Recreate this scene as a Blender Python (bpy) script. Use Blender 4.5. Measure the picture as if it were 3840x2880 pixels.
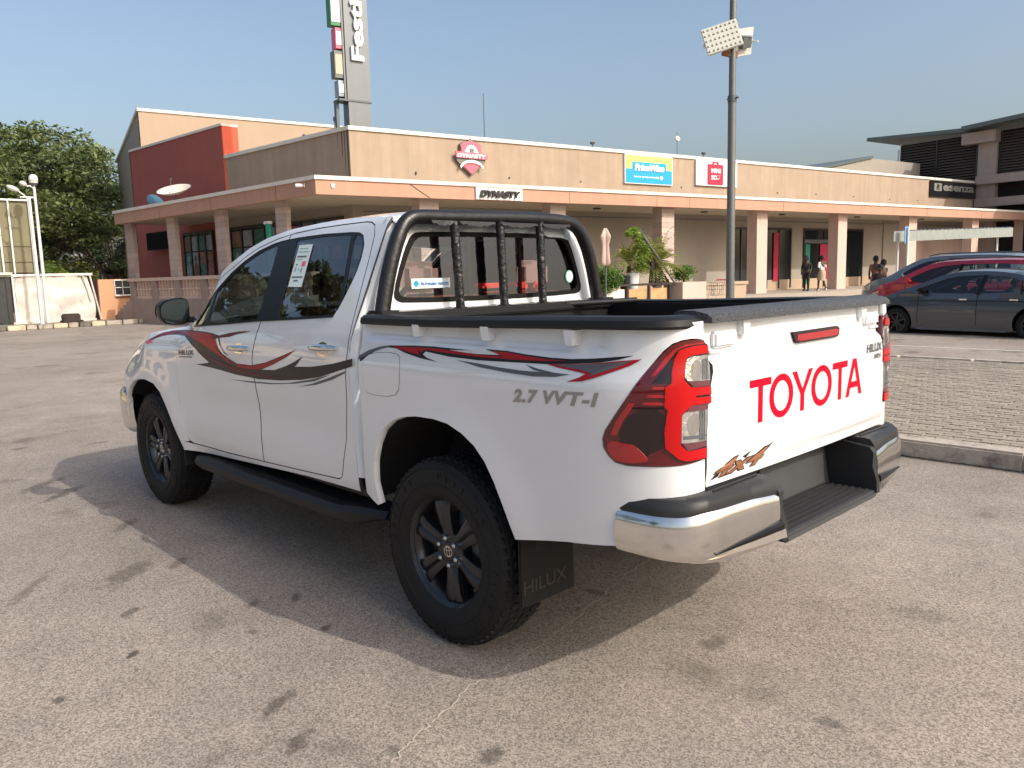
import bpy, bmesh, math, random
from mathutils import Vector, Matrix, geometry, noise

random.seed(7)
R = math.radians
PI = math.pi
scene = bpy.context.scene
for o in list(bpy.data.objects):
    bpy.data.objects.remove(o)

# ------------------------------------------------------------------ camera
cam_d = bpy.data.cameras.new('camera')
cam_d.sensor_fit = 'HORIZONTAL'
cam_d.sensor_width = 36.0
cam_d.lens = 28.0352
cam_d.clip_start = 0.05
cam_d.clip_end = 6000
cam = bpy.data.objects.new('camera', cam_d)
cam.matrix_world = Matrix([[-0.6948849, 0.0796605, -0.7146951, -2.4634775], [-0.7186371, -0.1133735, 0.686081, 2.8387319], [-0.0263739, 0.9903538, 0.1360286, 1.5033444], [0.0, 0.0, 0.0, 1.0]])
scene.collection.objects.link(cam)
scene.camera = cam

# ------------------------------------------------------------------ sky, sun, exposure
TO_SUN = Vector((-1.25, -0.265, .965)).normalized()
SUN_EL = math.asin(TO_SUN.z)
SUN_AZ = math.atan2(TO_SUN.x, TO_SUN.y)          # from +Y towards +X
world = bpy.data.worlds.new('World')
scene.world = world
world.use_nodes = True
wn = world.node_tree.nodes
wl = world.node_tree.links
wn.clear()
sky = wn.new('ShaderNodeTexSky')
sky.sky_type = 'NISHITA'
sky.sun_disc = False
sky.sun_elevation = SUN_EL
sky.sun_rotation = SUN_AZ
sky.air_density = 1.15
sky.dust_density = 5.6
sky.ozone_density = 1.4
bg = wn.new('ShaderNodeBackground')
bg.inputs['Strength'].default_value = 0.15
wo = wn.new('ShaderNodeOutputWorld')
wl.new(sky.outputs[0], bg.inputs['Color'])
wl.new(bg.outputs[0], wo.inputs['Surface'])

sun_d = bpy.data.lights.new('sun', 'SUN')
sun_d.energy = 2.1
sun_d.angle = R(0.55)
sun_d.color = (1.0, 0.94, 0.85)
sun = bpy.data.objects.new('sun', sun_d)
sun.rotation_euler = (-TO_SUN).to_track_quat('-Z', 'Y').to_euler()
sun.location = (-10, -3, 20)
scene.collection.objects.link(sun)

scene.view_settings.view_transform = 'Standard'
scene.view_settings.look = 'None'
scene.view_settings.gamma = 1.0
scene.view_settings.exposure = 0.46
scene.view_settings.use_curve_mapping = False
scene.render.engine = 'CYCLES'
scene.cycles.max_bounces = 10
scene.cycles.transparent_max_bounces = 24
scene.cycles.use_denoising = True


# ------------------------------------------------------------------ materials
def mat(name, col, rough=.6, metal=0., coat=0., var=0., vscale=4., bump=0., bscale=40., spec=.5, island=0., streak=0., coat_rough=.03, detail=6., dirt=None, dirt_scale=1.2, dirt_amt=.5, stretch=(1, 1, 1), obj_rand=0., coat_ior=1.5):
    m = bpy.data.materials.new(name)
    m.use_nodes = True
    nt = m.node_tree
    n = nt.nodes
    l = nt.links
    b = n['Principled BSDF']
    b.inputs['Base Color'].default_value = (*col, 1)
    b.inputs['Roughness'].default_value = rough
    b.inputs['Metallic'].default_value = metal
    b.inputs['Specular IOR Level'].default_value = spec
    if coat:
        b.inputs['Coat Weight'].default_value = coat
        b.inputs['Coat Roughness'].default_value = coat_rough
        b.inputs['Coat IOR'].default_value = coat_ior
    tc = n.new('ShaderNodeTexCoord')
    mp = n.new('ShaderNodeMapping')
    mp.inputs['Scale'].default_value = stretch
    l.new(tc.outputs['Object'], mp.inputs['Vector'])
    cur = None

    def mul(prev, fac_socket, lo, hi):
        mr = n.new('ShaderNodeMapRange')
        mr.inputs['To Min'].default_value = lo
        mr.inputs['To Max'].default_value = hi
        l.new(fac_socket, mr.inputs['Value'])
        vm = n.new('ShaderNodeVectorMath')
        vm.operation = 'SCALE'
        if prev is None:
            vm.inputs[0].default_value = col
        else:
            l.new(prev, vm.inputs[0])
        l.new(mr.outputs[0], vm.inputs['Scale'])
        return vm.outputs[0]
    if var:
        t = n.new('ShaderNodeTexNoise')
        t.inputs['Scale'].default_value = vscale
        t.inputs['Detail'].default_value = detail
        t.inputs['Roughness'].default_value = .6
        l.new(mp.outputs[0], t.inputs['Vector'])
        cur = mul(cur, t.outputs['Fac'], 1 - var * 2.2, 1 + var * 2.2)
    if island:
        g = n.new('ShaderNodeNewGeometry')
        cur = mul(cur, g.outputs['Random Per Island'], 1 - island, 1 + island)
    if obj_rand:
        g = n.new('ShaderNodeObjectInfo')
        cur = mul(cur, g.outputs['Random'], 1 - obj_rand, 1 + obj_rand)
    if streak:
        mp2 = n.new('ShaderNodeMapping')
        mp2.inputs['Scale'].default_value = (1.6, 1.6, .12)
        l.new(tc.outputs['Object'], mp2.inputs['Vector'])
        t = n.new('ShaderNodeTexNoise')
        t.inputs['Scale'].default_value = 2.2
        t.inputs['Detail'].default_value = 8
        l.new(mp2.outputs[0], t.inputs['Vector'])
        cur = mul(cur, t.outputs['Fac'], 1 - streak * 2, 1 + streak * 1.6)
    if dirt:
        t = n.new('ShaderNodeTexNoise')
        t.inputs['Scale'].default_value = dirt_scale
        t.inputs['Detail'].default_value = 9
        t.inputs['Roughness'].default_value = .68
        l.new(mp.outputs[0], t.inputs['Vector'])
        mr = n.new('ShaderNodeMapRange')
        mr.inputs['From Min'].default_value = .52
        mr.inputs['From Max'].default_value = .72
        mr.inputs['To Max'].default_value = dirt_amt
        l.new(t.outputs['Fac'], mr.inputs['Value'])
        mx = n.new('ShaderNodeMix')
        mx.data_type = 'RGBA'
        l.new(mr.outputs[0], mx.inputs['Factor'])
        if cur is None:
            mx.inputs['A'].default_value = (*col, 1)
        else:
            l.new(cur, mx.inputs['A'])
        mx.inputs['B'].default_value = (*dirt, 1)
        cur = mx.outputs['Result']
    if cur is not None:
        l.new(cur, b.inputs['Base Color'])
    if bump:
        t = n.new('ShaderNodeTexNoise')
        t.inputs['Scale'].default_value = bscale
        t.inputs['Detail'].default_value = 5
        l.new(mp.outputs[0], t.inputs['Vector'])
        bp = n.new('ShaderNodeBump')
        bp.inputs['Strength'].default_value = bump
        bp.inputs['Distance'].default_value = .02
        l.new(t.outputs['Fac'], bp.inputs['Height'])
        l.new(bp.outputs[0], b.inputs['Normal'])
    return m


def glass_mat(name, tint, refl=1.0, rough=0.):
    """thin window pane: tinted see-through plus a mirror reflection by Fresnel"""
    m = bpy.data.materials.new(name)
    m.use_nodes = True
    n = m.node_tree.nodes
    l = m.node_tree.links
    n.clear()
    out = n.new('ShaderNodeOutputMaterial')
    tr = n.new('ShaderNodeBsdfTransparent')
    tr.inputs['Color'].default_value = (*tint, 1)
    gl = n.new('ShaderNodeBsdfGlossy')
    gl.inputs['Roughness'].default_value = rough
    gl.inputs['Color'].default_value = (1, 1, 1, 1)
    fr = n.new('ShaderNodeFresnel')
    fr.inputs['IOR'].default_value = 1.55
    mu = n.new('ShaderNodeMath')
    mu.operation = 'MULTIPLY'
    mu.use_clamp = True
    mu.inputs[1].default_value = 1.7 * refl
    mx = n.new('ShaderNodeMixShader')
    l.new(fr.outputs[0], mu.inputs[0])
    l.new(mu.outputs[0], mx.inputs[0])
    l.new(tr.outputs[0], mx.inputs[1])
    l.new(gl.outputs[0], mx.inputs[2])
    l.new(mx.outputs[0], out.inputs['Surface'])
    return m


M = {}
M['paint'] = mat('white_paint', (.73, .75, .77), .32, 0, 1., var=.008, vscale=3, coat_ior=1.85)
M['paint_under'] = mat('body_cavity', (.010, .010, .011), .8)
M['black_plastic'] = mat('black_plastic', (.010, .0105, .012), .46, spec=.35, bump=.08, bscale=260, var=.06)
M['black_trim'] = mat('black_trim', (.006, .006, .007), .30, spec=.3)
M['recess_plastic'] = mat('mid_grey_plastic', (.048, .05, .054), .5, bump=.06, bscale=200, var=.12, vscale=6)  # recess plastic, a paler grey than the rest of the bumper
M['lens_smoke'] = mat('lens_smoke', (.12, .035, .045), .15, coat=.8)
M['gap'] = mat('shut_line_shade', (.02, .02, .022), .7)  # panel edges coloured dark: shade of the shut lines put into the material
M['frit'] = mat('glass_frit', (.006, .006, .006), .6, spec=.15)
M['bumper_plastic'] = mat('bumper_plastic', (.020, .021, .023), .48, bump=.08, bscale=260, var=.10, spec=.4)
M['wrap_knit'] = mat('wrinkled_wrap', (.016, .016, .017), .28, bump=.55, bscale=42, var=.2, vscale=40)
M['black_wrap'] = mat('black_wrap', (.009, .009, .010), .36, bump=.16, bscale=26, var=.10, vscale=30)
M['cap_grain'] = mat('grained_cap', (.055, .058, .062), .42, bump=.9, bscale=95, var=.16, vscale=70)
M['wheel_flap'] = mat('flap_lettering', (.022, .022, .023), .5)
M['rubber'] = mat('tyre_rubber', (.010, .010, .0105), .66, spec=.3, bump=.12, bscale=120, var=.08)
M['rim'] = mat('dark_alloy', (.055, .058, .064), .25, .8, var=.03)
M['chrome'] = mat('chrome', (.80, .80, .80), .07, 1., var=.02, vscale=6)
M['chrome_soft'] = mat('dusty_chrome', (.78, .765, .74), .16, 1., var=.05, vscale=3, dirt=(.42, .38, .33), dirt_scale=3., dirt_amt=.45)
M['nut'] = mat('lug_steel', (.62, .62, .62), .25, 1.)
M['glass_side'] = glass_mat('tinted_side_glass', (.22, .26, .25), .85)
M['glass_back'] = glass_mat('rear_cab_glass', (.78, .82, .82), .75)
M['glass_front'] = glass_mat('windscreen_glass', (.80, .86, .83), 1.0)
M['glass_car'] = glass_mat('car_glass', (.80, .88, .84), .7)
M['mirror'] = mat('mirror_glass', (.10, .125, .125), .05, 1.)
M['red_bright'] = mat('red_lens_bright', (.46, .001, .003), .22, coat=.4, spec=.3)
M['red_dark'] = mat('red_lens_dark', (.10, .003, .007), .10, coat=.7, var=.15, vscale=30)
M['red_deep'] = mat('lens_smoked', (.014, .003, .005), .10, coat=.5)
M['red_mid'] = mat('red_lens_mid', (.36, .005, .010), .12, coat=1., var=.12, vscale=50)
M['clear_lens'] = mat('clear_lens', (.60, .60, .59), .16, .75, coat=1., bump=.22, bscale=60, var=.26, vscale=30)
M['decal_red'] = mat('decal_red', (.36, .006, .016), .38, coat=.12, spec=.3)
M['decal_wine'] = mat('decal_wine', (.10, .004, .010), .38, coat=.12, spec=.3)
M['decal_grey'] = mat('decal_charcoal', (.020, .016, .016), .38, coat=.12, spec=.3, var=.2, vscale=9)
M['decal_slate'] = mat('decal_slate', (.10, .105, .12), .38, coat=.12, spec=.3)
M['decal_black'] = mat('decal_black', (.012, .012, .016), .38, coat=.12, spec=.3)
M['letter_red'] = mat('lettering_red', (.60, .001, .020), .5, spec=.12)
M['bronze'] = mat('decal_bronze', (.36, .15, .07), .35, .3, coat=.4, var=.25, vscale=60)
M['grey_letter'] = mat('decal_grey_letters', (.33, .315, .29), .4, .2)
M['sticker'] = mat('sticker_white', (.68, .78, .76), .4)
M['sticker_green'] = mat('sticker_green', (.20, .42, .36), .4)
M['sticker_blue'] = mat('sticker_blue', (.02, .12, .45), .4)
M['sticker_cyan'] = mat('sticker_cyan', (.01, .35, .62), .4)
M['seat'] = mat('cabin_cloth', (.20, .055, .045), .8)
M['seat_tan'] = mat('headrest_cloth', (.36, .20, .18), .8)
M['cabin_dark'] = mat('cabin_plastic', (.028, .028, .03), .7)
M['red_reflect'] = mat('red_reflection', (.75, .05, .03), .6)
M['film'] = mat('protective_film', (.50, .58, .64), .22, coat=.5, bump=.6, bscale=24)
M['stucco'] = mat('cream_stucco', (.40, .305, .225), .92, var=.06, vscale=1.6, bump=.25, bscale=30, streak=.11, dirt=(.30, .22, .16), dirt_scale=.55, dirt_amt=.35)
M['stucco_top'] = mat('peach_stucco', (.45, .34, .245), .92, var=.03, vscale=.7, bump=.2, bscale=30, streak=.03)
M['stain_faint'] = mat('faint_stain', (.36, .265, .185), .95, var=.2, vscale=5)
M['salmon'] = mat('salmon_fascia', (.49, .285, .20), .9, var=.05, vscale=1.1, bump=.15, bscale=30, streak=.08)
M['pink_block'] = mat('pink_block', (.52, .41, .36), .95, var=.07, vscale=5, bump=.5, bscale=16, island=.05, obj_rand=.10)
M['pink_plain'] = mat('pink_render', (.60, .44, .375), .93, var=.05, vscale=3, bump=.2, bscale=30, streak=.05)
M['coping'] = mat('white_coping', (.74, .70, .62), .8, var=.04, vscale=2, streak=.05)
M['soffit'] = mat('soffit_paint', (.52, .46, .36), .9, var=.03)
M['shop_wall'] = mat('shop_wall', (.34, .305, .26), .9, var=.03, vscale=1.5, streak=.03)
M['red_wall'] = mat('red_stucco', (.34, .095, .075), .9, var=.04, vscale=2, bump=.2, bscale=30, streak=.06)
M['red_wall_sunlit_tone'] = mat('red_return', (.66, .12, .065), .9, var=.03)  # brighter copy of the red wall, sunlight on the return put into the colour
M['floor'] = mat('walkway_tiles', (.36, .31, .26), .8, var=.05)
M['dark_open'] = mat('shop_interior', (.015, .014, .016), .6)
M['frame_dark'] = mat('dark_frame', (.03, .028, .028), .4)
M['shop_glass'] = mat('shop_glass', (.018, .022, .024), .08, spec=.8)
M['steel'] = mat('brushed_steel', (.15, .165, .175), .45, .5, var=.03, vscale=2, streak=.05)
M['steel_dark'] = mat('grey_metal', (.10, .115, .125), .5, .4)
M['pole'] = mat('galvanised_pole', (.17, .175, .17), .55, .5, var=.08, vscale=8, streak=.12)
M['white_metal'] = mat('white_metal', (.72, .73, .72), .5, var=.03)
M['lamp_white'] = mat('lamp_face', (.62, .62, .56), .5)
M['lamp_cell'] = mat('lamp_cell', (.40, .38, .28), .3)
M['rust'] = mat('rusty_steel', (.25, .12, .07), .8, var=.2, vscale=12)
M['bark'] = mat('bark', (.085, .060, .042), .95, var=.2, vscale=12, bump=.8, bscale=20)
M['wood_dark'] = mat('dark_timber', (.035, .022, .018), .7, var=.15, vscale=14, stretch=(1, 1, .15))
M['terracotta'] = mat('ochre_panel', (.50, .30, .14), .9, var=.15, vscale=8, dirt=(.58, .44, .28), dirt_scale=6, dirt_amt=.8)
M['skin_dark'] = mat('skin', (.075, .038, .022), .6)
M['cloth_white'] = mat('cloth_white', (.72, .72, .72), .85)
M['cloth_beige'] = mat('cloth_beige', (.48, .39, .27), .85)
M['cloth_black'] = mat('cloth_black', (.015, .015, .018), .85)
M['cloth_maroon'] = mat('cloth_maroon', (.14, .02, .03), .85)
M['sign_white'] = mat('sign_white', (.80, .80, .79), .45)
M['screen_black'] = mat('screen_black', (.004, .004, .005), .7, spec=.1)
M['sign_black'] = mat('sign_black', (.012, .012, .014), .35)
M['sign_yellow'] = mat('sign_yellow', (.86, .72, .16), .45)
M['sign_blue'] = mat('sign_blue', (.005, .33, .70), .45)
M['sign_magenta'] = mat('sign_crimson', (.42, .012, .055), .45)
M['sign_pink'] = mat('sign_pink', (.72, .13, .19), .45)
M['sign_green'] = mat('sign_green', (.02, .20, .07), .45)
M['sign_slate'] = mat('sign_slate', (.16, .16, .14), .5)
M['silver_letter'] = mat('silver_letter', (.34, .33, .30), .4, .3)
M['poster_a'] = mat('poster_pale', (.30, .36, .42), .5, var=.35, vscale=3.3, detail=1)
M['poster_b'] = mat('poster_pink', (.45, .16, .17), .5, var=.35, vscale=3.3, detail=1)
M['poster_c'] = mat('poster_teal', (.05, .20, .17), .5, var=.35, vscale=3.3, detail=1)
M['poster_d'] = mat('poster_brown', (.20, .11, .07), .5, var=.35, vscale=3.3, detail=1)
M['orange_wall'] = mat('orange_stucco', (.66, .35, .20), .93, var=.04, vscale=2, streak=.05)
M['brown_wall'] = mat('brown_panel', (.22, .10, .07), .9, var=.05)
M['grey_wall'] = mat('patio_render', (.33, .25, .22), .95, var=.08, vscale=3, bump=.3, bscale=20, streak=.12)
M['tarp'] = mat('torn_tarp', (.60, .57, .52), .6, var=.12, vscale=1.8, bump=.5, bscale=6, dirt=(.20, .17, .15), dirt_scale=1.1, dirt_amt=.85)
M['board'] = mat('mesh_board', (.20, .185, .11), .8, var=.10, vscale=2.2, streak=.08)
M['dark_green_panel'] = mat('dark_green_panel', (.022, .030, .026), .5, var=.35, vscale=3)
M['kerb_y'] = mat('kerb_cream', (.58, .50, .36), .95, var=.16, vscale=7, bump=.6, bscale=20, dirt=(.20, .17, .14), dirt_scale=3, dirt_amt=.7)
M['kerb_g'] = mat('kerb_grey', (.42, .37, .31), .95, var=.16, vscale=7, bump=.6, bscale=20, dirt=(.07, .062, .055), dirt_scale=4.5, dirt_amt=.9)
M['kerb_k'] = mat('kerb_black', (.13, .12, .11), .95, var=.25, vscale=9, bump=.6, bscale=20, dirt=(.36, .32, .28), dirt_scale=4, dirt_amt=.8)
M['paver'] = mat('paver', (.30, .262, .212), .95, var=.09, vscale=2.0, bump=.6, bscale=60, island=.10, obj_rand=.10, dirt=(.17, .15, .13), dirt_scale=.9, dirt_amt=.35)
M['joint'] = mat('sand_joint', (.22, .19, .155), 1., var=.1)
M['road_paint'] = mat('worn_road_paint', (.60, .57, .50), .9, var=.12, vscale=9, dirt=(.30, .27, .23), dirt_scale=5, dirt_amt=.9)
M['house_white'] = mat('house_white', (.62, .62, .58), .9)
M['house_yellow'] = mat('house_yellow', (.62, .52, .28), .9)
M['house_roof'] = mat('house_roof', (.20, .19, .17), .9, var=.05)
M['louvre'] = mat('louvre_slat', (.12, .095, .08), .5)
M['louvre_bk'] = mat('louvre_void', (.012, .010, .009), .9)
M['roof_edge'] = mat('roof_edge_metal', (.12, .15, .15), .5, .3)
M['corr'] = mat('corrugated_sheet', (.30, .33, .315), .5, .3, var=.1, vscale=3)
M['blue_sign'] = mat('blue_sign', (.16, .34, .58), .5)
M['green_post'] = mat('green_post', (.01, .22, .14), .5)
M['dish'] = mat('dish_white', (.66, .60, .52), .6)
M['dish_blue'] = mat('dish_blue', (.14, .36, .55), .6)
M['pier'] = mat('pier_concrete', (.40, .32, .275), .9, var=.06, vscale=3, streak=.07)
M['sedan'] = mat('gunmetal_paint', (.085, .092, .108), .30, .6, coat=1.)
M['suv_red'] = mat('crimson_paint', (.42, .010, .03), .30, .2, coat=1.)
M['suv_blue'] = mat('steel_blue_paint', (.15, .19, .225), .3, .3, coat=1.)


def leaf_mat(name, col, col2, trans=.35):
    m = bpy.data.materials.new(name)
    m.use_nodes = True
    n = m.node_tree.nodes
    l = m.node_tree.links
    b = n['Principled BSDF']
    b.inputs['Roughness'].default_value = .55
    g = n.new('ShaderNodeNewGeometry')
    rp = n.new('ShaderNodeValToRGB')
    rp.color_ramp.elements[0].color = (*col, 1)
    rp.color_ramp.elements[1].color = (*col2, 1)
    tc = n.new('ShaderNodeTexCoord')
    nz_ = n.new('ShaderNodeTexNoise')
    nz_.inputs['Scale'].default_value = .55
    nz_.inputs['Detail'].default_value = 3
    l.new(tc.outputs['Object'], nz_.inputs['Vector'])
    mr = n.new('ShaderNodeMapRange')
    mr.inputs['From Min'].default_value = .35
    mr.inputs['From Max'].default_value = .65
    mr.inputs['To Min'].default_value = .55
    mr.inputs['To Max'].default_value = 1.7
    l.new(nz_.outputs['Fac'], mr.inputs['Value'])
    vm = n.new('ShaderNodeVectorMath')
    vm.operation = 'SCALE'
    l.new(g.outputs['Random Per Island'], rp.inputs[0])
    l.new(rp.outputs[0], vm.inputs[0])
    l.new(mr.outputs[0], vm.inputs['Scale'])
    l.new(vm.outputs[0], b.inputs['Base Color'])
    tl = n.new('ShaderNodeBsdfTranslucent')
    l.new(vm.outputs[0], tl.inputs['Color'])
    mx = n.new('ShaderNodeMixShader')
    mx.inputs[0].default_value = trans
    l.new(b.outputs[0], mx.inputs[1])
    l.new(tl.outputs[0], mx.inputs[2])
    l.new(mx.outputs[0], n['Material Output'].inputs['Surface'])
    return m


M['leaf_big'] = leaf_mat('broadleaf', (.062, .092, .028), (.16, .19, .065), .28)
M['leaf_dark'] = leaf_mat('dark_leaf', (.035, .06, .03), (.09, .13, .065), .25)
M['leaf_bright'] = leaf_mat('bright_leaf', (.10, .19, .02), (.24, .33, .05), .4)
M['leaf_palm'] = leaf_mat('palm_leaf', (.16, .20, .03), (.38, .38, .10), .4)
M['leaf_hedge'] = leaf_mat('hedge_leaf', (.06, .15, .015), (.15, .28, .04), .35)


# asphalt: pale old tarmac with stones, stains and cracks
SPOTS = [(0.075, 1.609, 0.102, 0.039, -60, 0.6), (-0.196, 1.686, 0.09, 0.039, -60, 0.6), (0.866, 1.842, 0.06, 0.023, -50, 0.8), (4.344, 1.325, 0.264, 0.078, -50, 0.56), (3.942, 1.271, 0.264, 0.065, -50, 0.64), (1.85, 1.532, 0.24, 0.098, -45, 0.48), (1.82, 1.278, 0.12, 0.046, -45, 0.48), (1.997, 1.958, 0.312, 0.039, -35, 0.4), (0.93, 1.484, 0.144, 0.091, -30, 0.28), (2.757, 1.243, 0.192, 0.052, -45, 0.4), (0.983, 1.261, 0.048, 0.033, -45, 0.56), (-0.706, 1.288, 0.066, 0.039, -60, 0.56), (-0.875, 0.399, 0.12, 0.091, 0, 0.28), (-1.389, 0.388, 0.06, 0.039, 0, 0.48), (0.701, 1.399, 0.036, 0.026, 0, 0.48), (1.311, 1.701, 0.072, 0.039, -45, 0.56), (0.697, 2.152, 0.036, 0.023, -45, 0.72), (0.502, 1.154, 0.036, 0.026, -45, 0.72), (-1.134, 0.384, 0.108, 0.078, 20, 0.24), (-1.326, -0.687, 0.144, 0.091, 10, 0.24), (4.087, 0.172, 0.36, 0.078, -45, 0.36), (-0.461, 1.487, 0.036, 0.026, 0, 0.48), (-0.122, 0.068, 0.072, 0.039, 0, 0.48), (0.903, 1.077, 0.072, 0.026, -40, 0.64)]


def asphalt():
    m = bpy.data.materials.new('old_asphalt')
    m.use_nodes = True
    n = m.node_tree.nodes
    l = m.node_tree.links
    b = n['Principled BSDF']
    b.inputs['Roughness'].default_value = .88
    b.inputs['Specular IOR Level'].default_value = .25
    tc = n.new('ShaderNodeTexCoord')

    def nz(scale, detail=6, rough=.6, vec=None, dist=0.):
        t = n.new('ShaderNodeTexNoise')
        t.inputs['Scale'].default_value = scale
        t.inputs['Detail'].default_value = detail
        t.inputs['Roughness'].default_value = rough
        t.inputs['Distortion'].default_value = dist
        l.new(vec or tc.outputs['Object'], t.inputs['Vector'])
        return t.outputs['Fac']

    def rng(s, a, b_, c, d, typ='LINEAR'):
        r = n.new('ShaderNodeMapRange')
        r.interpolation_type = typ
        for k, v in zip(('From Min', 'From Max', 'To Min', 'To Max'), (a, b_, c, d)):
            r.inputs[k].default_value = v
        l.new(s, r.inputs['Value'])
        return r.outputs[0]

    def scale(c, f):
        v = n.new('ShaderNodeVectorMath')
        v.operation = 'SCALE'
        if isinstance(c, tuple):
            v.inputs[0].default_value = c
        else:
            l.new(c, v.inputs[0])
        l.new(f, v.inputs['Scale'])
        return v.outputs[0]

    def mixc(f, a, c):
        x = n.new('ShaderNodeMix')
        x.data_type = 'RGBA'
        l.new(f, x.inputs['Factor'])
        l.new(a, x.inputs['A'])
        x.inputs['B'].default_value = (*c, 1)
        return x.outputs['Result']
    edge_noise = rng(nz(16, 6, .7), .3, .7, -.55, .55)
    # stones
    vo = n.new('ShaderNodeTexVoronoi')
    vo.inputs['Scale'].default_value = 165
    l.new(tc.outputs['Object'], vo.inputs['Vector'])
    sep = n.new('ShaderNodeSeparateColor')
    l.new(vo.outputs['Color'], sep.inputs[0])
    c = scale((.318, .274, .234), rng(nz(.35, 5), .3, .7, .82, 1.15))
    c = scale(c, rng(nz(2.6, 7, .65), .3, .7, .88, 1.12))
    c = scale(c, rng(sep.outputs[0], 0, 1, .52, 1.48))
    c = scale(c, rng(nz(320, 2), .3, .7, .74, 1.26))
    # tint patches: greyer and pinker
    c = mixc(rng(nz(.8, 4), .45, .75, 0, .30), c, (.18, .17, .155))
    # pale stones
    c = mixc(rng(sep.outputs[1], .90, .95, 0, .45), c, (.36, .33, .29))
    # oily spots
    mp = n.new('ShaderNodeMapping')
    mp.inputs['Rotation'].default_value = (0, 0, R(35))
    mp.inputs['Scale'].default_value = (1, .55, 1)
    l.new(tc.outputs['Object'], mp.inputs['Vector'])
    sp = n.new('ShaderNodeTexVoronoi')
    sp.inputs['Scale'].default_value = 3.0
    l.new(mp.outputs[0], sp.inputs['Vector'])
    add = n.new('ShaderNodeMath')
    add.operation = 'ADD'
    l.new(sp.outputs['Distance'], add.inputs[0])
    l.new(rng(nz(7, 5), .3, .7, -.11, .11), add.inputs[1])
    s2 = n.new('ShaderNodeSeparateColor')
    l.new(sp.outputs['Color'], s2.inputs[0])
    pick = rng(s2.outputs[0], .50, .72, 0, 1)
    spot = rng(add.outputs[0], .03, .20, .60, 0, 'SMOOTHSTEP')
    mm = n.new('ShaderNodeMath')
    mm.operation = 'MULTIPLY'
    l.new(pick, mm.inputs[0])
    l.new(spot, mm.inputs[1])
    c = mixc(mm.outputs[0], c, (.075, .062, .052))
    # old oil drips where cars have stood: (x, y, long, short, turn, strength)
    for sx, sy, la, sb, tr, st_ in SPOTS:
        m1 = n.new('ShaderNodeMapping')
        m1.vector_type = 'TEXTURE'
        m1.inputs['Location'].default_value = (sx, sy, 0)
        m1.inputs['Rotation'].default_value = (0, 0, R(tr))
        m1.inputs['Scale'].default_value = (la, sb, 1)
        l.new(tc.outputs['Object'], m1.inputs['Vector'])
        ln = n.new('ShaderNodeVectorMath')
        ln.operation = 'LENGTH'
        l.new(m1.outputs[0], ln.inputs[0])
        ad = n.new('ShaderNodeMath')
        ad.operation = 'ADD'
        l.new(ln.outputs['Value'], ad.inputs[0])
        l.new(edge_noise, ad.inputs[1])
        c = mixc(rng(ad.outputs[0], .35, 1.15, st_, 0, 'SMOOTHSTEP'), c, (.045, .037, .031))
    # broad faint stains
    sp2 = n.new('ShaderNodeTexVoronoi')
    sp2.inputs['Scale'].default_value = .95
    l.new(mp.outputs[0], sp2.inputs['Vector'])
    ad2 = n.new('ShaderNodeMath')
    ad2.operation = 'ADD'
    l.new(sp2.outputs['Distance'], ad2.inputs[0])
    l.new(rng(nz(4.5, 6), .3, .7, -.16, .16), ad2.inputs[1])
    c = mixc(rng(ad2.outputs[0], .05, .24, .5, 0, 'SMOOTHSTEP'), c, (.085, .071, .060))
    c = mixc(rng(nz(1.1, 8, .7, dist=.6), .56, .76, 0, .36), c, (.10, .086, .073))
    l.new(c, b.inputs['Base Color'])
    bp = n.new('ShaderNodeBump')
    bp.inputs['Strength'].default_value = .55
    bp.inputs['Distance'].default_value = .006
    hs = n.new('ShaderNodeMath')
    hs.operation = 'ADD'
    l.new(sep.outputs[2], hs.inputs[0])
    l.new(nz(200, 3), hs.inputs[1])
    l.new(hs.outputs[0], bp.inputs['Height'])
    l.new(bp.outputs[0], b.inputs['Normal'])
    return m


M['asphalt'] = asphalt()


# ------------------------------------------------------------------ object helpers
def tag(o, label=None, cat=None, group=None, kind=None):
    if label:
        o['label'] = label
    if cat:
        o['category'] = cat
    if group:
        o['group'] = group
    if kind:
        o['kind'] = kind
    return o


def thing(name, loc=(0, 0, 0), rz=0., label=None, cat=None, group=None, kind=None):
    o = bpy.data.objects.new(name, None)
    o.empty_display_size = .3
    o.location = loc
    o.rotation_euler = (0, 0, rz)
    scene.collection.objects.link(o)
    return tag(o, label, cat, group, kind)


def mesh_obj(name, verts, faces, m, parent=None, smooth=False, normals=None):
    me = bpy.data.meshes.new(name)
    me.from_pydata([tuple(v) for v in verts], [], faces)
    me.validate()
    me.update()
    for mm in (m if isinstance(m, (list, tuple)) else [m]):
        me.materials.append(M[mm] if isinstance(mm, str) else mm)
    if smooth:
        for p in me.polygons:
            p.use_smooth = True
    if normals is not None and len(normals) == len(me.vertices):
        me.normals_split_custom_set_from_vertices(normals)
    o = bpy.data.objects.new(name, me)
    scene.collection.objects.link(o)
    if parent:
        o.parent = parent
    return o


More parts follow.
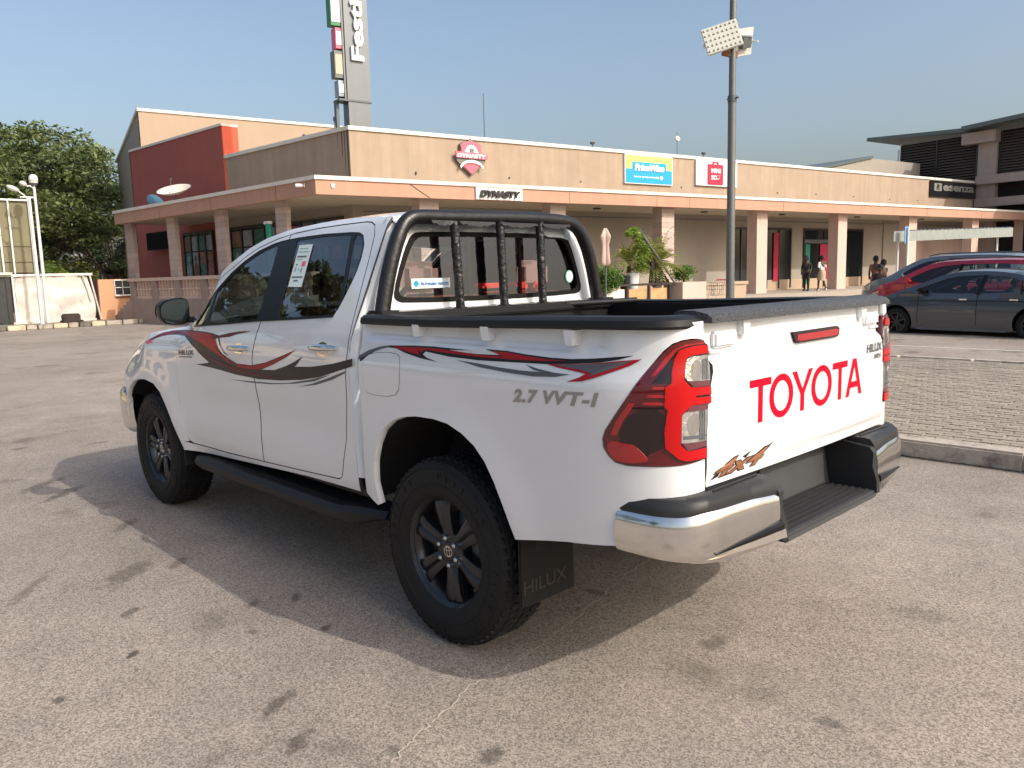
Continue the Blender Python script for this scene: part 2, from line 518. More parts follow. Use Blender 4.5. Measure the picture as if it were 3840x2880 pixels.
class MB:
    """collects simple shapes in one bmesh"""

    def __init__(self):
        self.b = bmesh.new()

    def box(self, c, s, rz=0., rx=0., ry=0., bev=0., taper=1.):
        r = bmesh.ops.create_cube(self.b, size=1)
        vs = r['verts']
        for v in vs:
            t = taper if v.co.z > 0 else 1.
            v.co = Vector((v.co.x * s[0] * t, v.co.y * s[1] * t, v.co.z * s[2]))
        if bev:
            es = list({e for v in vs for e in v.link_edges})
            rr = bmesh.ops.bevel(self.b, geom=es, offset=bev, segments=2, affect='EDGES')
            vs = list({v for f in rr['faces'] for v in f.verts} | {v for v in vs if v.is_valid})
        m = Matrix.Translation(c) @ Matrix.Rotation(rz, 4, 'Z') @ Matrix.Rotation(ry, 4, 'Y') @ Matrix.Rotation(rx, 4, 'X')
        for v in vs:
            v.co = m @ v.co
        return self

    def bar(self, a, b, r0, r1=None, seg=12, cap=True):
        a, b = Vector(a), Vector(b)
        r1 = r0 if r1 is None else r1
        d = b - a
        q = d.to_track_quat('Z', 'Y').to_matrix()
        ra, rb = [], []
        for i in range(seg):
            t = 2 * PI * i / seg
            p = Vector((math.cos(t), math.sin(t), 0))
            ra.append(self.b.verts.new(a + q @ (p * r0)))
            rb.append(self.b.verts.new(b + q @ (p * r1)))
        for i in range(seg):
            j = (i + 1) % seg
            self.b.faces.new((ra[i], ra[j], rb[j], rb[i]))
        if cap:
            self.b.faces.new(ra[::-1])
            self.b.faces.new(rb)
        return self

    def tube(self, pts, r, seg=14, cap=True):
        pts = [Vector(p) for p in pts]
        rad = r if isinstance(r, (list, tuple)) else [r] * len(pts)
        rings = []
        up = Vector((0, 0, 1))
        t0 = (pts[1] - pts[0]).normalized()
        if abs(t0.dot(up)) > .9:
            up = Vector((1, 0, 0))
        u = t0.cross(up).normalized()
        for i, p in enumerate(pts):
            t = (pts[min(i + 1, len(pts) - 1)] - pts[max(i - 1, 0)]).normalized()
            u = (u - t * u.dot(t)).normalized()
            v = t.cross(u)
            rings.append([self.b.verts.new(p + (u * math.cos(2 * PI * k / seg) + v * math.sin(2 * PI * k / seg)) * rad[i]) for k in range(seg)])
        for a, b in zip(rings, rings[1:]):
            for k in range(seg):
                j = (k + 1) % seg
                self.b.faces.new((a[k], a[j], b[j], b[k]))
        if cap:
            self.b.faces.new(rings[0][::-1])
            self.b.faces.new(rings[-1])
        return self

    def prism(self, poly, fn, d0, d1):
        """poly: 2d outline; fn(u, v, d) -> 3d; solid between depths d0 and d1"""
        n = len(poly)
        a = [self.b.verts.new(fn(u, v, d0)) for u, v in poly]
        c = [self.b.verts.new(fn(u, v, d1)) for u, v in poly]
        tris = geometry.tessellate_polygon([[Vector((u, v, 0)) for u, v in poly]])
        for t in tris:
            self.b.faces.new([a[i] for i in t])
            self.b.faces.new([c[i] for i in reversed(t)])
        for i in range(n):
            j = (i + 1) % n
            self.b.faces.new((a[i], a[j], c[j], c[i]))
        return self

    def lathe(self, prof, c=(0, 0, 0), axis='Y', seg=48, closed=False):
        """prof: (radius, offset along the axis)"""
        rings = []
        for r, h in prof:
            ring = []
            for k in range(seg):
                t = 2 * PI * k / seg
                if axis == 'Y':
                    p = (r * math.cos(t), h, r * math.sin(t))
                elif axis == 'Z':
                    p = (r * math.cos(t), r * math.sin(t), h)
                else:
                    p = (h, r * math.cos(t), r * math.sin(t))
                ring.append(self.b.verts.new(Vector(p) + Vector(c)))
            rings.append(ring)
        prs = list(zip(rings, rings[1:]))
        if closed:
            prs.append((rings[-1], rings[0]))
        for a, b in prs:
            for k in range(seg):
                j = (k + 1) % seg
                self.b.faces.new((a[k], a[j], b[j], b[k]))
        return self

    def quad(self, a, b, c, d):
        self.b.faces.new([self.b.verts.new(Vector(q)) for q in (a, b, c, d)])
        return self

    def mesh(self, name, m, smooth=False, angle=None):
        bmesh.ops.recalc_face_normals(self.b, faces=self.b.faces)
        me = bpy.data.meshes.new(name)
        self.b.to_mesh(me)
        self.b.free()
        for mm in (m if isinstance(m, (list, tuple)) else [m]):
            me.materials.append(M[mm])
        if smooth:
            for p in me.polygons:
                p.use_smooth = True
            if angle:
                me.set_sharp_from_angle(angle=angle)
        return me

    def build(self, name, m, parent=None, smooth=False, angle=R(38)):
        me = self.mesh(name, m, smooth, angle)
        o = bpy.data.objects.new(name, me)
        scene.collection.objects.link(o)
        if parent:
            o.parent = parent
        return o


def link_copy(src, parent=None, loc=None, rz=None, name=None):
    c = src.copy()
    scene.collection.objects.link(c)
    if parent is not None:
        c.parent = parent
    if loc is not None:
        c.location = loc
    if rz is not None:
        c.rotation_euler = (0, 0, rz)
    return c


def text_mesh(s, size=1., bold=0., shear=0., spacing=1.):
    """vertices (x, y) and faces of a line of lettering; x from 0, baseline 0"""
    cu = bpy.data.curves.new('lettering', 'FONT')
    cu.body = s
    cu.size = size
    cu.offset = bold * size
    cu.shear = shear
    cu.space_character = spacing
    cu.resolution_u = 4
    ob = bpy.data.objects.new('lettering', cu)
    me = ob.to_mesh()
    vs = [(v.co.x, v.co.y) for v in me.vertices]
    fs = [tuple(p.vertices) for p in me.polygons]
    ob.to_mesh_clear()
    bpy.data.objects.remove(ob)
    bpy.data.curves.remove(cu)
    if vs:
        x0 = min(v[0] for v in vs)
        vs = [(x - x0, y) for x, y in vs]
    return vs, fs


def lettering(name, s, fn, m, parent, width=None, height=None, depth=.0, bold=0., shear=0., mirror_x=False, spacing=1.):
    """flat or raised lettering; fn(u, v, d) -> point, u in 0..width, v in 0..height"""
    vs, fs = text_mesh(s, 1., bold, shear, spacing)
    x1 = max(v[0] for v in vs)
    y0, y1 = min(v[1] for v in vs), max(v[1] for v in vs)
    sx = width / x1 if width else height / (y1 - y0)
    sy = height / (y1 - y0) if height else sx
    P2 = [((x1 - x if mirror_x else x) * sx, (y - y0) * sy) for x, y in vs]
    V = [fn(u, v, depth) for u, v in P2]
    F = [tuple(f) for f in fs]
    if depth > .004:
        nb = len(V)
        V += [fn(u, v, 0) for u, v in P2]
        cnt = {}
        for f in fs:
            for i in range(len(f)):
                e = (f[i], f[(i + 1) % len(f)])
                k = tuple(sorted(e))
                cnt.setdefault(k, []).append(e)
        for k, es in cnt.items():
            if len(es) == 1:
                a, b = es[0]
                F.append((b, a, a + nb, b + nb))
    return mesh_obj(name, V, F, m, parent)


def circle(cx, cy, r, n=20, ry=None, a0=0., a1=2 * PI):
    ry = r if ry is None else ry
    return [(cx + r * math.cos(a0 + (a1 - a0) * i / n), cy + ry * math.sin(a0 + (a1 - a0) * i / n)) for i in range(n)]


def rrect(x0, y0, x1, y1, r, n=4):
    out = []
    for cx, cy, a in ((x1 - r, y1 - r, 0), (x0 + r, y1 - r, PI / 2), (x0 + r, y0 + r, PI), (x1 - r, y0 + r, 1.5 * PI)):
        out += [(cx + r * math.cos(a + PI / 2 * i / n), cy + r * math.sin(a + PI / 2 * i / n)) for i in range(n + 1)]
    return out


# ================================================================== pickup truck: skin of the body
def lerp_tab(t, tab):
    if t <= tab[0][0]:
        return tab[0][1]
    for (a, va), (b, vb) in zip(tab, tab[1:]):
        if t <= b:
            u = (t - a) / (b - a)
            return va + (vb - va) * u
    return tab[-1][1]


def smooth_tab(tab, n=240, it=3):
    """resample a polyline table and smooth it a little, so that panels shade without facets"""
    a, b = tab[0][0], tab[-1][0]
    v = [lerp_tab(a + (b - a) * i / n, tab) for i in range(n + 1)]
    for _ in range(it * 6):
        v = [v[0]] + [(v[i - 1] + 2 * v[i] + v[i + 1]) / 4 for i in range(1, n)] + [v[-1]]
    return [(a + (b - a) * i / n, v[i]) for i in range(n + 1)]


class Tab:
    def __init__(self, tab, it=3, n=240):
        t = smooth_tab(tab, n, it)
        self.a, self.b, self.n, self.v = t[0][0], t[-1][0], n, [q[1] for q in t]

    def __call__(self, x):
        u = (x - self.a) / (self.b - self.a) * self.n
        if u <= 0:
            return self.v[0] + u * (self.v[1] - self.v[0])
        if u >= self.n:
            return self.v[-1] + (u - self.n) * (self.v[-1] - self.v[-2])
        i = int(u)
        return self.v[i] + (self.v[i + 1] - self.v[i]) * (u - i)


# half width of the body over height: bed, cab and front wing
BED = Tab([(.40, .862), (.50, .884), (.60, .898), (.72, .905), (.85, .908), (1.0, .912), (1.10, .917), (1.145, .914), (1.19, .898), (1.22, .887), (1.30, .878), (1.36, .872)])
CAB = Tab([(.40, .835), (.50, .866), (.56, .880), (.66, .888), (.80, .893), (.95, .899), (1.06, .906), (1.12, .907), (1.18, .898), (1.24, .884), (1.30, .862), (1.34, .844), (1.72, .672), (1.77, .645), (1.80, .600), (1.83, .5)], 2, 480)
WING = Tab([(.40, .862), (.50, .880), (.62, .898), (.78, .905), (.90, .908), (1.02, .905), (1.08, .897), (1.14, .875), (1.18, .845), (1.24, .78)])


def sstep(a, b, x):
    t = min(1., max(0., (x - a) / (b - a)))
    return t * t * (3 - 2 * t)


def half_width(x, z):
    w = sstep(2.15, 2.75, x)
    m = CAB(z) if x > .575 else BED(z)
    if w > 0:
        m = m * (1 - w) + WING(z) * w
    for cx, a in ((0., .018), (3.085, .022)):
        r = math.hypot(x - cx, (z - .40) * .92)
        if r < 1.0:
            m += a * math.exp(-((r - .47) / .10) ** 2) if r > .47 else a
    if x > 3.1:
        m -= sstep(3.1, 3.7, x) * max(0., z - .85) ** 1.2 * .9
    # sunk band under the bed rail
    if x < .52:
        m -= .020 * sstep(1.238, 1.268, z) * sstep(-.90, -.80, x) * sstep(.515, .47, x)
    # soft scallop low on the doors
    if .6 < x < 2.5:
        m -= .010 * math.exp(-((z - .80) / .11) ** 2) * sstep(.6, .9, x) * (1 - sstep(2.2, 2.5, x))
    return m


REAR_S, REAR_A, REAR_Y, REAR_LEN = -.70, .402, .695, .56
FRONT_S, FRONT_A, FRONT_Y, FRONT_LEN = 3.42, .62, .36, .95


def side(s, z, off=0.0):
    """point on the outer skin of the left side: s runs forward and wraps round both ends"""
    def raw(s, z):
        if s < REAR_S:
            p = min(1.15, (REAR_S - s) / REAR_LEN) * math.pi / 2
            if p > math.pi / 2:
                gx, gy = 1., 1 + (p - math.pi / 2) * .9
            else:
                gx = math.sin(p) ** .93
                gy = 1 - abs(math.cos(p)) ** .72
            hw = half_width(REAR_S - REAR_A * gx, z)
            x = REAR_S - REAR_A * gx + .045 * max(0., z - 1.18) * gx
            return x, hw + (REAR_Y - hw) * gy
        if s > FRONT_S:
            p = min(1., (s - FRONT_S) / FRONT_LEN) * math.pi / 2
            gx = math.sin(p) ** .95
            gy = 1 - abs(math.cos(p)) ** .8
            lean = .30 * max(0., z - .95) + .25 * max(0., z - 1.05)
            x = FRONT_S + (FRONT_A - lean) * gx
            hw = half_width(x, z)
            return x, hw + (FRONT_Y - hw) * gy
        return s, half_width(s, z)
    x, y = raw(s, z)
    if off:
        n = side_n(s, z)
        return (x + n[0] * off, y + n[1] * off, z + n[2] * off)
    return (x, y, z)


def side_n(s, z):
    e = 4e-3
    a, b = side(s - e, z), side(s + e, z)
    c, d = side(s, z - e), side(s, z + e)
    u = [b[i] - a[i] for i in range(3)]
    v = [d[i] - c[i] for i in range(3)]
    n = (u[1] * v[2] - u[2] * v[1], u[2] * v[0] - u[0] * v[2], u[0] * v[1] - u[1] * v[0])
    l = math.sqrt(sum(q * q for q in n)) or 1.
    n = tuple(q / l for q in n)
    # outward: away from the middle of the truck
    return n if n[1] * 1. + (-.3 if s < REAR_S else .0) * n[0] > 0 else tuple(-q for q in n)


def gate_relief(y, z):
    """pressings of the tailgate; positive = towards the rear"""
    a = abs(y)
    r = .014 * (1 - (y / .70) ** 2)
    # raised lower field below the shoulder line, the shoulder climbs towards the middle
    zs = 1.205 + .055 * sstep(.46, .33, a) if a < .46 else 1.205
    zs = 1.205 + .085 * (1 - sstep(.32, .47, a))
    r += .026 * (1 - sstep(zs - .008, zs + .016, z))
    # frame round the high brake lamp
    r += .007 * (1 - sstep(.232, .25, a)) * sstep(1.205, 1.215, z) * (1 - sstep(1.30, 1.312, z))
    r -= .010 * (1 - sstep(.84, .87, z)) * .6
    return r


def gate(y, z, off=0.):
    x = -1.082 - gate_relief(y, z) - off + .03 * max(0., z - 1.25)
    return (x, y, z)


# outlines on the skin, in metres: (s along the body, height)
OUTLINES = {
    'arch_rear': [(0.4117, 0.5155), (0.426, 0.6117), (0.4223, 0.7083), (0.3939, 0.7909), (0.3494, 0.8586), (0.278, 0.9056), (0.1971, 0.9324), (0.0966, 0.9468), (-0.0189, 0.9491), (-0.105, 0.94), (-0.1868, 0.9121), (-0.2549, 0.8735), (-0.311, 0.8212), (-0.36, 0.749), (-0.3963, 0.6752), (-0.4266, 0.6073), (-0.4494, 0.5507)],
    'light': [(-0.8343, 0.9768), (-0.8432, 1.0021), (-0.8743, 1.0472), (-0.9251, 1.1156), (-0.9683, 1.177), (-1.0015, 1.2141), (-1.0455, 1.2541), (-1.0872, 1.2766), (-1.1337, 1.2866), (-1.1869, 1.29), (-1.2395, 1.2885), (-1.2582, 1.2804), (-1.2767, 1.2635), (-1.2889, 1.2309), (-1.2959, 1.1954), (-1.2957, 1.0976), (-1.2774, 1.0692), (-1.264, 1.0256), (-1.2581, 0.9669), (-1.2596, 0.9122), (-1.2294, 0.9094), (-1.1517, 0.9049), (-1.064, 0.9028), (-0.9886, 0.9008), (-0.9194, 0.8989), (-0.8764, 0.9052), (-0.8539, 0.924), (-0.8367, 0.9495)],
    'l_dark': [(-0.8782, 0.9752), (-0.9348, 1.0778), (-1.0674, 1.0808), (-1.0617, 1.0106), (-1.0608, 0.9606), (-1.0111, 0.9449), (-0.9819, 0.9258), (-0.9481, 0.9686)],
    'l_dark2': [(-1.0105, 1.1609), (-1.0962, 1.2538), (-1.0921, 1.2311), (-1.0825, 1.1946), (-1.0857, 1.1609)],
    'l_amber': [(-0.8519, 0.9665), (-0.875, 0.9749), (-0.9143, 0.9662), (-0.9447, 0.9684), (-0.9962, 0.9265), (-0.9888, 0.9142), (-0.9196, 0.9065), (-0.8765, 0.9113), (-0.8542, 0.9332)],
    'glass_front': [(2.1372, 1.2627), (1.5144, 1.3069), (1.5354, 1.4664), (1.594, 1.7027), (1.6531, 1.6936), (1.7976, 1.6596), (1.9357, 1.6073), (2.0531, 1.5441), (2.1502, 1.4619), (2.2493, 1.3856), (2.2582, 1.3263)],
    'arch_front': [(2.6064, 0.4458), (2.634, 0.4941), (2.6724, 0.5692), (2.7175, 0.6519), (2.7788, 0.7329), (2.8456, 0.8055), (2.9467, 0.8543), (3.0851, 0.8703), (3.2386, 0.8613)],
    'dec_red1': [(3.1574, 1.1094), (3.0612, 1.143), (2.9864, 1.1661), (2.9134, 1.1845), (2.7994, 1.1998), (2.66, 1.2073), (2.4286, 1.2155), (2.184, 1.2199), (2.0467, 1.2134), (1.9576, 1.2038), (1.8389, 1.2204), (1.7054, 1.2346), (1.5652, 1.2395), (1.7382, 1.2183), (1.8223, 1.2011), (1.949, 1.1908), (1.9198, 1.1393), (1.8493, 1.0859), (1.7286, 1.0591), (1.5561, 1.0596), (1.3883, 1.0854), (1.2296, 1.1243), (1.0754, 1.1658), (1.1704, 1.124), (1.3113, 1.0789), (1.4453, 1.0436), (1.5639, 1.0316), (1.7354, 1.0361), (1.9076, 1.0744), (2.0921, 1.123), (2.2208, 1.1507), (2.4545, 1.1742), (2.5515, 1.1798), (2.6892, 1.182), (2.8277, 1.1754), (2.9232, 1.1622), (3.0067, 1.145), (3.065, 1.1262)],
    'dec_grey1': [(2.5383, 1.1804), (2.4017, 1.1769), (2.2657, 1.1603), (2.1055, 1.1263), (1.986, 1.1026), (1.8657, 1.0762), (1.6935, 1.0471), (1.646, 1.0419), (1.5628, 1.0356), (1.4289, 1.0447), (1.3017, 1.0511), (1.1759, 1.0801), (1.0849, 1.1074), (1.0083, 1.1364), (1.058, 1.0983), (1.0889, 1.0821), (0.9217, 1.0929), (0.7381, 1.1181), (0.56, 1.1534), (0.5553, 1.1207), (0.6922, 1.0878), (0.8498, 1.0494), (1.0314, 1.0215), (1.2544, 1.0006), (1.4935, 0.9898), (1.7484, 0.9947), (1.9655, 1.0084), (2.1198, 1.0151), (2.2823, 1.0195), (2.1116, 1.0388), (2.0965, 1.0439), (2.1862, 1.0768), (2.2758, 1.1142), (2.4022, 1.1521)],
    'dec_grey2': [(1.8415, 0.9614), (1.5827, 0.971), (1.3367, 0.9805), (1.182, 0.9929), (0.9613, 1.0269), (0.7571, 1.0664), (0.9082, 1.024), (1.1086, 0.9959), (1.3386, 0.9742), (1.5855, 0.9629)],
    'dec_grey3': [(1.084, 0.9811), (0.9384, 1.0096), (0.7723, 1.0517), (0.6312, 1.092), (0.6324, 1.082), (0.7489, 1.0433), (0.8989, 1.0072)],
    'dec_red2': [(2.053, 1.1803), (1.9689, 1.1872), (1.946, 1.1592), (1.8991, 1.1252), (1.8362, 1.0996), (1.9, 1.1107), (1.9684, 1.14)],
    'dec_bed1': [(0.5058, 1.1674), (0.4453, 1.195), (0.366, 1.2139), (0.2946, 1.2213), (0.1359, 1.2284), (0.0049, 1.2303), (-0.1366, 1.2275), (-0.2203, 1.2272), (-0.0859, 1.2218), (-0.1301, 1.2174), (-0.2557, 1.2141), (-0.3801, 1.217), (-0.2918, 1.2349), (-0.4074, 1.2338), (-0.5104, 1.2264), (-0.6215, 1.2217), (-0.7136, 1.2224), (-0.7879, 1.2288), (-0.8635, 1.2369), (-0.931, 1.2436), (-0.8794, 1.2298), (-0.8145, 1.2179), (-0.7405, 1.2089), (-0.6271, 1.2), (-0.4535, 1.196), (-0.2628, 1.1926), (-0.0938, 1.1966), (0.0548, 1.2082), (0.0689, 1.1962), (0.0361, 1.184), (-0.032, 1.1729), (0.0819, 1.1815), (0.1845, 1.196), (0.2502, 1.2103), (0.3131, 1.2133), (0.3919, 1.1976), (0.4974, 1.1431)],
    'dec_bed2': [(-0.6139, 1.1992), (-0.7408, 1.2076), (-0.8147, 1.2166), (-0.8798, 1.2254), (-0.9612, 1.2331), (-0.918, 1.2111), (-0.8556, 1.1887), (-0.8, 1.1676), (-0.7624, 1.1558), (-0.7094, 1.1487), (-0.7502, 1.1662), (-0.7698, 1.179), (-0.716, 1.1864), (-0.6627, 1.1918)],
    'dec_bed2g': [(-0.6472, 1.1994), (-0.7412, 1.2057), (-0.8152, 1.2139), (-0.9266, 1.2274), (-0.8918, 1.2124), (-0.8442, 1.1948), (-0.7839, 1.1723), (-0.7915, 1.1828), (-0.7445, 1.1909), (-0.7047, 1.1946)],
    'dec_bed3': [(-0.1406, 1.1867), (-0.2668, 1.1814), (-0.3862, 1.1744), (-0.498, 1.1707), (-0.5952, 1.1723), (-0.5522, 1.1776), (-0.5124, 1.1921), (-0.5786, 1.1817), (-0.6483, 1.1745), (-0.719, 1.1728), (-0.6653, 1.1615), (-0.5589, 1.1554), (-0.4285, 1.1596), (-0.2874, 1.1682)],
    'tr1': [(-1.1738, 1.1661), (-1.2808, 1.1602), (-1.2855, 1.1428), (-1.1938, 1.1467), (-1.1562, 1.1675)],
    'tr2': [(-1.1853, 1.0917), (-1.2675, 1.0848), (-1.2611, 1.0704), (-1.1557, 1.071)],
    'tr3': [(-1.137, 0.9743), (-1.2571, 0.9717), (-1.2573, 0.9537), (-1.1642, 0.9492)],
}


def gate_n(y, z):
    e = 3e-3
    a, b = gate(y - e, z), gate(y + e, z)
    c, d = gate(y, z - e), gate(y, z + e)
    u = Vector(b) - Vector(a)
    v = Vector(d) - Vector(c)
    n = u.cross(v).normalized()
    return tuple(n if n.x < 0 else -n)


BACK_R = .045


def back_x(z):
    return .56 + .025 * sstep(1.1, 1.4, z) + .02 * sstep(1.70, 1.80, z)


def back(t, z, off=0.):
    """rear wall of the cab: t runs across, wrapping round the corners"""
    x0 = back_x(z)
    hw = half_width(x0 + BACK_R + .02, z)
    flat = hw - BACK_R
    a = abs(t)
    sg = 1 if t >= 0 else -1
    if a <= flat:
        return (x0 - off, t, z)
    an = min(PI / 2, (a - flat) / BACK_R)
    r = BACK_R + off
    return (x0 + BACK_R - r * math.cos(an), sg * (flat + r * math.sin(an)), z)


def back_n(t, z):
    x0 = back_x(z)
    flat = half_width(x0 + BACK_R + .02, z) - BACK_R
    a = abs(t)
    an = 0 if a < flat else min(PI / 2, (a - flat) / BACK_R)
    sg = 1 if t >= 0 else -1
    n = Vector((-math.cos(an), sg * math.sin(an), .12)).normalized()
    return tuple(n)


def inside(p, poly):
    x, y = p
    c = False
    j = len(poly) - 1
    for i in range(len(poly)):
        xi, yi = poly[i]
        xj, yj = poly[j]
        if (yi > y) != (yj > y) and x < (xj - xi) * (y - yi) / (yj - yi) + xi:
            c = not c
        j = i
    return c


def dist_poly(p, poly):
    x, y = p
    best = 1e9
    for i in range(len(poly)):
        ax, ay = poly[i]
        bx, by = poly[(i + 1) % len(poly)]
        dx, dy = bx - ax, by - ay
        L = dx * dx + dy * dy
        t = 0 if L == 0 else max(0., min(1., ((x - ax) * dx + (y - ay) * dy) / L))
        d = (ax + t * dx - x) ** 2 + (ay + t * dy - y) ** 2
        best = min(best, d)
    return math.sqrt(best)


def resample(poly, step):
    out = []
    for i in range(len(poly)):
        a = poly[i]
        b = poly[(i + 1) % len(poly)]
        d = math.hypot(b[0] - a[0], b[1] - a[1])
        if d < 1e-5:
            continue
        n = max(1, int(math.ceil(d / step)))
        out += [(a[0] + (b[0] - a[0]) * k / n, a[1] + (b[1] - a[1]) * k / n) for k in range(n)]
    return out


def round_poly(poly, it=1, keep=()):
    """soften the corners of a traced outline (Chaikin); corners with an index in keep stay"""
    for _ in range(it):
        out = []
        n = len(poly)
        for i in range(n):
            if i in keep and _ == 0:
                out.append(poly[i])
                continue
            a, b, c = poly[i - 1], poly[i], poly[(i + 1) % n]
            out.append((b[0] * .75 + a[0] * .25, b[1] * .75 + a[1] * .25))
            out.append((b[0] * .75 + c[0] * .25, b[1] * .75 + c[1] * .25))
        poly = out
    return poly


def catmull(pts, sub=6):
    P = [pts[0]] + list(pts) + [pts[-1]]
    out = []
    for i in range(1, len(P) - 2):
        p0, p1, p2, p3 = P[i - 1:i + 3]
        for k in range(sub):
            t = k / sub
            out.append(tuple(.5 * ((2 * b) + (-a + c) * t + (2 * a - 5 * b + 4 * c - d) * t * t + (-a + 3 * b - 3 * c + d) * t ** 3) for a, b, c, d in zip(p0, p1, p2, p3)))
    out.append(tuple(pts[-1]))
    return out


_grid_cache = {}


def panel(name, outline, fn, nfn, m, parent, step=.04, holes=(), off=0., skirt=.014, sgn=1, gstep=None, gap=False):
    gstep = gstep or step
    key = (tuple(outline), step, gstep, tuple(tuple(h) for h in holes))
    if key not in _grid_cache:
        loops = [resample(list(outline), step)] + [resample(list(h), step) for h in holes]
        verts, edges = [], []
        for lp in loops:
            b = len(verts)
            verts += lp
            edges += [(b + i, b + (i + 1) % len(lp)) for i in range(len(lp))]
        nb = len(verts)
        x0 = min(v[0] for v in verts)
        x1 = max(v[0] for v in verts)
        y0 = min(v[1] for v in verts)
        y1 = max(v[1] for v in verts)
        nx = int((x1 - x0) / gstep) + 1
        ny = int((y1 - y0) / gstep) + 1
        if nx * ny > 1:
            for i in range(nx + 1):
                for j in range(ny + 1):
                    p = (x0 + (i + (.5 if j % 2 else 0)) * gstep, y0 + (j + .37) * gstep)
                    if not inside(p, loops[0]) or any(inside(p, h) for h in loops[1:]):
                        continue
                    if min(dist_poly(p, lp) for lp in loops) < gstep * .42:
                        continue
                    verts.append(p)
        r = geometry.delaunay_2d_cdt([Vector(v) for v in verts], edges, [], 0, 1e-6)
        V = [(v.x, v.y) for v in r[0]]
        F = []
        for f in r[2]:
            cx = sum(V[i][0] for i in f) / len(f)
            cy = sum(V[i][1] for i in f) / len(f)
            if inside((cx, cy), loops[0]) and not any(inside((cx, cy), h) for h in loops[1:]):
                F.append(tuple(f))
        _grid_cache[key] = (V, F)
    V, F = _grid_cache[key]
    P = [Vector(fn(u, v, off)) for u, v in V]
    N = [Vector(nfn(u, v)) for u, v in V]
    if sgn < 0:
        for q in P + N:
            q.y = -q.y
    faces = []
    cnt = {}
    for f in F:
        a, b, c = (P[i] for i in f)
        nn = (b - a).cross(c - a)
        if nn.dot(N[f[0]] + N[f[1]] + N[f[2]]) < 0:
            f = f[::-1]
        faces.append(f)
        for i in range(3):
            e = (f[i], f[(i + 1) % 3])
            cnt.setdefault(tuple(sorted(e)), []).append(e)
    if skirt:
        for k, es in cnt.items():
            if len(es) != 1:
                continue
            a, b = es[0]
            ea = (P[b] - P[a]).normalized()
            o = ea.cross(N[a]).normalized()
            i0 = len(P)
            P += [P[a].copy(), P[b].copy(), P[b] - N[b] * skirt, P[a] - N[a] * skirt]
            N += [(o + N[a]).normalized(), (o + N[b]).normalized(), o, o]
            faces.append((i0 + 1, i0, i0 + 3, i0 + 2))
    nt_ = len(F)
    o = mesh_obj(name, P, faces, [m, 'gap'] if gap else m, parent, True, [tuple(q) for q in N])
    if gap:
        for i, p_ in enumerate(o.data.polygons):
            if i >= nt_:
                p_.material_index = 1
    return o


def both(name, outline, m, parent_l, parent_r=None, **kw):
    """the same panel on the left and on the right side of the truck"""
    a = panel(name, outline, side, side_n, m, parent_l, **kw)
    kw2 = dict(kw)
    kw2['sgn'] = -1
    b = panel(name, outline, side, side_n, m, parent_r or parent_l, **kw2)
    return a, b


OL = OUTLINES
truck = thing('pickup_truck', (0, 0, 0), 0, 'white double cab pickup with swoosh decals, in the foreground', 'pickup truck')

# ---- bed sides
ld = OL['light']
arch_r = OL['arch_rear']
bed_out = [(.512, .55), (.512, 1.318), (0., 1.32), (-.8, 1.335), (-1.05, 1.34), (-1.262, 1.345), (-1.263, 1.295)]
bed_out += [(-1.2582, 1.286), (-1.2395, 1.2925), (-1.1869, 1.2945), (-1.1337, 1.291), (-1.0852, 1.281), (-1.0425, 1.258), (-.998, 1.218), (-.9645, 1.180), (-.9215, 1.118), (-.8705, 1.049), (-.8395, 1.004), (-.830, .977), (-.832, .947), (-.850, .920), (-.8740, .9012), (-.9194, .8945), (-.9886, .8965), (-1.064, .8985), (-1.1517, .9005), (-1.2294, .905), (-1.262, .9075)]
bed_out += [(-1.263, .78), (-1.20, .77), (-.957, .78), (-.938, .70), (-.925, .6265), (-.858, .622), (-.70, .596), (-.5686, .572), (-.4494, .5507)]
bed_out += arch_r[::-1][1:] + [(.43, .508)]
both('bed_side', bed_out, 'paint', truck, step=.028, skirt=.03)
# wheel arch linings and the dark cavity behind the skin
def arch_lining(cx, cz, r, y_out, y_in):
    pts = [(cx + r * math.cos(t), cz + r * math.sin(t)) for t in [R(6 + 168 * i / 20) for i in range(21)]]
    for sg in (1, -1):
        b = MB()
        for (xa, za), (xb, zb) in zip(pts, pts[1:]):
            b.quad((xa, sg * y_out, za), (xb, sg * y_out, zb), (xb, sg * y_in, zb), (xa, sg * y_in, za))
        b.prism(pts, lambda u, v, d: Vector((u, sg * d, v)), y_in, y_in - .01)
        b.build('arch_lining', 'paint_under', truck)


arch_lining(-.01, .46, .53, .885, .45)
arch_lining(3.10, .43, .50, .885, .45)

# ties: small white brackets under the rail
for x in (.105, -.306, -.717):
    for sg in (1, -1):
        MB().prism([(x - .022, 1.318), (x + .022, 1.318), (x + .012, 1.268), (x - .016, 1.268)], lambda u, v, d: Vector((u, sg * d, v)), .84, .903).build('tie_hook', 'paint', truck)

# fuel flap on the left side, a joint line sunk into the skin
ff = round_poly([(.478, 1.030), (.485, 1.15), (.425, 1.187), (.245, 1.196), (.205, 1.17), (.205, 1.05), (.255, 1.008), (.445, 1.003)], 1)
panel('flap_joint', ff, side, side_n, 'black_trim', truck, step=.02, off=.0006, skirt=0)
c0 = (.345, 1.10)
panel('fuel_flap', [(c0[0] + (x - c0[0]) * .984, c0[1] + (z - c0[1]) * .978) for x, z in ff], side, side_n, 'paint', truck, step=.02, off=.0018, skirt=.001)

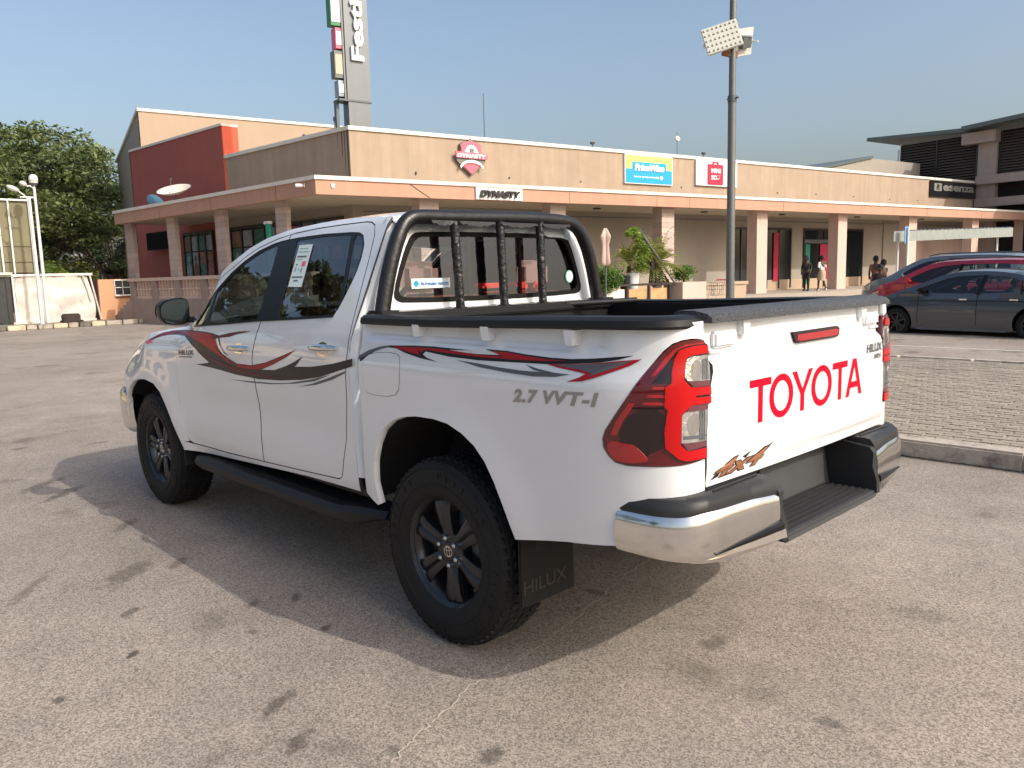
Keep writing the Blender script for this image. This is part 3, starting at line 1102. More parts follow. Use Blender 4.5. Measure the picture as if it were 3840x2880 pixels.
# ---- bed rails and inner bed
for sg in (1, -1):
    b = MB()
    sec = [(-.085, .000), (-.085, .024), (-.05, .031), (.0, .029), (.017, .018), (.021, -.001), (.016, -.010), (.0, -.010)]
    path = [(.505, .876), (.2, .882), (-.4, .884), (-.78, .882), (-.93, .866), (-1.01, .838), (-1.052, .80), (-1.068, .755), (-1.072, .70)]
    path = catmull(path, 5)
    rings = []
    for i, (x, y) in enumerate(path):
        a = path[max(0, i - 1)]
        c = path[min(len(path) - 1, i + 1)]
        t = Vector((c[0] - a[0], c[1] - a[1], 0)).normalized()
        nrm = Vector((t.y, -t.x, 0))
        if nrm.y < 0 and x > -.9:
            nrm = -nrm
        if x <= -.9 and nrm.dot(Vector((-1, .5, 0))) < 0:
            nrm = -nrm
        zz = 1.316 + .018 * sstep(.2, -1.0, x)
        rings.append([b.b.verts.new((x + nrm.x * q[0], sg * (y + nrm.y * q[0]), zz + q[1])) for q in sec])
    for r0, r1 in zip(rings, rings[1:]):
        for k in range(len(sec)):
            j = (k + 1) % len(sec)
            b.b.faces.new((r0[k], r0[j], r1[j], r1[k]))
    b.b.faces.new(rings[0])
    b.b.faces.new(rings[-1][::-1])
    b.build('bed_rail', 'black_plastic', truck, True)
b = MB()
for sg in (1, -1):
    b.box((-.27, sg * .775, 1.17), (1.54, .02, .32))
b.box((.485, 0, 1.17), (.03, 1.53, .32))
b.box((-.27, 0, 1.0), (1.50, 1.53, .03))
for i in range(14):
    b.box((-.27, -.70 + i * .108, 1.022), (1.5, .05, .012))
b.build('bed_liner', 'black_plastic', truck)
b = MB()
for sg in (1, -1):
    b.box((-.05, sg * .66, 1.08), (.95, .21, .16), bev=.04)
b.build('wheel_housing', 'black_plastic', truck)
MB().box((.47, 0, 1.325), (.06, 1.56, .035), bev=.008).build('front_rail', 'black_plastic', truck)

# ---- tailgate
tg = thing('tailgate')
tg.parent = truck
g_out = [(.690, 1.338), (.683, 1.303), (.668, 1.27), (.656, 1.24), (.655, 1.205), (.667, 1.165), (.685, 1.10), (.693, .97), (.691, .83), (.688, .815),
         (-.688, .815), (-.691, .83), (-.693, .97), (-.685, 1.10), (-.667, 1.165), (-.655, 1.205), (-.656, 1.24), (-.668, 1.27), (-.683, 1.303), (-.690, 1.338)]
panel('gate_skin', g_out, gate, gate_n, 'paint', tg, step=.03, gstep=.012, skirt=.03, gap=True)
b = MB()
sec = [(-1.125, 1.334), (-1.122, 1.350), (-1.108, 1.362), (-1.06, 1.372), (-1.0, 1.372), (-.985, 1.366), (-.985, 1.334)]
ys = [-.693, -.5, -.25, 0, .25, .5, .693]
rings = [[b.b.verts.new((x - .010 * (1 - (y / .7) ** 2), y, z + .004)) for x, z in sec] for y in ys]
for r0, r1 in zip(rings, rings[1:]):
    for k in range(len(sec)):
        j = (k + 1) % len(sec)
        b.b.faces.new((r0[k], r0[j], r1[j], r1[k]))
b.b.faces.new(rings[0])
b.b.faces.new(rings[-1][::-1])
b.build('top_cap', 'cap_grain', tg, True)
MB().box((-1.02, 0, 1.08), (.05, 1.37, .52)).build('gate_inner', 'black_plastic', tg)
for sg in (1, -1):
    MB().prism([(.438, 1.336), (.486, 1.336), (.480, 1.288), (.450, 1.288)], lambda u, v, d: Vector((-d, sg * u, v)), 1.075, 1.112).build('tie_hook', 'paint', tg)
    MB().box((-1.090, sg * .572, 1.281), (.026, .135, .052), bev=.008).build('latch_cover', 'paint', tg)
    MB().box((-1.085, sg * .615, 1.243), (.02, .085, .012), bev=.003).build('latch_rod', 'paint', tg)
lamp_o = [(.196, 1.277), (-.160, 1.277), (-.178, 1.268), (-.174, 1.243), (-.160, 1.236), (.160, 1.236), (.176, 1.243)]
panel('brake_lamp', lamp_o, gate, gate_n, 'red_deep', tg, step=.02, off=.010, skirt=.02)
panel('lamp_lens', [(.162, 1.266), (-.150, 1.267), (-.166, 1.262), (-.164, 1.246), (-.15, 1.243), (.152, 1.243), (.165, 1.249)], gate, gate_n, 'red_mid', tg, step=.02, off=.0125, skirt=.003)


def toyota_letters():
    z0, z1 = .982, 1.132
    h = z1 - z0
    st = .030

    def T(x0, w):
        c = x0 + w / 2
        return [[(x0, z1), (x0 + w, z1), (x0 + w, z1 - .026), (c + st / 2, z1 - .026), (c + st / 2, z0), (c - st / 2, z0), (c - st / 2, z1 - .026), (x0, z1 - .026)]], []

    def O(x0, w):
        c = x0 + w / 2
        return [circle(c, z0 + h / 2, w / 2, 28, h / 2 + .003)], [circle(c, z0 + h / 2, w / 2 - .031, 24, h / 2 - .021)]

    def Y(x0, w):
        c = x0 + w / 2
        return [[(x0, z1), (x0 + .034, z1), (c, z0 + h * .54), (x0 + w - .034, z1), (x0 + w, z1), (c + st / 2, z0 + h * .42), (c + st / 2, z0), (c - st / 2, z0), (c - st / 2, z0 + h * .42)]], []

    def A(x0, w):
        c = x0 + w / 2
        return [[(c - .018, z1), (c + .018, z1), (x0 + w, z0), (x0 + w - .032, z0), (x0 + w - .044, z0 + .033), (x0 + .044, z0 + .033), (x0 + .032, z0), (x0, z0)]], [[(c - .027, z0 + .058), (c + .027, z0 + .058), (c, z0 + .120)]]
    out = []
    # u runs from the left of the gate (+y) to the right (-y)
    for f, x0, w in ((T, 0., .140), (O, .128, .168), (Y, .286, .160), (O, .436, .172), (T, .614, .136), (A, .738, .162)):
        o, hs = f(x0, w)
        out.append((o[0], hs))
    return out


for o, hs in toyota_letters():
    panel('letter', [(.450 - u, v) for u, v in o], gate, gate_n, 'letter_red', tg, step=.02, off=.0012, skirt=0, holes=[[(.450 - u, v) for u, v in h] for h in hs])
gfn = lambda y0, z0, off, shear=0.: (lambda u, v, d: gate(y0 - u, z0 + v + shear * u, off))
lettering('gate_badge', 'HILUX', gfn(-.492, 1.142, .003), 'steel_dark', tg, width=.165, height=.036, bold=.02)
lettering('gate_badge', 'SR5', gfn(-.568, 1.112, .003), 'steel_dark', tg, width=.085, height=.020, bold=.02, shear=.3)
# 4x4 sticker: slanted bronze letters with a printed black outline and dark streaks
lettering('sticker_outline', '4x4', gfn(.655, .832, .0012, .012), 'decal_black', tg, width=.335, height=.058, bold=.06, shear=.55, spacing=1.06)
lettering('gate_sticker', '4x4', gfn(.648, .836, .0022, .012), 'bronze', tg, width=.322, height=.050, bold=.03, shear=.55, spacing=1.06)
for q in ([(.67, .832), (.60, .868), (.625, .838)], [(.36, .885), (.285, .903), (.34, .876)], [(.49, .882), (.43, .895), (.47, .874)]):
    panel('sticker_streak', q, gate, gate_n, 'decal_black', tg, step=.03, off=.0016, skirt=0)

def inner(poly, k):
    """outline moved inward by k"""
    out = []
    n = len(poly)
    area = sum(poly[i][0] * poly[(i + 1) % n][1] - poly[(i + 1) % n][0] * poly[i][1] for i in range(n))
    sgn_ = 1 if area > 0 else -1
    for i in range(n):
        a, b_, c = poly[i - 1], poly[i], poly[(i + 1) % n]
        t1 = Vector((b_[0] - a[0], b_[1] - a[1])).normalized()
        t2 = Vector((c[0] - b_[0], c[1] - b_[1])).normalized()
        t = (t1 + t2)
        if t.length < .5:
            out.append((b_[0] - t1.x * k * 3, b_[1] - t1.y * k * 3))
            continue
        t.normalize()
        out.append((b_[0] - t.y * k * sgn_, b_[1] + t.x * k * sgn_))
    return out


# ---- tail lights
for sg in (1, -1):
    tl = thing('tail_light')
    tl.parent = truck
    kw = dict(skirt=.004, sgn=sg)
    panel('lamp_housing', ld, side, side_n, 'red_dark', tl, step=.02, off=.004, skirt=.03, sgn=sg)
    panel('smoked_lens', round_poly(OL['l_dark'], 1), side, side_n, 'red_deep', tl, step=.02, off=.0062, **kw)
    panel('smoked_lens', OL['l_dark2'], side, side_n, 'red_deep', tl, step=.02, off=.0062, **kw)
    panel('side_marker', round_poly(OL['l_amber'], 1), side, side_n, 'red_mid', tl, step=.02, off=.009, **kw)
    up = [(-1.1144, 1.2592), (-1.1436, 1.2663), (-1.20, 1.2715), (-1.262, 1.2715), (-1.270, 1.2470), (-1.1747, 1.2440), (-1.1524, 1.2365), (-1.1423, 1.2189), (-1.1414, 1.1709), (-1.178, 1.1463), (-1.288, 1.1400), (-1.292, 1.1160), (-1.205, 1.1200), (-1.202, 1.1130), (-1.2907, 1.1093), (-1.291, 1.0890), (-1.1827, 1.0911), (-1.1352, 1.0648), (-1.1297, .9682), (-1.1617, .9473), (-1.2582, .9480), (-1.2584, .9162), (-1.1518, .9177), (-1.1193, .9252), (-1.0648, .9606), (-1.0617, 1.0106), (-1.0754, 1.0807), (-1.0636, 1.0895), (-1.0651, 1.1498), (-1.0886, 1.1602), (-1.0847, 1.1946), (-1.0921, 1.2311)]
    panel('light_guide', up, side, side_n, 'red_bright', tl, step=.015, off=.012, skirt=.008, sgn=sg)
    panel('clear_lens', [(-1.1587, 1.2405), (-1.268, 1.2403), (-1.290, 1.205), (-1.288, 1.147), (-1.191, 1.1506), (-1.1473, 1.1764), (-1.1479, 1.2281)], side, side_n, 'clear_lens', tl, step=.012, off=.0075, **kw)
    panel('clear_lens', [(-1.1827, 1.0883), (-1.276, 1.0865), (-1.2599, 1.026), (-1.2581, .9569), (-1.1637, .9537), (-1.1354, .9759), (-1.1386, 1.0656)], side, side_n, 'clear_lens', tl, step=.012, off=.0075, **kw)
    panel('guide_edge', inner(up, -.0045), side, side_n, 'red_deep', tl, step=.02, off=.0085, skirt=0, sgn=sg)
    for k_ in ('tr1', 'tr2', 'tr3'):
        panel('lens_smoke', OL[k_], side, side_n, 'lens_smoke', tl, step=.02, off=.0092, skirt=.001, sgn=sg)
    for cs, cz, rr in ((-1.205, 1.197, .030), (-1.195, 1.030, .032)):
        panel('reflector_bowl', circle(cs, cz, rr, 18, rr * 1.1), side, side_n, 'chrome', tl, step=.012, off=.0085, skirt=.001, sgn=sg)
    for k in range(4):
        panel('lens_rib', [(-1.238 - k * .009, 1.165), (-1.2415 - k * .009, 1.165), (-1.2415 - k * .009, 1.230), (-1.238 - k * .009, 1.230)], side, side_n, 'steel_dark', tl, step=.03, off=.0088, skirt=0, sgn=sg)
        panel('lens_rib', [(-1.226 - k * .008, .975), (-1.2295 - k * .008, .975), (-1.2295 - k * .008, 1.075), (-1.226 - k * .008, 1.075)], side, side_n, 'steel_dark', tl, step=.03, off=.0088, skirt=0, sgn=sg)
    panel('lens_sill', [(-1.143, .985), (-1.256, .982), (-1.256, .992), (-1.141, .996)], side, side_n, 'decal_slate', tl, step=.03, off=.0088, skirt=0, sgn=sg)
    for za in (1.142, 1.118, 1.095):
        panel('reflector_bar', [(-.975 - (za - 1.09) * .7, za), (-1.060, za), (-1.062, za + .008), (-.982 - (za - 1.09) * .7, za + .008)], side, side_n, 'red_mid', tl, step=.03, off=.009, **kw)
    panel('lamp_seam', [(-.925, 1.085), (-1.062, 1.088), (-1.062, 1.083), (-.925, 1.080)], side, side_n, 'black_trim', tl, step=.03, off=.0068, skirt=0, sgn=sg)
    panel('edge_strip', [(-.862, .992), (-.882, 1.035), (-.93, 1.098), (-.952, 1.098), (-.905, 1.035), (-.884, .992)], side, side_n, 'red_mid', tl, step=.03, off=.0070, **kw)  # mid red strips along the lamp edge
    panel('edge_strip', [(-1.05, 1.236), (-1.092, 1.262), (-1.15, 1.277), (-1.25, 1.280), (-1.25, 1.2755), (-1.15, 1.271), (-1.10, 1.256), (-1.02, 1.185), (-1.0, 1.178)], side, side_n, 'red_mid', tl, step=.03, off=.0070, **kw)

# ---- rear bumper
bump = thing('rear_bumper')
bump.parent = truck
cpath = catmull([(-.90, .892), (-.96, .888), (-1.04, .875), (-1.105, .842), (-1.148, .795), (-1.172, .72), (-1.186, .60), (-1.197, .50), (-1.205, .405)], 6)


def loft(path, secfn, sg, name, m, parent, closed=True, cap=True):
    b = MB()
    rings = []
    n = len(path)
    for i, (x, y) in enumerate(path):
        a = path[max(0, i - 1)]
        c = path[min(n - 1, i + 1)]
        t = Vector((c[0] - a[0], c[1] - a[1], 0)).normalized()
        nr = Vector((t.y, -t.x, 0))      # outward for the left piece, which runs rearward then inward
        if nr.dot(Vector((x + .75, y * .8, 0))) < 0:
            nr = -nr
        sec = secfn(i / (n - 1))
        rings.append([b.b.verts.new((x + nr.x * q[0], sg * (y + nr.y * q[0]), q[1])) for q in sec])
    for r0, r1 in zip(rings, rings[1:]):
        for k in range(len(rings[0])):
            j = (k + 1) % len(rings[0])
            if j == 0 and not closed:
                continue
            b.b.faces.new((r0[k], r0[j], r1[j], r1[k]))
    if cap:
        b.b.faces.new(rings[0])
        b.b.faces.new(rings[-1][::-1])
    return b.build(name, m, parent, True)


for sg in (1, -1):
    def chrome(t):
        zt = .748 + .012 * sstep(.35, .6, t) - .010 * sstep(.8, 1., t)
        zb = .611 - .010 * sstep(.1, .5, t)
        return [(-.05, zb + .005), (-.014, zb), (-.002, zb + .010), (.004, zb + .032), (.007, zb + .065), (.005, zt - .035), (.000, zt - .010), (-.008, zt), (-.05, zt)]

    def cap(t):
        zt = .748 + .012 * sstep(.35, .6, t) - .010 * sstep(.8, 1., t)
        zz = .800 + .006 * sstep(.2, .6, t)
        w = .125
        return [(-w, zt - .02), (-.012, zt - .02), (-.006, zt + .006), (-.012, zt + .030), (-.028, zz - .004), (-.05, zz), (-w, zz)]
    loft(cpath, chrome, sg, 'chrome_corner', 'chrome_soft', bump)
    loft(cpath, cap, sg, 'bumper_top', 'bumper_plastic', bump)
    # lower lip with the slot that splits chrome from the plastic wing
    lp = catmull([(-1.13, .81), (-1.165, .73), (-1.185, .62), (-1.205, .50), (-1.222, .395)], 6)
    loft(lp, lambda t: [(-.07, .606), (-.004 + .010 * t, .612 + .022 * t), (-.002 + .014 * t, .606), (-.010 + .006 * t, .598 - .012 * math.sin(t * PI)), (-.07, .596)], sg, 'lower_lip', 'chrome_soft', bump)
    loft(catmull([(-1.168, .74), (-1.184, .63), (-1.203, .50), (-1.214, .402)], 6), lambda t: [(-.03, .620 + .014 * t), (.0075 + .005 * t, .621 + .014 * t), (.008 + .005 * t, .625 + .028 * t), (.003, .626 + .036 * t), (-.03, .626 + .036 * t)], sg, 'lip_insert', 'black_trim', bump)
    # inner cheek of the recess
    MB().prism([(-1.223, .590), (-1.222, .640), (-1.203, .70), (-1.205, .755), (-1.19, .775), (-1.00, .80), (-.96, .80), (-.96, .58)], lambda u, v, d: Vector((u, sg * d, v)), .372, .404).build('recess_cheek', 'bumper_plastic', bump, True)
b = MB()
b.box((-1.105, 0, .588), (.235, .75, .030), bev=.008)
b.build('step_pad', 'recess_plastic', bump, True)
for i in range(7):
    MB().box((-1.195 + i * .028, 0, .607), (.010, .70, .010), bev=.002).build('step_rib', 'bumper_plastic', bump)
MB().box((-.995, 0, .70), (.03, .80, .22), ry=R(10), bev=.006).build('recess_wall', 'recess_plastic', bump)
MB().box((-1.018, -.02, .69), (.012, .42, .14), ry=R(10), bev=.01).build('plate_recess', 'recess_plastic', bump)
MB().box((-1.03, 0, .800), (.09, 1.34, .022), bev=.004).build('sill_strip', 'bumper_plastic', bump)
for sg in (1, -1):
    for k in range(3):
        MB().box((-1.085 - k * .022, sg * .555, .8085), (.008, .27, .006), bev=.002).build('top_rib', 'bumper_plastic', bump)

# ---- cab
cab = truck
D_TOP = [(2.575, 1.235), (2.42, 1.358), (2.274, 1.462), (2.13, 1.550), (1.937, 1.644), (1.81, 1.688), (1.62, 1.728), (1.44, 1.749), (1.23, 1.761), (1.0, 1.766), (.80, 1.767), (.745, 1.762), (.705, 1.745), (.682, 1.704)]
D_REAR = [(.682, 1.704), (.664, 1.604), (.648, 1.46), (.628, 1.30), (.622, 1.193), (.6256, 1.1155), (.632, 1.08), (.652, .927), (.684, .767), (.720, .667), (.742, .60), (.758, .574), (.785, .566)]
D_FRONT = [(2.475, .5075), (2.512, .520), (2.535, .560), (2.5546, .6087), (2.5782, .7416), (2.592, .888), (2.582, .999), (2.567, 1.09), (2.565, 1.1645), (2.575, 1.235)]
SEAM = [(1.5493, .531), (1.5396, .6093), (1.5366, .7268), (1.5352, .8506), (1.5417, .9594), (1.5476, 1.03), (1.5421, 1.0877), (1.5209, 1.1805), (1.5005, 1.26), (1.4925, 1.301)]
DLO_F = [(1.4925, 1.302), (1.70, 1.289), (1.948, 1.2715), (2.20, 1.2545), (2.40, 1.243), (2.435, 1.262), (2.335, 1.345), (2.255, 1.408), (2.155, 1.482), (2.06, 1.557), (1.94, 1.622), (1.803, 1.674), (1.657, 1.706), (1.57, 1.717), (1.4925, 1.722)]
DLO_R = [(1.4925, 1.722), (1.40, 1.727), (1.143, 1.732), (.886, 1.727), (.812, 1.721), (.772, 1.706), (.738, 1.66), (.725, 1.60), (.727, 1.54), (.738, 1.490), (.762, 1.412), (.783, 1.36), (.800, 1.338), (.82, 1.332), (1.153, 1.317), (1.4925, 1.302)]
g = .0045
front_door = [(x, z) for x, z in [(2.475, .5075), (2.04, .5125), (1.5493 + g, .531)][::1]]
front_door = [(1.5493 + g, .531)] + [(2.04, .5125), (2.475, .5075)] + D_FRONT[1:-1] + D_TOP[:7] + [(1.4925 + g, 1.745), (1.4925 + g, 1.722)] + DLO_F[::-1][1:-1] + [(1.4925 + g, 1.301)] + [(x + g, z) for x, z in SEAM[::-1][1:-1]]
rear_door = [(1.5493 - g, .531)] + [(x - g, z) for x, z in SEAM[1:-1]] + [(1.4925 - g, 1.301)] + DLO_R[::-1][1:-1] + [(1.4925 - g, 1.722), (1.4925 - g, 1.745)] + D_TOP[7:-1] + D_REAR + [(1.0978, .551)]
for sg in (1, -1):
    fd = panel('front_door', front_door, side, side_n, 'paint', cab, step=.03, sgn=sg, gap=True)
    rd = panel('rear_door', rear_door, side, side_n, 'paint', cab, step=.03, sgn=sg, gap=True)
    # glass and black surround
    gf = round_poly([(2.14, 1.266), (1.565, 1.302), (1.555, 1.32), (1.555, 1.40), (1.585, 1.60), (1.60, 1.700), (1.653, 1.6936), (1.7976, 1.660), (1.9357, 1.6083), (2.0531, 1.5441), (2.1502, 1.4689), (2.185, 1.43), (2.17, 1.33)], 1)
    gq = round_poly([(.774, 1.3758), (.800, 1.5), (.835, 1.60), (.862, 1.715), (.8097, 1.7083), (.780, 1.695), (.7520, 1.6475), (.742, 1.5737), (.7506, 1.4944)], 1)
    gr = [(1.330, 1.3124), (1.362, 1.45), (1.392, 1.58), (1.410, 1.708), (1.395, 1.7145), (1.1427, 1.7215), (.8957, 1.7168), (.886, 1.705), (.848, 1.58), (.800, 1.42), (.792, 1.348), (.80, 1.340)]
    tri = [(2.34, 1.252), (2.40, 1.250), (2.418, 1.262), (2.33, 1.337), (2.235, 1.412), (2.225, 1.36), (2.215, 1.262)]
    panel('window_surround', DLO_F, side, side_n, 'black_trim', fd, step=.03, off=-.004, holes=[gf, tri], sgn=sg)
    panel('window_surround', DLO_R, side, side_n, 'black_trim', rd, step=.03, off=-.004, holes=[gr, gq], sgn=sg)
    panel('window_glass', gf, side, side_n, 'glass_side', fd, step=.05, off=-.008, skirt=0, sgn=sg)
    panel('quarter_glass', tri, side, side_n, 'glass_side', fd, step=.05, off=-.008, skirt=0, sgn=sg)
    panel('window_glass', gr, side, side_n, 'glass_side', rd, step=.05, off=-.008, skirt=0, sgn=sg)
    panel('quarter_glass', gq, side, side_n, 'glass_side', rd, step=.05, off=-.008, skirt=0, sgn=sg)
    # belt moulding
    panel('belt_moulding', [(1.4925 + g, 1.303), (1.948, 1.2735), (2.42, 1.244), (2.42, 1.236), (1.948, 1.2635), (1.4925 + g, 1.293)], side, side_n, 'black_trim', fd, step=.05, off=.006, skirt=.006, sgn=sg)
    panel('belt_moulding', [(.80, 1.338), (1.153, 1.319), (1.4925 - g, 1.303), (1.4925 - g, 1.293), (1.153, 1.308), (.803, 1.327)], side, side_n, 'black_trim', rd, step=.05, off=.006, skirt=.006, sgn=sg)
    # door pulls: chrome bar over a chrome cup
    for d_, x0, x1, z0, z1 in ((fd, 1.555, 1.800, 1.148, 1.139), (rd, .690, .935, 1.188, 1.180)):
        cx, cz = (x0 + x1) / 2, (z0 + z1) / 2
        panel('handle_cup', circle(cx + .02, cz - .004, .052, 24, .034), side, side_n, 'chrome', d_, step=.02, off=.002, skirt=.002, sgn=sg)
        b = MB()
        pts, rad = [], []
        for i in range(15):
            t = i / 14
            x = x0 + (x1 - x0) * t
            z = z0 + (z1 - z0) * t
            pp = side(x, z, .014 + .020 * math.sin(t * PI) ** .7)
            pts.append((pp[0], sg * pp[1], pp[2]))
            rad.append(.0075 + .0105 * (math.sin(min(1., t * 1.5 + .12) * PI * .62)) * (1 - t ** 6))
        b.tube(pts, rad, 14)
        b.build('door_handle', 'chrome', d_, True, R(70))
# frame of the cab side: sill, pillars, cant rail
FRAME = [(.605, .532), (1.10, .524), (1.55, .500), (2.04, .474), (2.50, .452), (2.62, .447)]
ROOFL = [(2.62, 1.243), (2.47, 1.368), (2.29, 1.505), (2.12, 1.608), (1.93, 1.692), (1.75, 1.742), (1.52, 1.777), (1.25, 1.797), (.95, 1.800), (.75, 1.793), (.605, 1.780)]
cab_frame = FRAME + [(2.60, .509), (2.490, .5005)] + [(2.0, .506), (1.548, .5255), (1.10, .5455), (.78, .5605)] + [(x - .006, z) for x, z in D_REAR[::-1][1:]] + [(x, z + .006) for x, z in D_TOP[::-1][1:-1]] + [(2.585, 1.240)] + ROOFL
for sg in (1, -1):
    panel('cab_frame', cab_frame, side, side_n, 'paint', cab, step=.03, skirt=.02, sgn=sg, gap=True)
# dark backing behind the door joints
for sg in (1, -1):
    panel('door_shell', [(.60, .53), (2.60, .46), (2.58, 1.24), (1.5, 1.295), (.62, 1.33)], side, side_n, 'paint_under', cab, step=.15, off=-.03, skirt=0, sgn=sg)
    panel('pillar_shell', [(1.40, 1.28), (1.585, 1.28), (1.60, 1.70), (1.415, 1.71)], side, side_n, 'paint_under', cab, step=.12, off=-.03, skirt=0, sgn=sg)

# roof, windscreen surround
def edge_z(x):
    tab = [(.56, 1.770), (.605, 1.780), (.75, 1.793), (.95, 1.800), (1.25, 1.797), (1.52, 1.777), (1.75, 1.742), (1.93, 1.692), (2.12, 1.608), (2.29, 1.505), (2.47, 1.368), (2.62, 1.243)]
    return lerp_tab(x, tab)


def roof_grid(xs, name, m, parent, off=0., inset=1.):
    V, F = [], []
    ny = 28
    for x in xs:
        ze = edge_z(x)
        hw = half_width(max(x, .62), ze) * inset
        bow = .17 * sstep(1.6, 2.3, x)
        crown = .036 * (1 - sstep(1.7, 2.1, x)) + .01
        rear = .02 * sstep(.66, .56, x)
        for j in range(ny + 1):
            u = -1 + 2 * j / ny
            V.append((x + bow * (1 - u * u) + (0 if x > .7 else -.012 * (1 - u ** 4)), hw * u, ze + (crown - rear * .5) * (1 - abs(u) ** 2.6) + off - rear))
    for i in range(len(xs) - 1):
        for j in range(ny):
            a = i * (ny + 1) + j
            F.append((a, a + 1, a + ny + 2, a + ny + 1))
    return mesh_obj(name, V, F, m, parent, True)


roof_grid([.562, .575, .605, .66, .75, .85, .95, 1.05, 1.15, 1.25, 1.35, 1.45, 1.52, 1.6, 1.68, 1.75], 'roof_skin', 'paint', cab)
roof_grid([1.75, 1.80, 1.86, 1.93], 'header', 'paint', cab, 0.)
roof_grid([1.93, 2.0, 2.12, 2.2, 2.29, 2.38, 2.47, 2.55, 2.62], 'windscreen', 'glass_front', cab, 0., .95)
roof_grid([.60, .8, 1.2, 1.5, 1.74], 'headliner', 'seat_tan', cab, -.05, .94)
# rear wall of the cab
hwf = lambda z: half_width(back_x(z) + BACK_R + .02, z) - BACK_R + BACK_R * PI / 2
rows = [.60, .80, 1.0, 1.12, 1.2, 1.28, 1.36, 1.44, 1.52, 1.60, 1.68, 1.73, 1.765, 1.785]
bo = [(hwf(z), z) for z in rows] + [(0, 1.80)] + [(-hwf(z), z) for z in rows[::-1]]
win_o = round_poly([(.60, 1.383), (.0, 1.376), (-.60, 1.383), (-.652, 1.40), (-.655, 1.44), (-.61, 1.57), (-.565, 1.668), (-.53, 1.708), (-.48, 1.716), (.0, 1.720), (.48, 1.716), (.53, 1.708), (.565, 1.668), (.61, 1.57), (.655, 1.44), (.652, 1.40)], 1)
panel('cab_back', bo, back, back_n, 'paint', cab, step=.03, holes=[win_o])
rw = thing('rear_window')
rw.parent = cab
shrink = lambda P, a, b_, c=(0, 1.55): [(c[0] + (x - c[0]) * a, c[1] + (z - c[1]) * b_) for x, z in P]
panel('glass_border', win_o, back, back_n, 'frit', rw, step=.03, off=.003, holes=[shrink(win_o, .955, .86)])
panel('window_glass', shrink(win_o, .96, .87), back, back_n, 'glass_back', rw, step=.06, off=.001, skirt=0)
for y in (.178, -.178):
    MB().box((back_x(1.55) + .012, y, 1.55), (.010, .018, .30)).build('slider_frame', 'black_trim', rw)
MB().box((back_x(1.45) + .012, 0, 1.428), (.012, .36, .018)).build('slider_frame', 'black_trim', rw)
MB().box((back_x(1.69) + .012, 0, 1.695), (.012, .36, .014)).build('slider_frame', 'black_trim', rw)
for z in (1.332, 1.348, 1.364):
    MB().box((back_x(1.35) - .004, -.01, z - .012), (.012, 1.28, .005), bev=.002).build('back_crease', 'paint', cab)
# protective film strip along the top of the window
V, F = [], []
for i in range(41):
    y = .53 - 1.10 * i / 40
    zt = 1.768
    zb = 1.722 - .024 * sstep(-.30, -.56, y) + .005 * math.sin(i * .9) - .010 * (i > 32)
    V += [(back_x(1.75) - .012 + .003 * math.sin(i * 1.3), y, zt), (back_x(1.72) - .010 - .004 * math.sin(i * 1.7), y, zb)]
    if i:
        a = 2 * i
        F.append((a - 2, a, a + 1, a - 1))
mesh_obj('protective_film', V, F, 'film', cab, True)
# stickers on the glass
bf = lambda y0, z0, off: (lambda u, v, d: back(y0 - u, z0 + v, off))
sx0, sz0 = .555, 1.449
st = mesh_obj('dealer_sticker', [back(sx0 - u, sz0 + v, .006) for u, v in ((0, 0), (.233, 0), (.233, .047), (0, .047))], [(0, 1, 2, 3)], 'sticker', rw)
lettering('sticker_lettering', 'Al-Futtaim motors', bf(sx0 - .052, sz0 + .014, .008), 'sticker_blue', rw, width=.172, height=.018, bold=.02)
for a in range(4):
    cx, cz = .027 + .0085 * math.cos(PI / 2 * a), .0235 + .0085 * math.sin(PI / 2 * a)
    P2 = circle(cx, cz, .0075, 10)
    mesh_obj('sticker_flower', [back(sx0 - u, sz0 + v, .008) for u, v in P2], [tuple(range(10))], 'sticker_cyan', rw)
rs = mesh_obj('round_sticker', [back(-.553 - u, 1.484 + v, .006) for u, v in circle(0, 0, .032, 20, .035)], [tuple(range(20))], 'sticker_green', rw)
mesh_obj('sticker_disc', [back(-.553 - u, 1.484 + v, .008) for u, v in circle(0, 0, .026, 20, .029)], [tuple(range(20))], 'sticker', rw)
# info sheet on the rear door glass
rd = bpy.data.objects['rear_door']
SH = [(1.3376, 1.4724), (1.3663, 1.6871), (1.2266, 1.6856), (1.1987, 1.4705)]
SHU = lambda u, v: (SH[0][0] * (1 - u) * (1 - v) + SH[3][0] * u * (1 - v) + SH[2][0] * u * v + SH[1][0] * (1 - u) * v, SH[0][1] * (1 - u) * (1 - v) + SH[3][1] * u * (1 - v) + SH[2][1] * u * v + SH[1][1] * (1 - u) * v)
sheet = panel('info_sheet', SH, side, side_n, 'sticker', rd, step=.05, off=-.004, skirt=0)
for u0, v0, u1, v1, mm in ((.12, .90, .75, .92, 'sticker_green'), (.12, .82, .88, .84, 'sticker_green'), (.10, .70, .80, .735, 'decal_slate'), (.58, .48, .84, .60, 'sign_pink'), (.18, .50, .28, .54, 'decal_slate'), (.16, .36, .26, .46, 'sticker_green'), (.60, .34, .72, .44, 'sticker_green'), (.10, .215, .90, .245, 'decal_slate'), (.30, .13, .62, .16, 'decal_slate'), (.14, .64, .55, .655, 'sticker_green'), (.4, .40, .5, .42, 'decal_slate')):
    panel('sheet_print', [SHU(u0, v0), SHU(u1, v0), SHU(u1, v1), SHU(u0, v1)], side, side_n, mm, rd, step=.1, off=-.003, skirt=0)

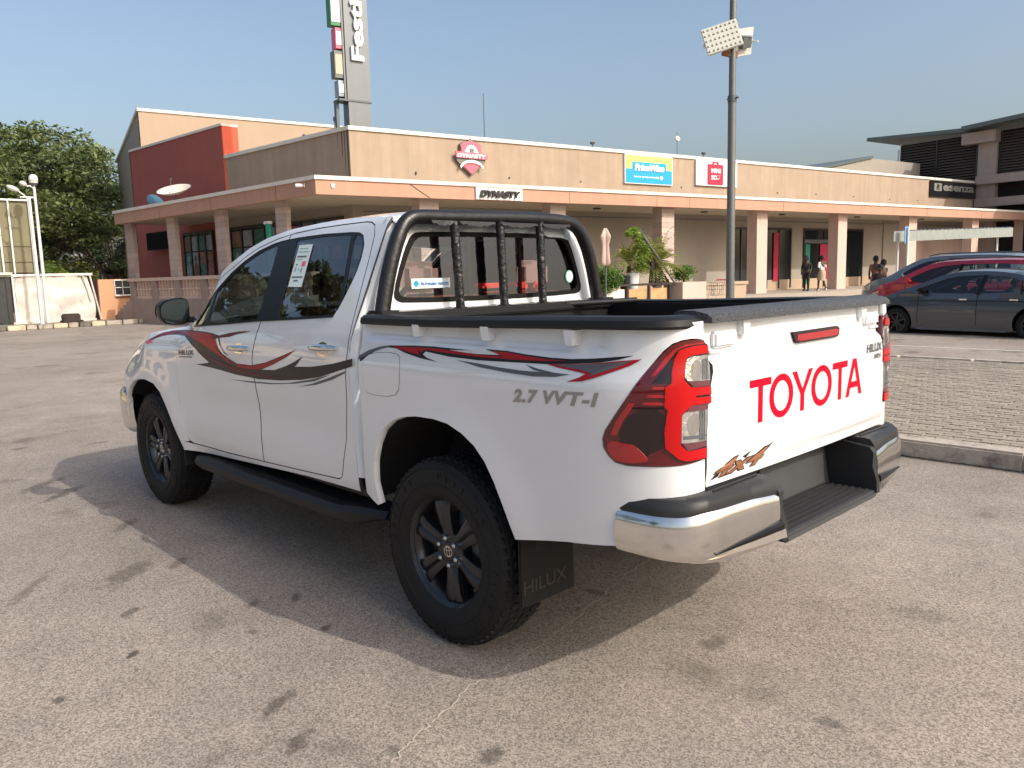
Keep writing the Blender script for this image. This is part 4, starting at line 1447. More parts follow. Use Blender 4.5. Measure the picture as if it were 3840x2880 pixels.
# ---- front wings, bonnet, nose
WTOP = [(2.585, 1.236), (2.62, 1.232), (2.9, 1.205), (3.2, 1.165), (3.5, 1.118), (3.75, 1.072), (4.0, 1.02), (4.2, .985), (4.37, .965)]
af = OL['arch_front']
arch_f = af[:-1] + [(3.22, .864), (3.33, .835), (3.43, .780), (3.50, .715), (3.545, .64), (3.56, .57)]
wing = [(2.61, .447)] + arch_f[0:] + [(3.75, .57), (4.37, .57)] + WTOP[::-1] + [(2.581, 1.1645), (2.574, 1.09), (2.588, .999), (2.599, .888), (2.585, .7416), (2.5605, .6087), (2.541, .560), (2.54, .512), (2.61, .508)]
both('front_wing', wing, 'paint', truck, step=.032, skirt=.03)
V, F = [], []
ny = 24
WT = [q for q in WTOP if q[0] > 2.6]
for s, z in resample(WT + [WT[-1]], .06)[:-1] + [WT[-1]]:
    e = side(s, z)
    for j in range(ny + 1):
        u = -1 + 2 * j / ny
        V.append((e[0] + .04 * (1 - u * u) * sstep(3.0, 4.0, e[0]), e[1] * u, z + .058 * (1 - abs(u) ** 2.2) * (1 - .6 * sstep(3.6, 4.1, e[0]))))
n = len(V) // (ny + 1)
for i in range(n - 1):
    for j in range(ny):
        a = i * (ny + 1) + j
        F.append((a, a + 1, a + ny + 2, a + ny + 1))
mesh_obj('bonnet', V, F, 'paint', truck, True)
MB().box((3.97, 0, .84), (.10, 1.0, .34), bev=.03).build('grille', 'black_trim', truck)
both('headlight', [(3.66, 1.072), (3.80, 1.058), (4.05, 1.00), (4.25, .965), (4.22, .93), (3.95, .95), (3.78, .985)], 'clear_lens', truck, step=.04, off=.004, skirt=.01)
for sg in (1, -1):
    fb = catmull([(3.50, .872), (3.62, .890), (3.75, .878), (3.86, .82), (3.97, .68), (4.04, .45), (4.08, .2), (4.09, 0)], 5)
    b = MB()
    rings = []
    for i, (x, y) in enumerate(fb):
        a = fb[max(0, i - 1)]
        c = fb[min(len(fb) - 1, i + 1)]
        t = Vector((c[0] - a[0], c[1] - a[1], 0)).normalized()
        nr = Vector((-t.y, t.x, 0))
        if nr.dot(Vector((x - 3.2, y, 0))) < 0:
            nr = -nr
        rings.append([b.b.verts.new((x + nr.x * q[0], sg * (y + nr.y * q[0]), q[1])) for q in ((-.06, .745), (-.01, .748), (.008, .728), (.014, .65), (.010, .56), (-.004, .47), (-.03, .435), (-.06, .44))])
    for r0, r1 in zip(rings, rings[1:]):
        for k in range(8):
            j = (k + 1) % 8
            b.b.faces.new((r0[k], r0[j], r1[j], r1[k]))
    b.b.faces.new(rings[0])
    b.build('front_bumper', 'chrome_soft', truck, True)

# ---- decals
def deco(names, mm, off, parent, it=0):
    for nm in names:
        panel('side_decal', round_poly(OL[nm], it) if it else OL[nm], side, side_n, mm, parent, step=.035, off=off, skirt=0)


deco(['dec_grey1'], 'decal_grey', .0014, truck)
deco(['dec_red1'], 'decal_wine', .0022, truck)
deco(['dec_grey2', 'dec_grey3'], 'decal_slate', .0014, truck)
# brighter red body inside the wine coloured edge
panel('side_decal', [(2.66, 1.198), (2.4286, 1.207), (2.184, 1.2115), (2.06, 1.203), (2.03, 1.178), (1.975, 1.135), (1.91, 1.098), (1.80, 1.068), (1.74, 1.048), (1.9, 1.083), (2.05, 1.121), (2.22, 1.160), (2.40, 1.180), (2.55, 1.188)], side, side_n, 'decal_red', truck, step=.03, off=.0030, skirt=0)
panel('side_decal', [(1.7286, 1.0541), (1.5561, 1.0536), (1.3883, 1.0784), (1.2296, 1.1173), (1.10, 1.155), (1.19, 1.120), (1.33, 1.076), (1.45, 1.049), (1.5639, 1.0396), (1.70, 1.042)], side, side_n, 'decal_red', truck, step=.03, off=.0030, skirt=0)
panel('side_decal', OL['dec_red2'], side, side_n, 'decal_red', truck, step=.03, off=.0038, skirt=0)
panel('side_decal', [(1.96, 1.190), (1.93, 1.150), (1.87, 1.108), (1.80, 1.085), (1.88, 1.10), (1.945, 1.135), (1.985, 1.178)], side, side_n, 'paint', truck, step=.03, off=.0044, skirt=0)
panel('side_decal', [(3.10, 1.118), (3.00, 1.148), (2.90, 1.172), (2.80, 1.186), (2.68, 1.192), (2.80, 1.180), (2.93, 1.163), (3.03, 1.140)], side, side_n, 'decal_red', truck, step=.03, off=.0030, skirt=0)
panel('side_decal', [(3.19, 1.108), (3.06, 1.104), (3.10, 1.112), (2.98, 1.116), (3.06, 1.127), (3.02, 1.142)], side, side_n, 'sign_pink', truck, step=.03, off=.0030, skirt=0)
panel('side_decal', [(2.25, 1.0975), (2.00, 1.045), (1.75, 1.012), (1.50, 1.004), (1.25, 1.012), (1.50, 1.020), (1.75, 1.032), (2.00, 1.064)], side, side_n, 'decal_wine', truck, step=.03, off=.0030, skirt=0)
deco(['dec_bed1'], 'decal_black', .0014, truck)
deco(['dec_bed3'], 'decal_slate', .0014, truck)
deco(['dec_bed2'], 'decal_red', .0022, truck)
deco(['dec_bed2g'], 'decal_slate', .0030, truck)
panel('side_decal', [(.29, 1.2175), (.13, 1.2215), (.0, 1.2215), (-.128, 1.2190), (-.25, 1.2125), (-.392, 1.2120), (-.330, 1.2300), (-.42, 1.2280), (-.52, 1.2200), (-.62, 1.2150), (-.70, 1.2155), (-.60, 1.2090), (-.45, 1.2050), (-.27, 1.2045), (-.09, 1.2085), (.055, 1.2155), (.095, 1.2010), (.085, 1.1935), (.165, 1.201), (.24, 1.2115)], side, side_n, 'decal_red', truck, step=.03, off=.0022, skirt=0)
panel('side_decal', [(.512, 1.168), (.4453, 1.195), (.366, 1.2139), (.2946, 1.2213), (.34, 1.2085), (.40, 1.193), (.512, 1.150)], side, side_n, 'decal_slate', truck, step=.03, off=.0026, skirt=0)

bfn = lambda s0, z0, off, sl=0.: (lambda u, v, d: side(s0 - u, z0 + v + sl * u, off))
lettering('side_badge', '2.7 VVT-I', bfn(-.462, 1.058, .0022, .050), 'grey_letter', truck, width=.362, height=.048, bold=.045, shear=.25, spacing=1.14)
lettering('door_badge', 'HILUX', bfn(2.545, 1.062, .003, .05), 'steel_dark', bpy.data.objects['front_door'], width=.24, height=.030, bold=.03)
lettering('door_badge', 'ADVENTURE', bfn(2.545, 1.046, .003, .05), 'steel_dark', bpy.data.objects['front_door'], width=.22, height=.010, bold=.02)

# ---- roll bar wrapped in black film
rb = thing('roll_bar')
rb.parent = truck
HP = catmull([(0.515, 0.775, 1.334), (0.515, 0.744, 1.465), (0.515, 0.711, 1.574), (0.515, 0.673, 1.67), (0.515, 0.638, 1.732), (0.515, 0.595, 1.767), (0.515, 0.537, 1.778), (0.515, 0.32, 1.781), (0.515, 0.054, 1.787), (0.515, -0.226, 1.79), (0.515, -0.406, 1.785), (0.515, -0.499, 1.772), (0.515, -0.57, 1.73), (0.515, -0.63, 1.643), (0.515, -0.678, 1.513), (0.515, -0.723, 1.327)], 4)
MB().tube(HP, [.0355 if z < 1.70 else .034 for x, y, z in HP], 18).build('hoop', 'black_wrap', rb, True, R(80))
for a, c in [[(0.505, 0.32, 1.323), (0.505, 0.343, 1.761)], [(0.505, 0.026, 1.323), (0.505, 0.045, 1.769)], [(0.505, -0.257, 1.322), (0.505, -0.243, 1.773)]]:
    MB().tube([Vector(a).lerp(Vector(c), t / 12) for t in range(13)], [.0225 + .0012 * math.sin(t * 2.4) for t in range(13)], 14).build('upright', 'wrap_knit', rb, True, R(80))
    MB().bar(a, Vector(a) + Vector((0, 0, .03)), .034).build('upright_foot', 'black_plastic', rb)
MB().box((.50, .02, 1.335), (.055, 1.50, .028), bev=.006).build('cross_beam', 'black_plastic', rb, True)
MB().bar((.47, -.40, 1.335), (.25, -.74, 1.345), .016).build('stay', 'black_plastic', rb, True)
for y in (.775, -.735):
    MB().box((.50, y, 1.345), (.12, .11, .03), bev=.008).build('foot_plate', 'black_plastic', rb, True)
for y0, y1 in ((.50, .36), (.33, .10), (.06, -.20), (-.24, -.45)):
    V, F = [], []
    for i in range(13):
        t = i / 12
        y = y0 + (y1 - y0) * t
        V += [(.478, y, 1.762), (.474, y, 1.752 - .014 * math.sin(t * PI) - .004 * math.sin(i * 2.2))]
        if i:
            a = 2 * i
            F.append((a - 2, a, a + 1, a - 1))
    mesh_obj('wrap_flap', V, F, 'black_wrap', rb, True)

# ---- running boards
for sg in (1, -1):
    b = MB()
    prof = [(2.50, .835), (2.46, .885), (2.38, .905), (.76, .905), (.60, .885), (.47, .845)]
    xs = [2.50, 2.44, 2.30, 2.0, 1.5, 1.0, .78, .64, .52, .45]
    rings = []
    for x in xs:
        yo = lerp_tab(x, [(.45, .855), (.60, .893), (.76, .915), (2.30, .915), (2.44, .900), (2.50, .865)])
        zt = .447 + .018 * sstep(.80, .62, x) - .01 * sstep(2.3, 2.5, x)
        zb = .362 + .05 * sstep(.70, .45, x) + .02 * sstep(2.4, 2.5, x)
        rings.append([b.b.verts.new((x, sg * y, z)) for y, z in ((.74, zt), (yo - .055, zt), (yo - .020, zt - .008), (yo, zt - .034), (yo - .006, zb + .012), (yo - .035, zb), (.74, zb + .01))])
    for r0, r1 in zip(rings, rings[1:]):
        for k in range(7):
            j = (k + 1) % 7
            b.b.faces.new((r0[k], r0[j], r1[j], r1[k]))
    b.b.faces.new(rings[0])
    b.b.faces.new(rings[-1][::-1])
    brd = b.build('running_board', 'black_plastic', truck, True)
    for k in range(6):
        MB().box((1.52, sg * (.765 + k * .019), .4495), (1.42, .007, .006), bev=.0015).build('tread_rib', 'black_trim', brd)
b = MB()
b.box((1.52, 0, .46), (4.6, .70, .14))
b.box((2.0, 0, .36), (.5, .5, .1))
b.box((-.70, .25, .60), (.4, .35, .16), bev=.05)
b.bar((0, -.7, .388), (0, .7, .388), .055)
b.bar((3.085, -.7, .388), (3.085, .7, .388), .05)
b.box((0, 0, .388), (.28, .3, .28), bev=.08)
b.build('chassis', 'paint_under', truck)
MB().bar((-1.0, -.35, .44), (-.3, -.35, .46), .03).build('exhaust_pipe', 'steel_dark', truck, True)

# ---- wheels
def wheel_meshes():
    out = {}
    b = MB()
    prof = [(.222, -.105), (.235, -.118), (.262, -.128), (.310, -.132), (.345, -.128), (.366, -.118), (.378, -.102), (.3835, -.085)]
    ring = prof + [(.3845, -.03), (.3845, .03)] + [(r, -h) for r, h in prof[::-1]]
    b.lathe(ring, seg=72)
    # raised ring on the side wall
    for s_ in (1, -1):
        b.lathe([(.285, s_ * .1305), (.287, s_ * .1335), (.291, s_ * .1335), (.293, s_ * .1315)], seg=72)
    for k in range(40):
        a = 2 * PI * k / 40
        if k % 10 in (0, 1, 2, 3, 5, 6):
            b.box((.322 * math.cos(a), .1325, .322 * math.sin(a)), (.026, .004, .012), ry=-a)
    b.lathe([(.352, .1255), (.353, .1285), (.357, .127), (.358, .123)], seg=72)
    out['tyre_body'] = b.mesh('tyre', 'rubber', True, R(50))
    b = MB()
    n = 56
    for i in range(n):
        a = 2 * PI * i / n
        for row, (h, w, tw, sh) in enumerate(((-.099, .030, .026, 0), (-.060, .036, .030, .5), (-.018, .034, .030, .15), (.026, .034, .030, .65), (.062, .036, .030, .3), (.099, .030, .026, .8))):
            aa = a + sh * 2 * PI / n
            rr = .3865 if abs(h) < .09 else .3745
            c = Vector((rr * math.cos(aa), h, rr * math.sin(aa)))
            m4 = Matrix.Translation(c) @ Matrix.Rotation(-aa, 4, 'Y') @ Matrix.Rotation((.25 if row % 2 else -.25), 4, 'X') @ (Matrix.Rotation(.45 if h > .1 else (-.45 if h < -.1 else 0), 4, 'Z'))
            vs = [b.b.verts.new(m4 @ Vector((x * .008, y * w, z * tw))) for x, y, z in ((-.5, -.5, -.5), (-.5, .5, -.5), (-.5, .5, .5), (-.5, -.5, .5), (.5, -.45, -.44), (.5, .45, -.44), (.5, .45, .44), (.5, -.45, .44))]
            for f in ((4, 5, 6, 7), (0, 1, 5, 4), (1, 2, 6, 5), (2, 3, 7, 6), (3, 0, 4, 7)):
                b.b.faces.new([vs[k] for k in f])
    out['tread'] = b.mesh('tread_blocks', 'rubber')
    b = MB()
    b.lathe([(.216, .100), (.229, .112), (.234, .112), (.232, .104), (.221, .096), (.208, .080), (.198, .05), (.190, -.02), (.200, -.10), (.222, -.110)], seg=64)
    out['rim'] = b.mesh('rim', 'rim', True, R(40))
    # six chunky twin spokes
    b = MB()
    for k in range(6):
        a = 2 * PI * k / 6 + PI / 2
        m4 = Matrix.Rotation(-a, 4, 'Y')

        def pt(r, w, h):
            return m4 @ Vector((r, h, w))
        st = [(.040, .024, .074), (.070, .034, .084), (.12, .038, .092), (.17, .045, .097), (.205, .054, .094), (.219, .062, .088)]
        prev = None
        for r, w, h in st:
            sec = [pt(r, -w, h - .045), pt(r, -w, h - .006), pt(r, -w * .66, h), pt(r, -w * .22, h - .001), pt(r, 0, h - .010), pt(r, w * .22, h - .001), pt(r, w * .66, h), pt(r, w, h - .006), pt(r, w, h - .045)]
            cur = [b.b.verts.new(q) for q in sec]
            if prev:
                for i in range(9):
                    j = (i + 1) % 9
                    b.b.faces.new((prev[i], prev[j], cur[j], cur[i]))
            prev = cur
    out['spokes'] = b.mesh('spokes', 'rim', True, R(30))
    b = MB()
    b.lathe([(.0, .088), (.036, .088), (.042, .082), (.078, .078), (.082, .070), (.082, .02)], seg=40)
    out['hub'] = b.mesh('hub', 'rim', True, R(35))
    b = MB()
    for rx, rz_, t in ((.027, .023, .0032), (.0105, .0215, .0026), (.0225, .0085, .0026)):
        P_ = circle(0, 0, rx, 28, rz_)
        Q_ = circle(0, 0, rx - t, 28, rz_ - t)
        cz = .0 if t > .003 else (.0 if rx < .02 else .011)
        A_ = [b.b.verts.new((x, .0905, z + cz)) for x, z in P_]
        B_ = [b.b.verts.new((x, .0905, z + cz)) for x, z in Q_]
        for i in range(28):
            j = (i + 1) % 28
            b.b.faces.new((A_[i], A_[j], B_[j], B_[i]))
    out['emblem'] = b.mesh('emblem', 'chrome')
    b = MB()
    b.lathe([(.0105, .070), (.0105, .098), (.006, .102), (.0, .102)], seg=8)
    out['nut'] = b.mesh('lug_nut', 'nut')
    b = MB()
    b.lathe([(.0, .03), (.15, .03), (.155, .02), (.155, .0)], seg=40)
    out['disc'] = b.mesh('brake_disc', 'steel_dark', True)
    return out


WM = wheel_meshes()


def obj_of(name, me, parent, loc=(0, 0, 0)):
    o = bpy.data.objects.new(name, me)
    scene.collection.objects.link(o)
    o.parent = parent
    o.location = loc
    return o


def make_wheel(parent, x, y, sg, steer=0., spin=0.):
    w = thing('wheel', (x, y, .386), (0 if sg > 0 else PI) + steer)
    w.parent = parent
    ty = obj_of('tyre', WM['tyre_body'], w)
    t = obj_of('tread', WM['tread'], w)
    t['kind'] = 'stuff'
    for k in ('rim', 'spokes', 'hub', 'emblem', 'disc'):
        o = obj_of({'disc': 'brake_disc', 'emblem': 'hub_emblem'}.get(k, k), WM[k], w)
        o.rotation_euler = (0, spin, 0)
    for i in range(6):
        a = spin + 2 * PI * i / 6 + PI / 6
        obj_of('lug_nut', WM['nut'], w, (.057 * math.cos(a), 0, -.057 * math.sin(a)))
    return w


for x in (0, 3.085):
    for sg in (1, -1):
        make_wheel(truck, x, sg * .772, sg, 0, R(8) if x == 0 else R(20))

# ---- mud flaps with raised lettering
for sg in (1, -1):
    fl = MB().box((-.440, sg * .738, .425), (.014, .295, .30), bev=.004).build('mud_flap', 'rubber', truck)
    if sg > 0:
        lettering('flap_lettering', 'HILUX', lambda u, v, d: Vector((-.4495, .872 - u, .325 + v)), 'wheel_flap', fl, width=.235, height=.052, bold=.01)
    MB().box((3.085 - .47, sg * .76, .44), (.014, .26, .20), bev=.004).build('mud_flap', 'black_plastic', truck)

# ---- mirrors
for sg in (1, -1):
    mr = thing('side_mirror')
    mr.parent = truck
    F_ = lambda u, v, d: Vector((2.35 + d, sg * (.975 + u), 1.338 + v))
    o_ = round_poly([(-.082, .060), (-.055, .080), (.00, .078), (.055, .066), (.088, .040), (.096, -.005), (.086, -.046), (.050, -.075), (-.02, -.080), (-.07, -.072), (-.086, -.03)], 1)
    b = MB()
    rings = []
    for d, k in ((-.004, .96), (.0, 1.), (.03, 1.02), (.07, .94), (.10, .72), (.115, .40)):
        rings.append([b.b.verts.new(F_(u * k, v * k, d)) for u, v in o_])
    for r0, r1 in zip(rings, rings[1:]):
        for k in range(len(o_)):
            j = (k + 1) % len(o_)
            b.b.faces.new((r0[k], r0[j], r1[j], r1[k]))
    b.b.faces.new(rings[-1])
    b.build('mirror_shell', 'black_trim', mr, True)
    b = MB()
    b.prism([(u * .93, v * .92) for u, v in o_], F_, -.006, -.002)
    b.build('mirror_glass', 'mirror', mr)
    b = MB()
    rings = []
    for d, k in ((.075, .97), (.09, .88), (.108, .72), (.12, .42)):
        rings.append([b.b.verts.new(F_(u * k, max(v * k, -.03), d)) for u, v in o_])
    for r0, r1 in zip(rings, rings[1:]):
        for k in range(len(o_)):
            j = (k + 1) % len(o_)
            b.b.faces.new((r0[k], r0[j], r1[j], r1[k]))
    b.b.faces.new(rings[-1])
    b.build('mirror_cap', 'chrome', mr, True)
    MB().box((2.375, sg * .895, 1.285), (.05, .09, .035), bev=.01).build('mirror_arm', 'black_trim', mr, True)

# ---- cabin inside
ci = thing('cabin_fittings')
ci.parent = cab
for y in (.42, -.42):
    b = MB()
    b.box((1.60, y, 1.05), (.14, .50, .62), ry=R(-14), bev=.05)
    b.build('seat_back', 'seat', ci, True)
    MB().box((1.49, y, 1.475), (.09, .25, .19), ry=R(-10), bev=.04).build('headrest', 'seat_tan', ci, True)
    MB().box((1.85, y, .80), (.52, .50, .16), bev=.05).build('seat_cushion', 'seat', ci, True)
MB().box((.76, 0, 1.12), (.12, 1.30, .58), ry=R(-8), bev=.05).build('bench_back', 'seat', ci, True)
MB().box((1.05, 0, .80), (.50, 1.30, .16), bev=.05).build('bench_cushion', 'seat', ci, True)
for y in (.40, -.40):
    MB().box((.725, y, 1.50), (.08, .24, .16), bev=.035).build('headrest', 'seat_tan', ci, True)
for y, w in ((-.06, .16), (-.27, .09), (-.41, .10)):
    MB().box((.72, y, 1.437), (.12, w, .050), bev=.015).build('reflection_block', 'red_reflect', ci, True)  # red blocks added to stand for red reflections in the rear window
MB().box((2.42, 0, 1.10), (.45, 1.46, .20), bev=.05).build('dashboard', 'cabin_dark', ci, True)
MB().box((1.6, 0, .64), (2.05, 1.55, .04)).build('cabin_floor', 'cabin_dark', ci)
b = MB()
b.lathe([(.185 + .014 * math.cos(t), .014 * math.sin(t)) for t in [2 * PI * i / 8 for i in range(8)]], (0, 0, 0), 'X', 28, True)
b.box((0, 0, 0), (.03, .34, .05))
st = b.build('steering_wheel', 'cabin_dark', ci, True)
st.location = (2.10, .40, 1.12)
st.rotation_euler = (0, R(25), 0)
MB().box((1.98, 0, 1.60), (.03, .22, .06), bev=.01).build('inner_mirror', 'cabin_dark', ci)


# ================================================================== ground
W_ = lambda pts: pts
gr = MB().quad((-3000, -3000, 0), (3000, -3000, 0), (3000, 3000, 0), (-3000, 3000, 0)).build('asphalt_ground', 'asphalt')
tag(gr, 'pale worn asphalt of the parking area', None, None, 'structure')

# cracks: thin sealed lines on the tarmac, laid as slightly raised strips
def crack(pts, w, name='crack_seal'):
    V, F = [], []
    rnd = random.Random(5)
    pts = [(p[0] + rnd.uniform(-.01, .01), p[1] + rnd.uniform(-.01, .01)) for p in catmull([(a, b) for a, b in pts], 10)]
    for i, p in enumerate(pts):
        a = pts[max(0, i - 1)]
        c = pts[min(len(pts) - 1, i + 1)]
        t = Vector((c[0] - a[0], c[1] - a[1])).normalized()
        ww = w * rnd.uniform(.3, 1.2)
        V += [(p[0] - t.y * ww, p[1] + t.x * ww, .004), (p[0] + t.y * ww, p[1] - t.x * ww, .004)]
        if i:
            k = 2 * i
            F.append((k - 2, k - 1, k + 1, k))
    return mesh_obj(name, V, F, 'crack', gr)


M['crack'] = mat('crack_fill', (.48, .42, .35), .95, var=.2, vscale=60)
crack([(-0.521, 1.531), (-0.452, 1.388), (-0.41, 1.235), (-0.338, 1.044), (-0.337, 0.852), (-0.277, 0.525), (-0.173, 0.096), (-0.07, -0.287), (-0.051, -0.637)], .0035)

# ---- raised paved median with kerb stones on its near edge
med = thing('paved_median', (0, 0, 0), 0, 'raised median of grey pavers behind a worn painted kerb', None, None, 'structure')
MB().box((2.5, -6.74, .055), (13.0, 6.00, .11)).build('bedding', 'joint', med)
rnd = random.Random(11)
PW, PH = .200, .100
me_variants = []
for k in range(5):
    b = MB()
    b.box((0, 0, 0), (PW - .006, PH - .006, .05), bev=.006)
    me_variants.append(b.mesh('paver', 'paver'))
cells = []
ny = int(5.75 / PH)
for j in range(ny):
    y = -3.86 - j * PH
    for i in range(int(12.6 / PW)):
        x = -3.6 + i * PW + (PH if j % 2 else 0)
        cells.append((x, y))
CP = cam.location
fwd = -(cam.matrix_world.to_3x3().col[2])
def seen(x, y):
    d = Vector((x, y, .13)) - cam.matrix_world.translation
    r_ = cam.matrix_world.to_3x3()
    dx, dy, dz = d.dot(r_.col[0]), d.dot(r_.col[1]), -d.dot(r_.col[2])
    if dz < .5:
        return False
    u = dx / dz / .6423
    return .70 < u < 1.02
vis = sorted([c for c in cells if seen(*c)], key=lambda c: (c[0] + 2.46) ** 2 + (c[1] - 2.84) ** 2)
near = set(vis[:290])
for c in near:
    o = bpy.data.objects.new('paver', rnd.choice(me_variants))
    scene.collection.objects.link(o)
    o.parent = med
    o.location = (c[0] + rnd.uniform(-.002, .002), c[1] + rnd.uniform(-.002, .002), .105 + rnd.uniform(-.003, .003))
    o.rotation_euler = (rnd.uniform(-.012, .012), rnd.uniform(-.012, .012), rnd.uniform(-.012, .012))
V, F = [], []
for c in cells:
    if c in near:
        continue
    z = .130 + rnd.uniform(-.0035, .0035)
    a, bb = PW / 2 - .0035, PH / 2 - .0035
    tx, ty = rnd.uniform(-.02, .02), rnd.uniform(-.02, .02)
    k = len(V)
    for sx, sy in ((-1, -1), (1, -1), (1, 1), (-1, 1)):
        V.append((c[0] + sx * a * .97, c[1] + sy * bb * .95, z + tx * sx * a + ty * sy * bb))
    for sx, sy in ((-1, -1), (1, -1), (1, 1), (-1, 1)):
        V.append((c[0] + sx * a, c[1] + sy * bb, z - .008))
    for sx, sy in ((-1, -1), (1, -1), (1, 1), (-1, 1)):
        V.append((c[0] + sx * a, c[1] + sy * bb, .10))
    F.append((k, k + 1, k + 2, k + 3))
    for q in range(4):
        r_ = (q + 1) % 4
        F += [(k + 4 + q, k + 4 + r_, k + r_, k + q), (k + 8 + q, k + 8 + r_, k + 4 + r_, k + 4 + q)]
tag(mesh_obj('pavers_far', V, F, 'paver', med), None, None, None, 'stuff')
x = -3.9
i = 0
while x < 9:
    L_ = rnd.choice((.95, 1.0, .98))
    mm = ('kerb_g', 'kerb_y', 'kerb_g', 'kerb_g')[i % 4]
    MB().box((x + L_ / 2, -3.735 + rnd.uniform(-.006, .006), .066), (L_ - .018, .20, .152 + rnd.uniform(-.008, .006)), bev=.016, rz=rnd.uniform(-.008, .008)).build('kerb_stone', mm, med)
    x += L_
    i += 1
for yy in (-9.66,):
    x = -3.9
    while x < 9:
        MB().box((x + .49, yy, .066), (.97, .15, .15), bev=.012).build('kerb_stone', 'kerb_g', med)
        x += 1.0
# parking lines beyond the median
MB().box((2.2, -10.45, .004), (12, .09, .006)).build('parking_line', 'road_paint', gr)
MB().box((2.2, -12.55, .004), (12, .08, .006)).build('parking_line', 'road_paint', gr)
for k in range(5):
    MB().box((-3 + k * 2.7, -15.2 - 2.5, .004), (.09, .10, .006)).build('parking_line', 'road_paint', gr)

# far kerb on the left
kb = thing('far_kerb', (0, 0, 0), 0, 'broken cream and grey kerb along the far pavement', None, None, 'structure')
MB().box((34.6, -1.0, .06), (9.0, 18.2, .13)).build('pavement_bed', 'joint', kb)
y = 4.0
i = 0
while y > -10.2:
    L_ = rnd.choice((.36, .5, .6, .42))
    mm = ('kerb_y', 'kerb_g', 'kerb_k', 'kerb_y', 'kerb_g', 'kerb_g')[i % 6] if y > -7 else rnd.choice(('kerb_g', 'kerb_k', 'kerb_g', 'kerb_y'))
    MB().box((30.0 + rnd.uniform(-.03, .03), y - L_ / 2, .085), (.24, L_ - .05, .17 + rnd.uniform(-.02, .02)), bev=.02, rz=rnd.uniform(-.02, .02)).build('kerb_stone', mm, kb)
    y -= L_
    i += 1

# ================================================================== shopping building
OR_ = Vector((19.27644, -10.05521, 0.0))
DR = Vector((-0.15988, -0.98714, 0.0))
NR = Vector((-0.98714, 0.15988, -0.0))
DL = Vector((0.9979, 0.06472, 0.0))
NL = Vector((-0.06472, 0.9979, 0.0))
Z = Vector((0, 0, 1))
RF = lambda u, v, z: OR_ + DR * u + NR * v + Z * z
LF = lambda u, v, z: OR_ + DL * u + NL * v + Z * z
AR = math.atan2(DR.y, DR.x)
AL = math.atan2(DL.y, DL.x)


def fbox(b, fr, u0, u1, v0, v1, z0, z1):
    P = [fr(u, v, z) for z in (z0, z1) for u, v in ((u0, v0), (u1, v0), (u1, v1), (u0, v1))]
    vs = [b.b.verts.new(p) for p in P]
    for f in ((3, 2, 1, 0), (4, 5, 6, 7), (0, 1, 5, 4), (1, 2, 6, 5), (2, 3, 7, 6), (3, 0, 4, 7)):
        b.b.faces.new([vs[i] for i in f])
    return b


def bx(name, fr, u0, u1, v0, v1, z0, z1, m, parent):
    return fbox(MB(), fr, u0, u1, v0, v1, z0, z1).build(name, m, parent)


def corner_prism(b, offs_out, offs_in, z0, z1, lu, ru):
    """a strip that turns the building corner: between offsets (v) from the canopy line"""
    def cpt(v):
        # intersection of the two facades moved by v
        A = Matrix(((NR.x, NR.y), (NL.x, NL.y)))
        s = A.inverted() @ Vector((NR.dot(OR_) + v, NL.dot(OR_) + v))
        return Vector((s.x, s.y, 0))
    P = []
    for v in (offs_out, offs_in):
        P.append([LF(lu, v, 0), cpt(v), RF(ru, v, 0)])
    for z, ring in ((z0, 0), (z1, 1)):
        pass
    vs = {}
    for zi, z in enumerate((z0, z1)):
        for oi in range(2):
            for k in range(3):
                p = P[oi][k]
                vs[zi, oi, k] = b.b.verts.new((p.x, p.y, z))
    for k in range(2):
        b.b.faces.new((vs[0, 0, k], vs[0, 0, k + 1], vs[1, 0, k + 1], vs[1, 0, k]))
        b.b.faces.new((vs[0, 1, k + 1], vs[0, 1, k], vs[1, 1, k], vs[1, 1, k + 1]))
        b.b.faces.new((vs[1, 0, k], vs[1, 0, k + 1], vs[1, 1, k + 1], vs[1, 1, k]))
        b.b.faces.new((vs[0, 0, k + 1], vs[0, 0, k], vs[0, 1, k], vs[0, 1, k + 1]))
    for k in (0, 2):
        b.b.faces.new((vs[0, 0, k], vs[1, 0, k], vs[1, 1, k], vs[0, 1, k]))
    return b


mall = thing('shopping_building', (0, 0, 0), 0, 'low peach shopping building with a salmon canopy on block columns', 'building')
WV = -3.3
corner_prism(MB(), 0.0, -.22, 4.06, 4.50, 14.9, 54).build('canopy_fascia', 'salmon', mall)
corner_prism(MB(), .05, -.24, 4.502, 4.62, 14.95, 54).build('canopy_coping', 'coping', mall)
corner_prism(MB(), -.22, WV, 4.10, 4.16, 14.9, 54).build('canopy_soffit', 'soffit', mall)
corner_prism(MB(), -.24, WV, 4.46, 4.50, 14.9, 54).build('canopy_roof', 'joint', mall)
corner_prism(MB(), WV, WV - .25, 4.5, 6.66, 11.33, 47.3).build('upper_wall', 'stucco', mall)
corner_prism(MB(), WV + .06, WV - .28, 6.662, 6.80, 11.33, 47.3).build('parapet_coping', 'coping', mall)
corner_prism(MB(), WV - .3, WV - 14, 6.2, 6.3, 11.33, 47.3).build('flat_roof', 'joint', mall)
corner_prism(MB(), WV, WV - .25, 0., 4.10, 11.4, 54).build('shop_front_wall', 'shop_wall', mall)
corner_prism(MB(), .9, WV, .0, .33, 15.0, 54).build('walkway', 'floor', mall)
corner_prism(MB(), WV + .03, WV, .33, .86, -.5, 54).build('wall_plinth', 'stucco_top', mall)
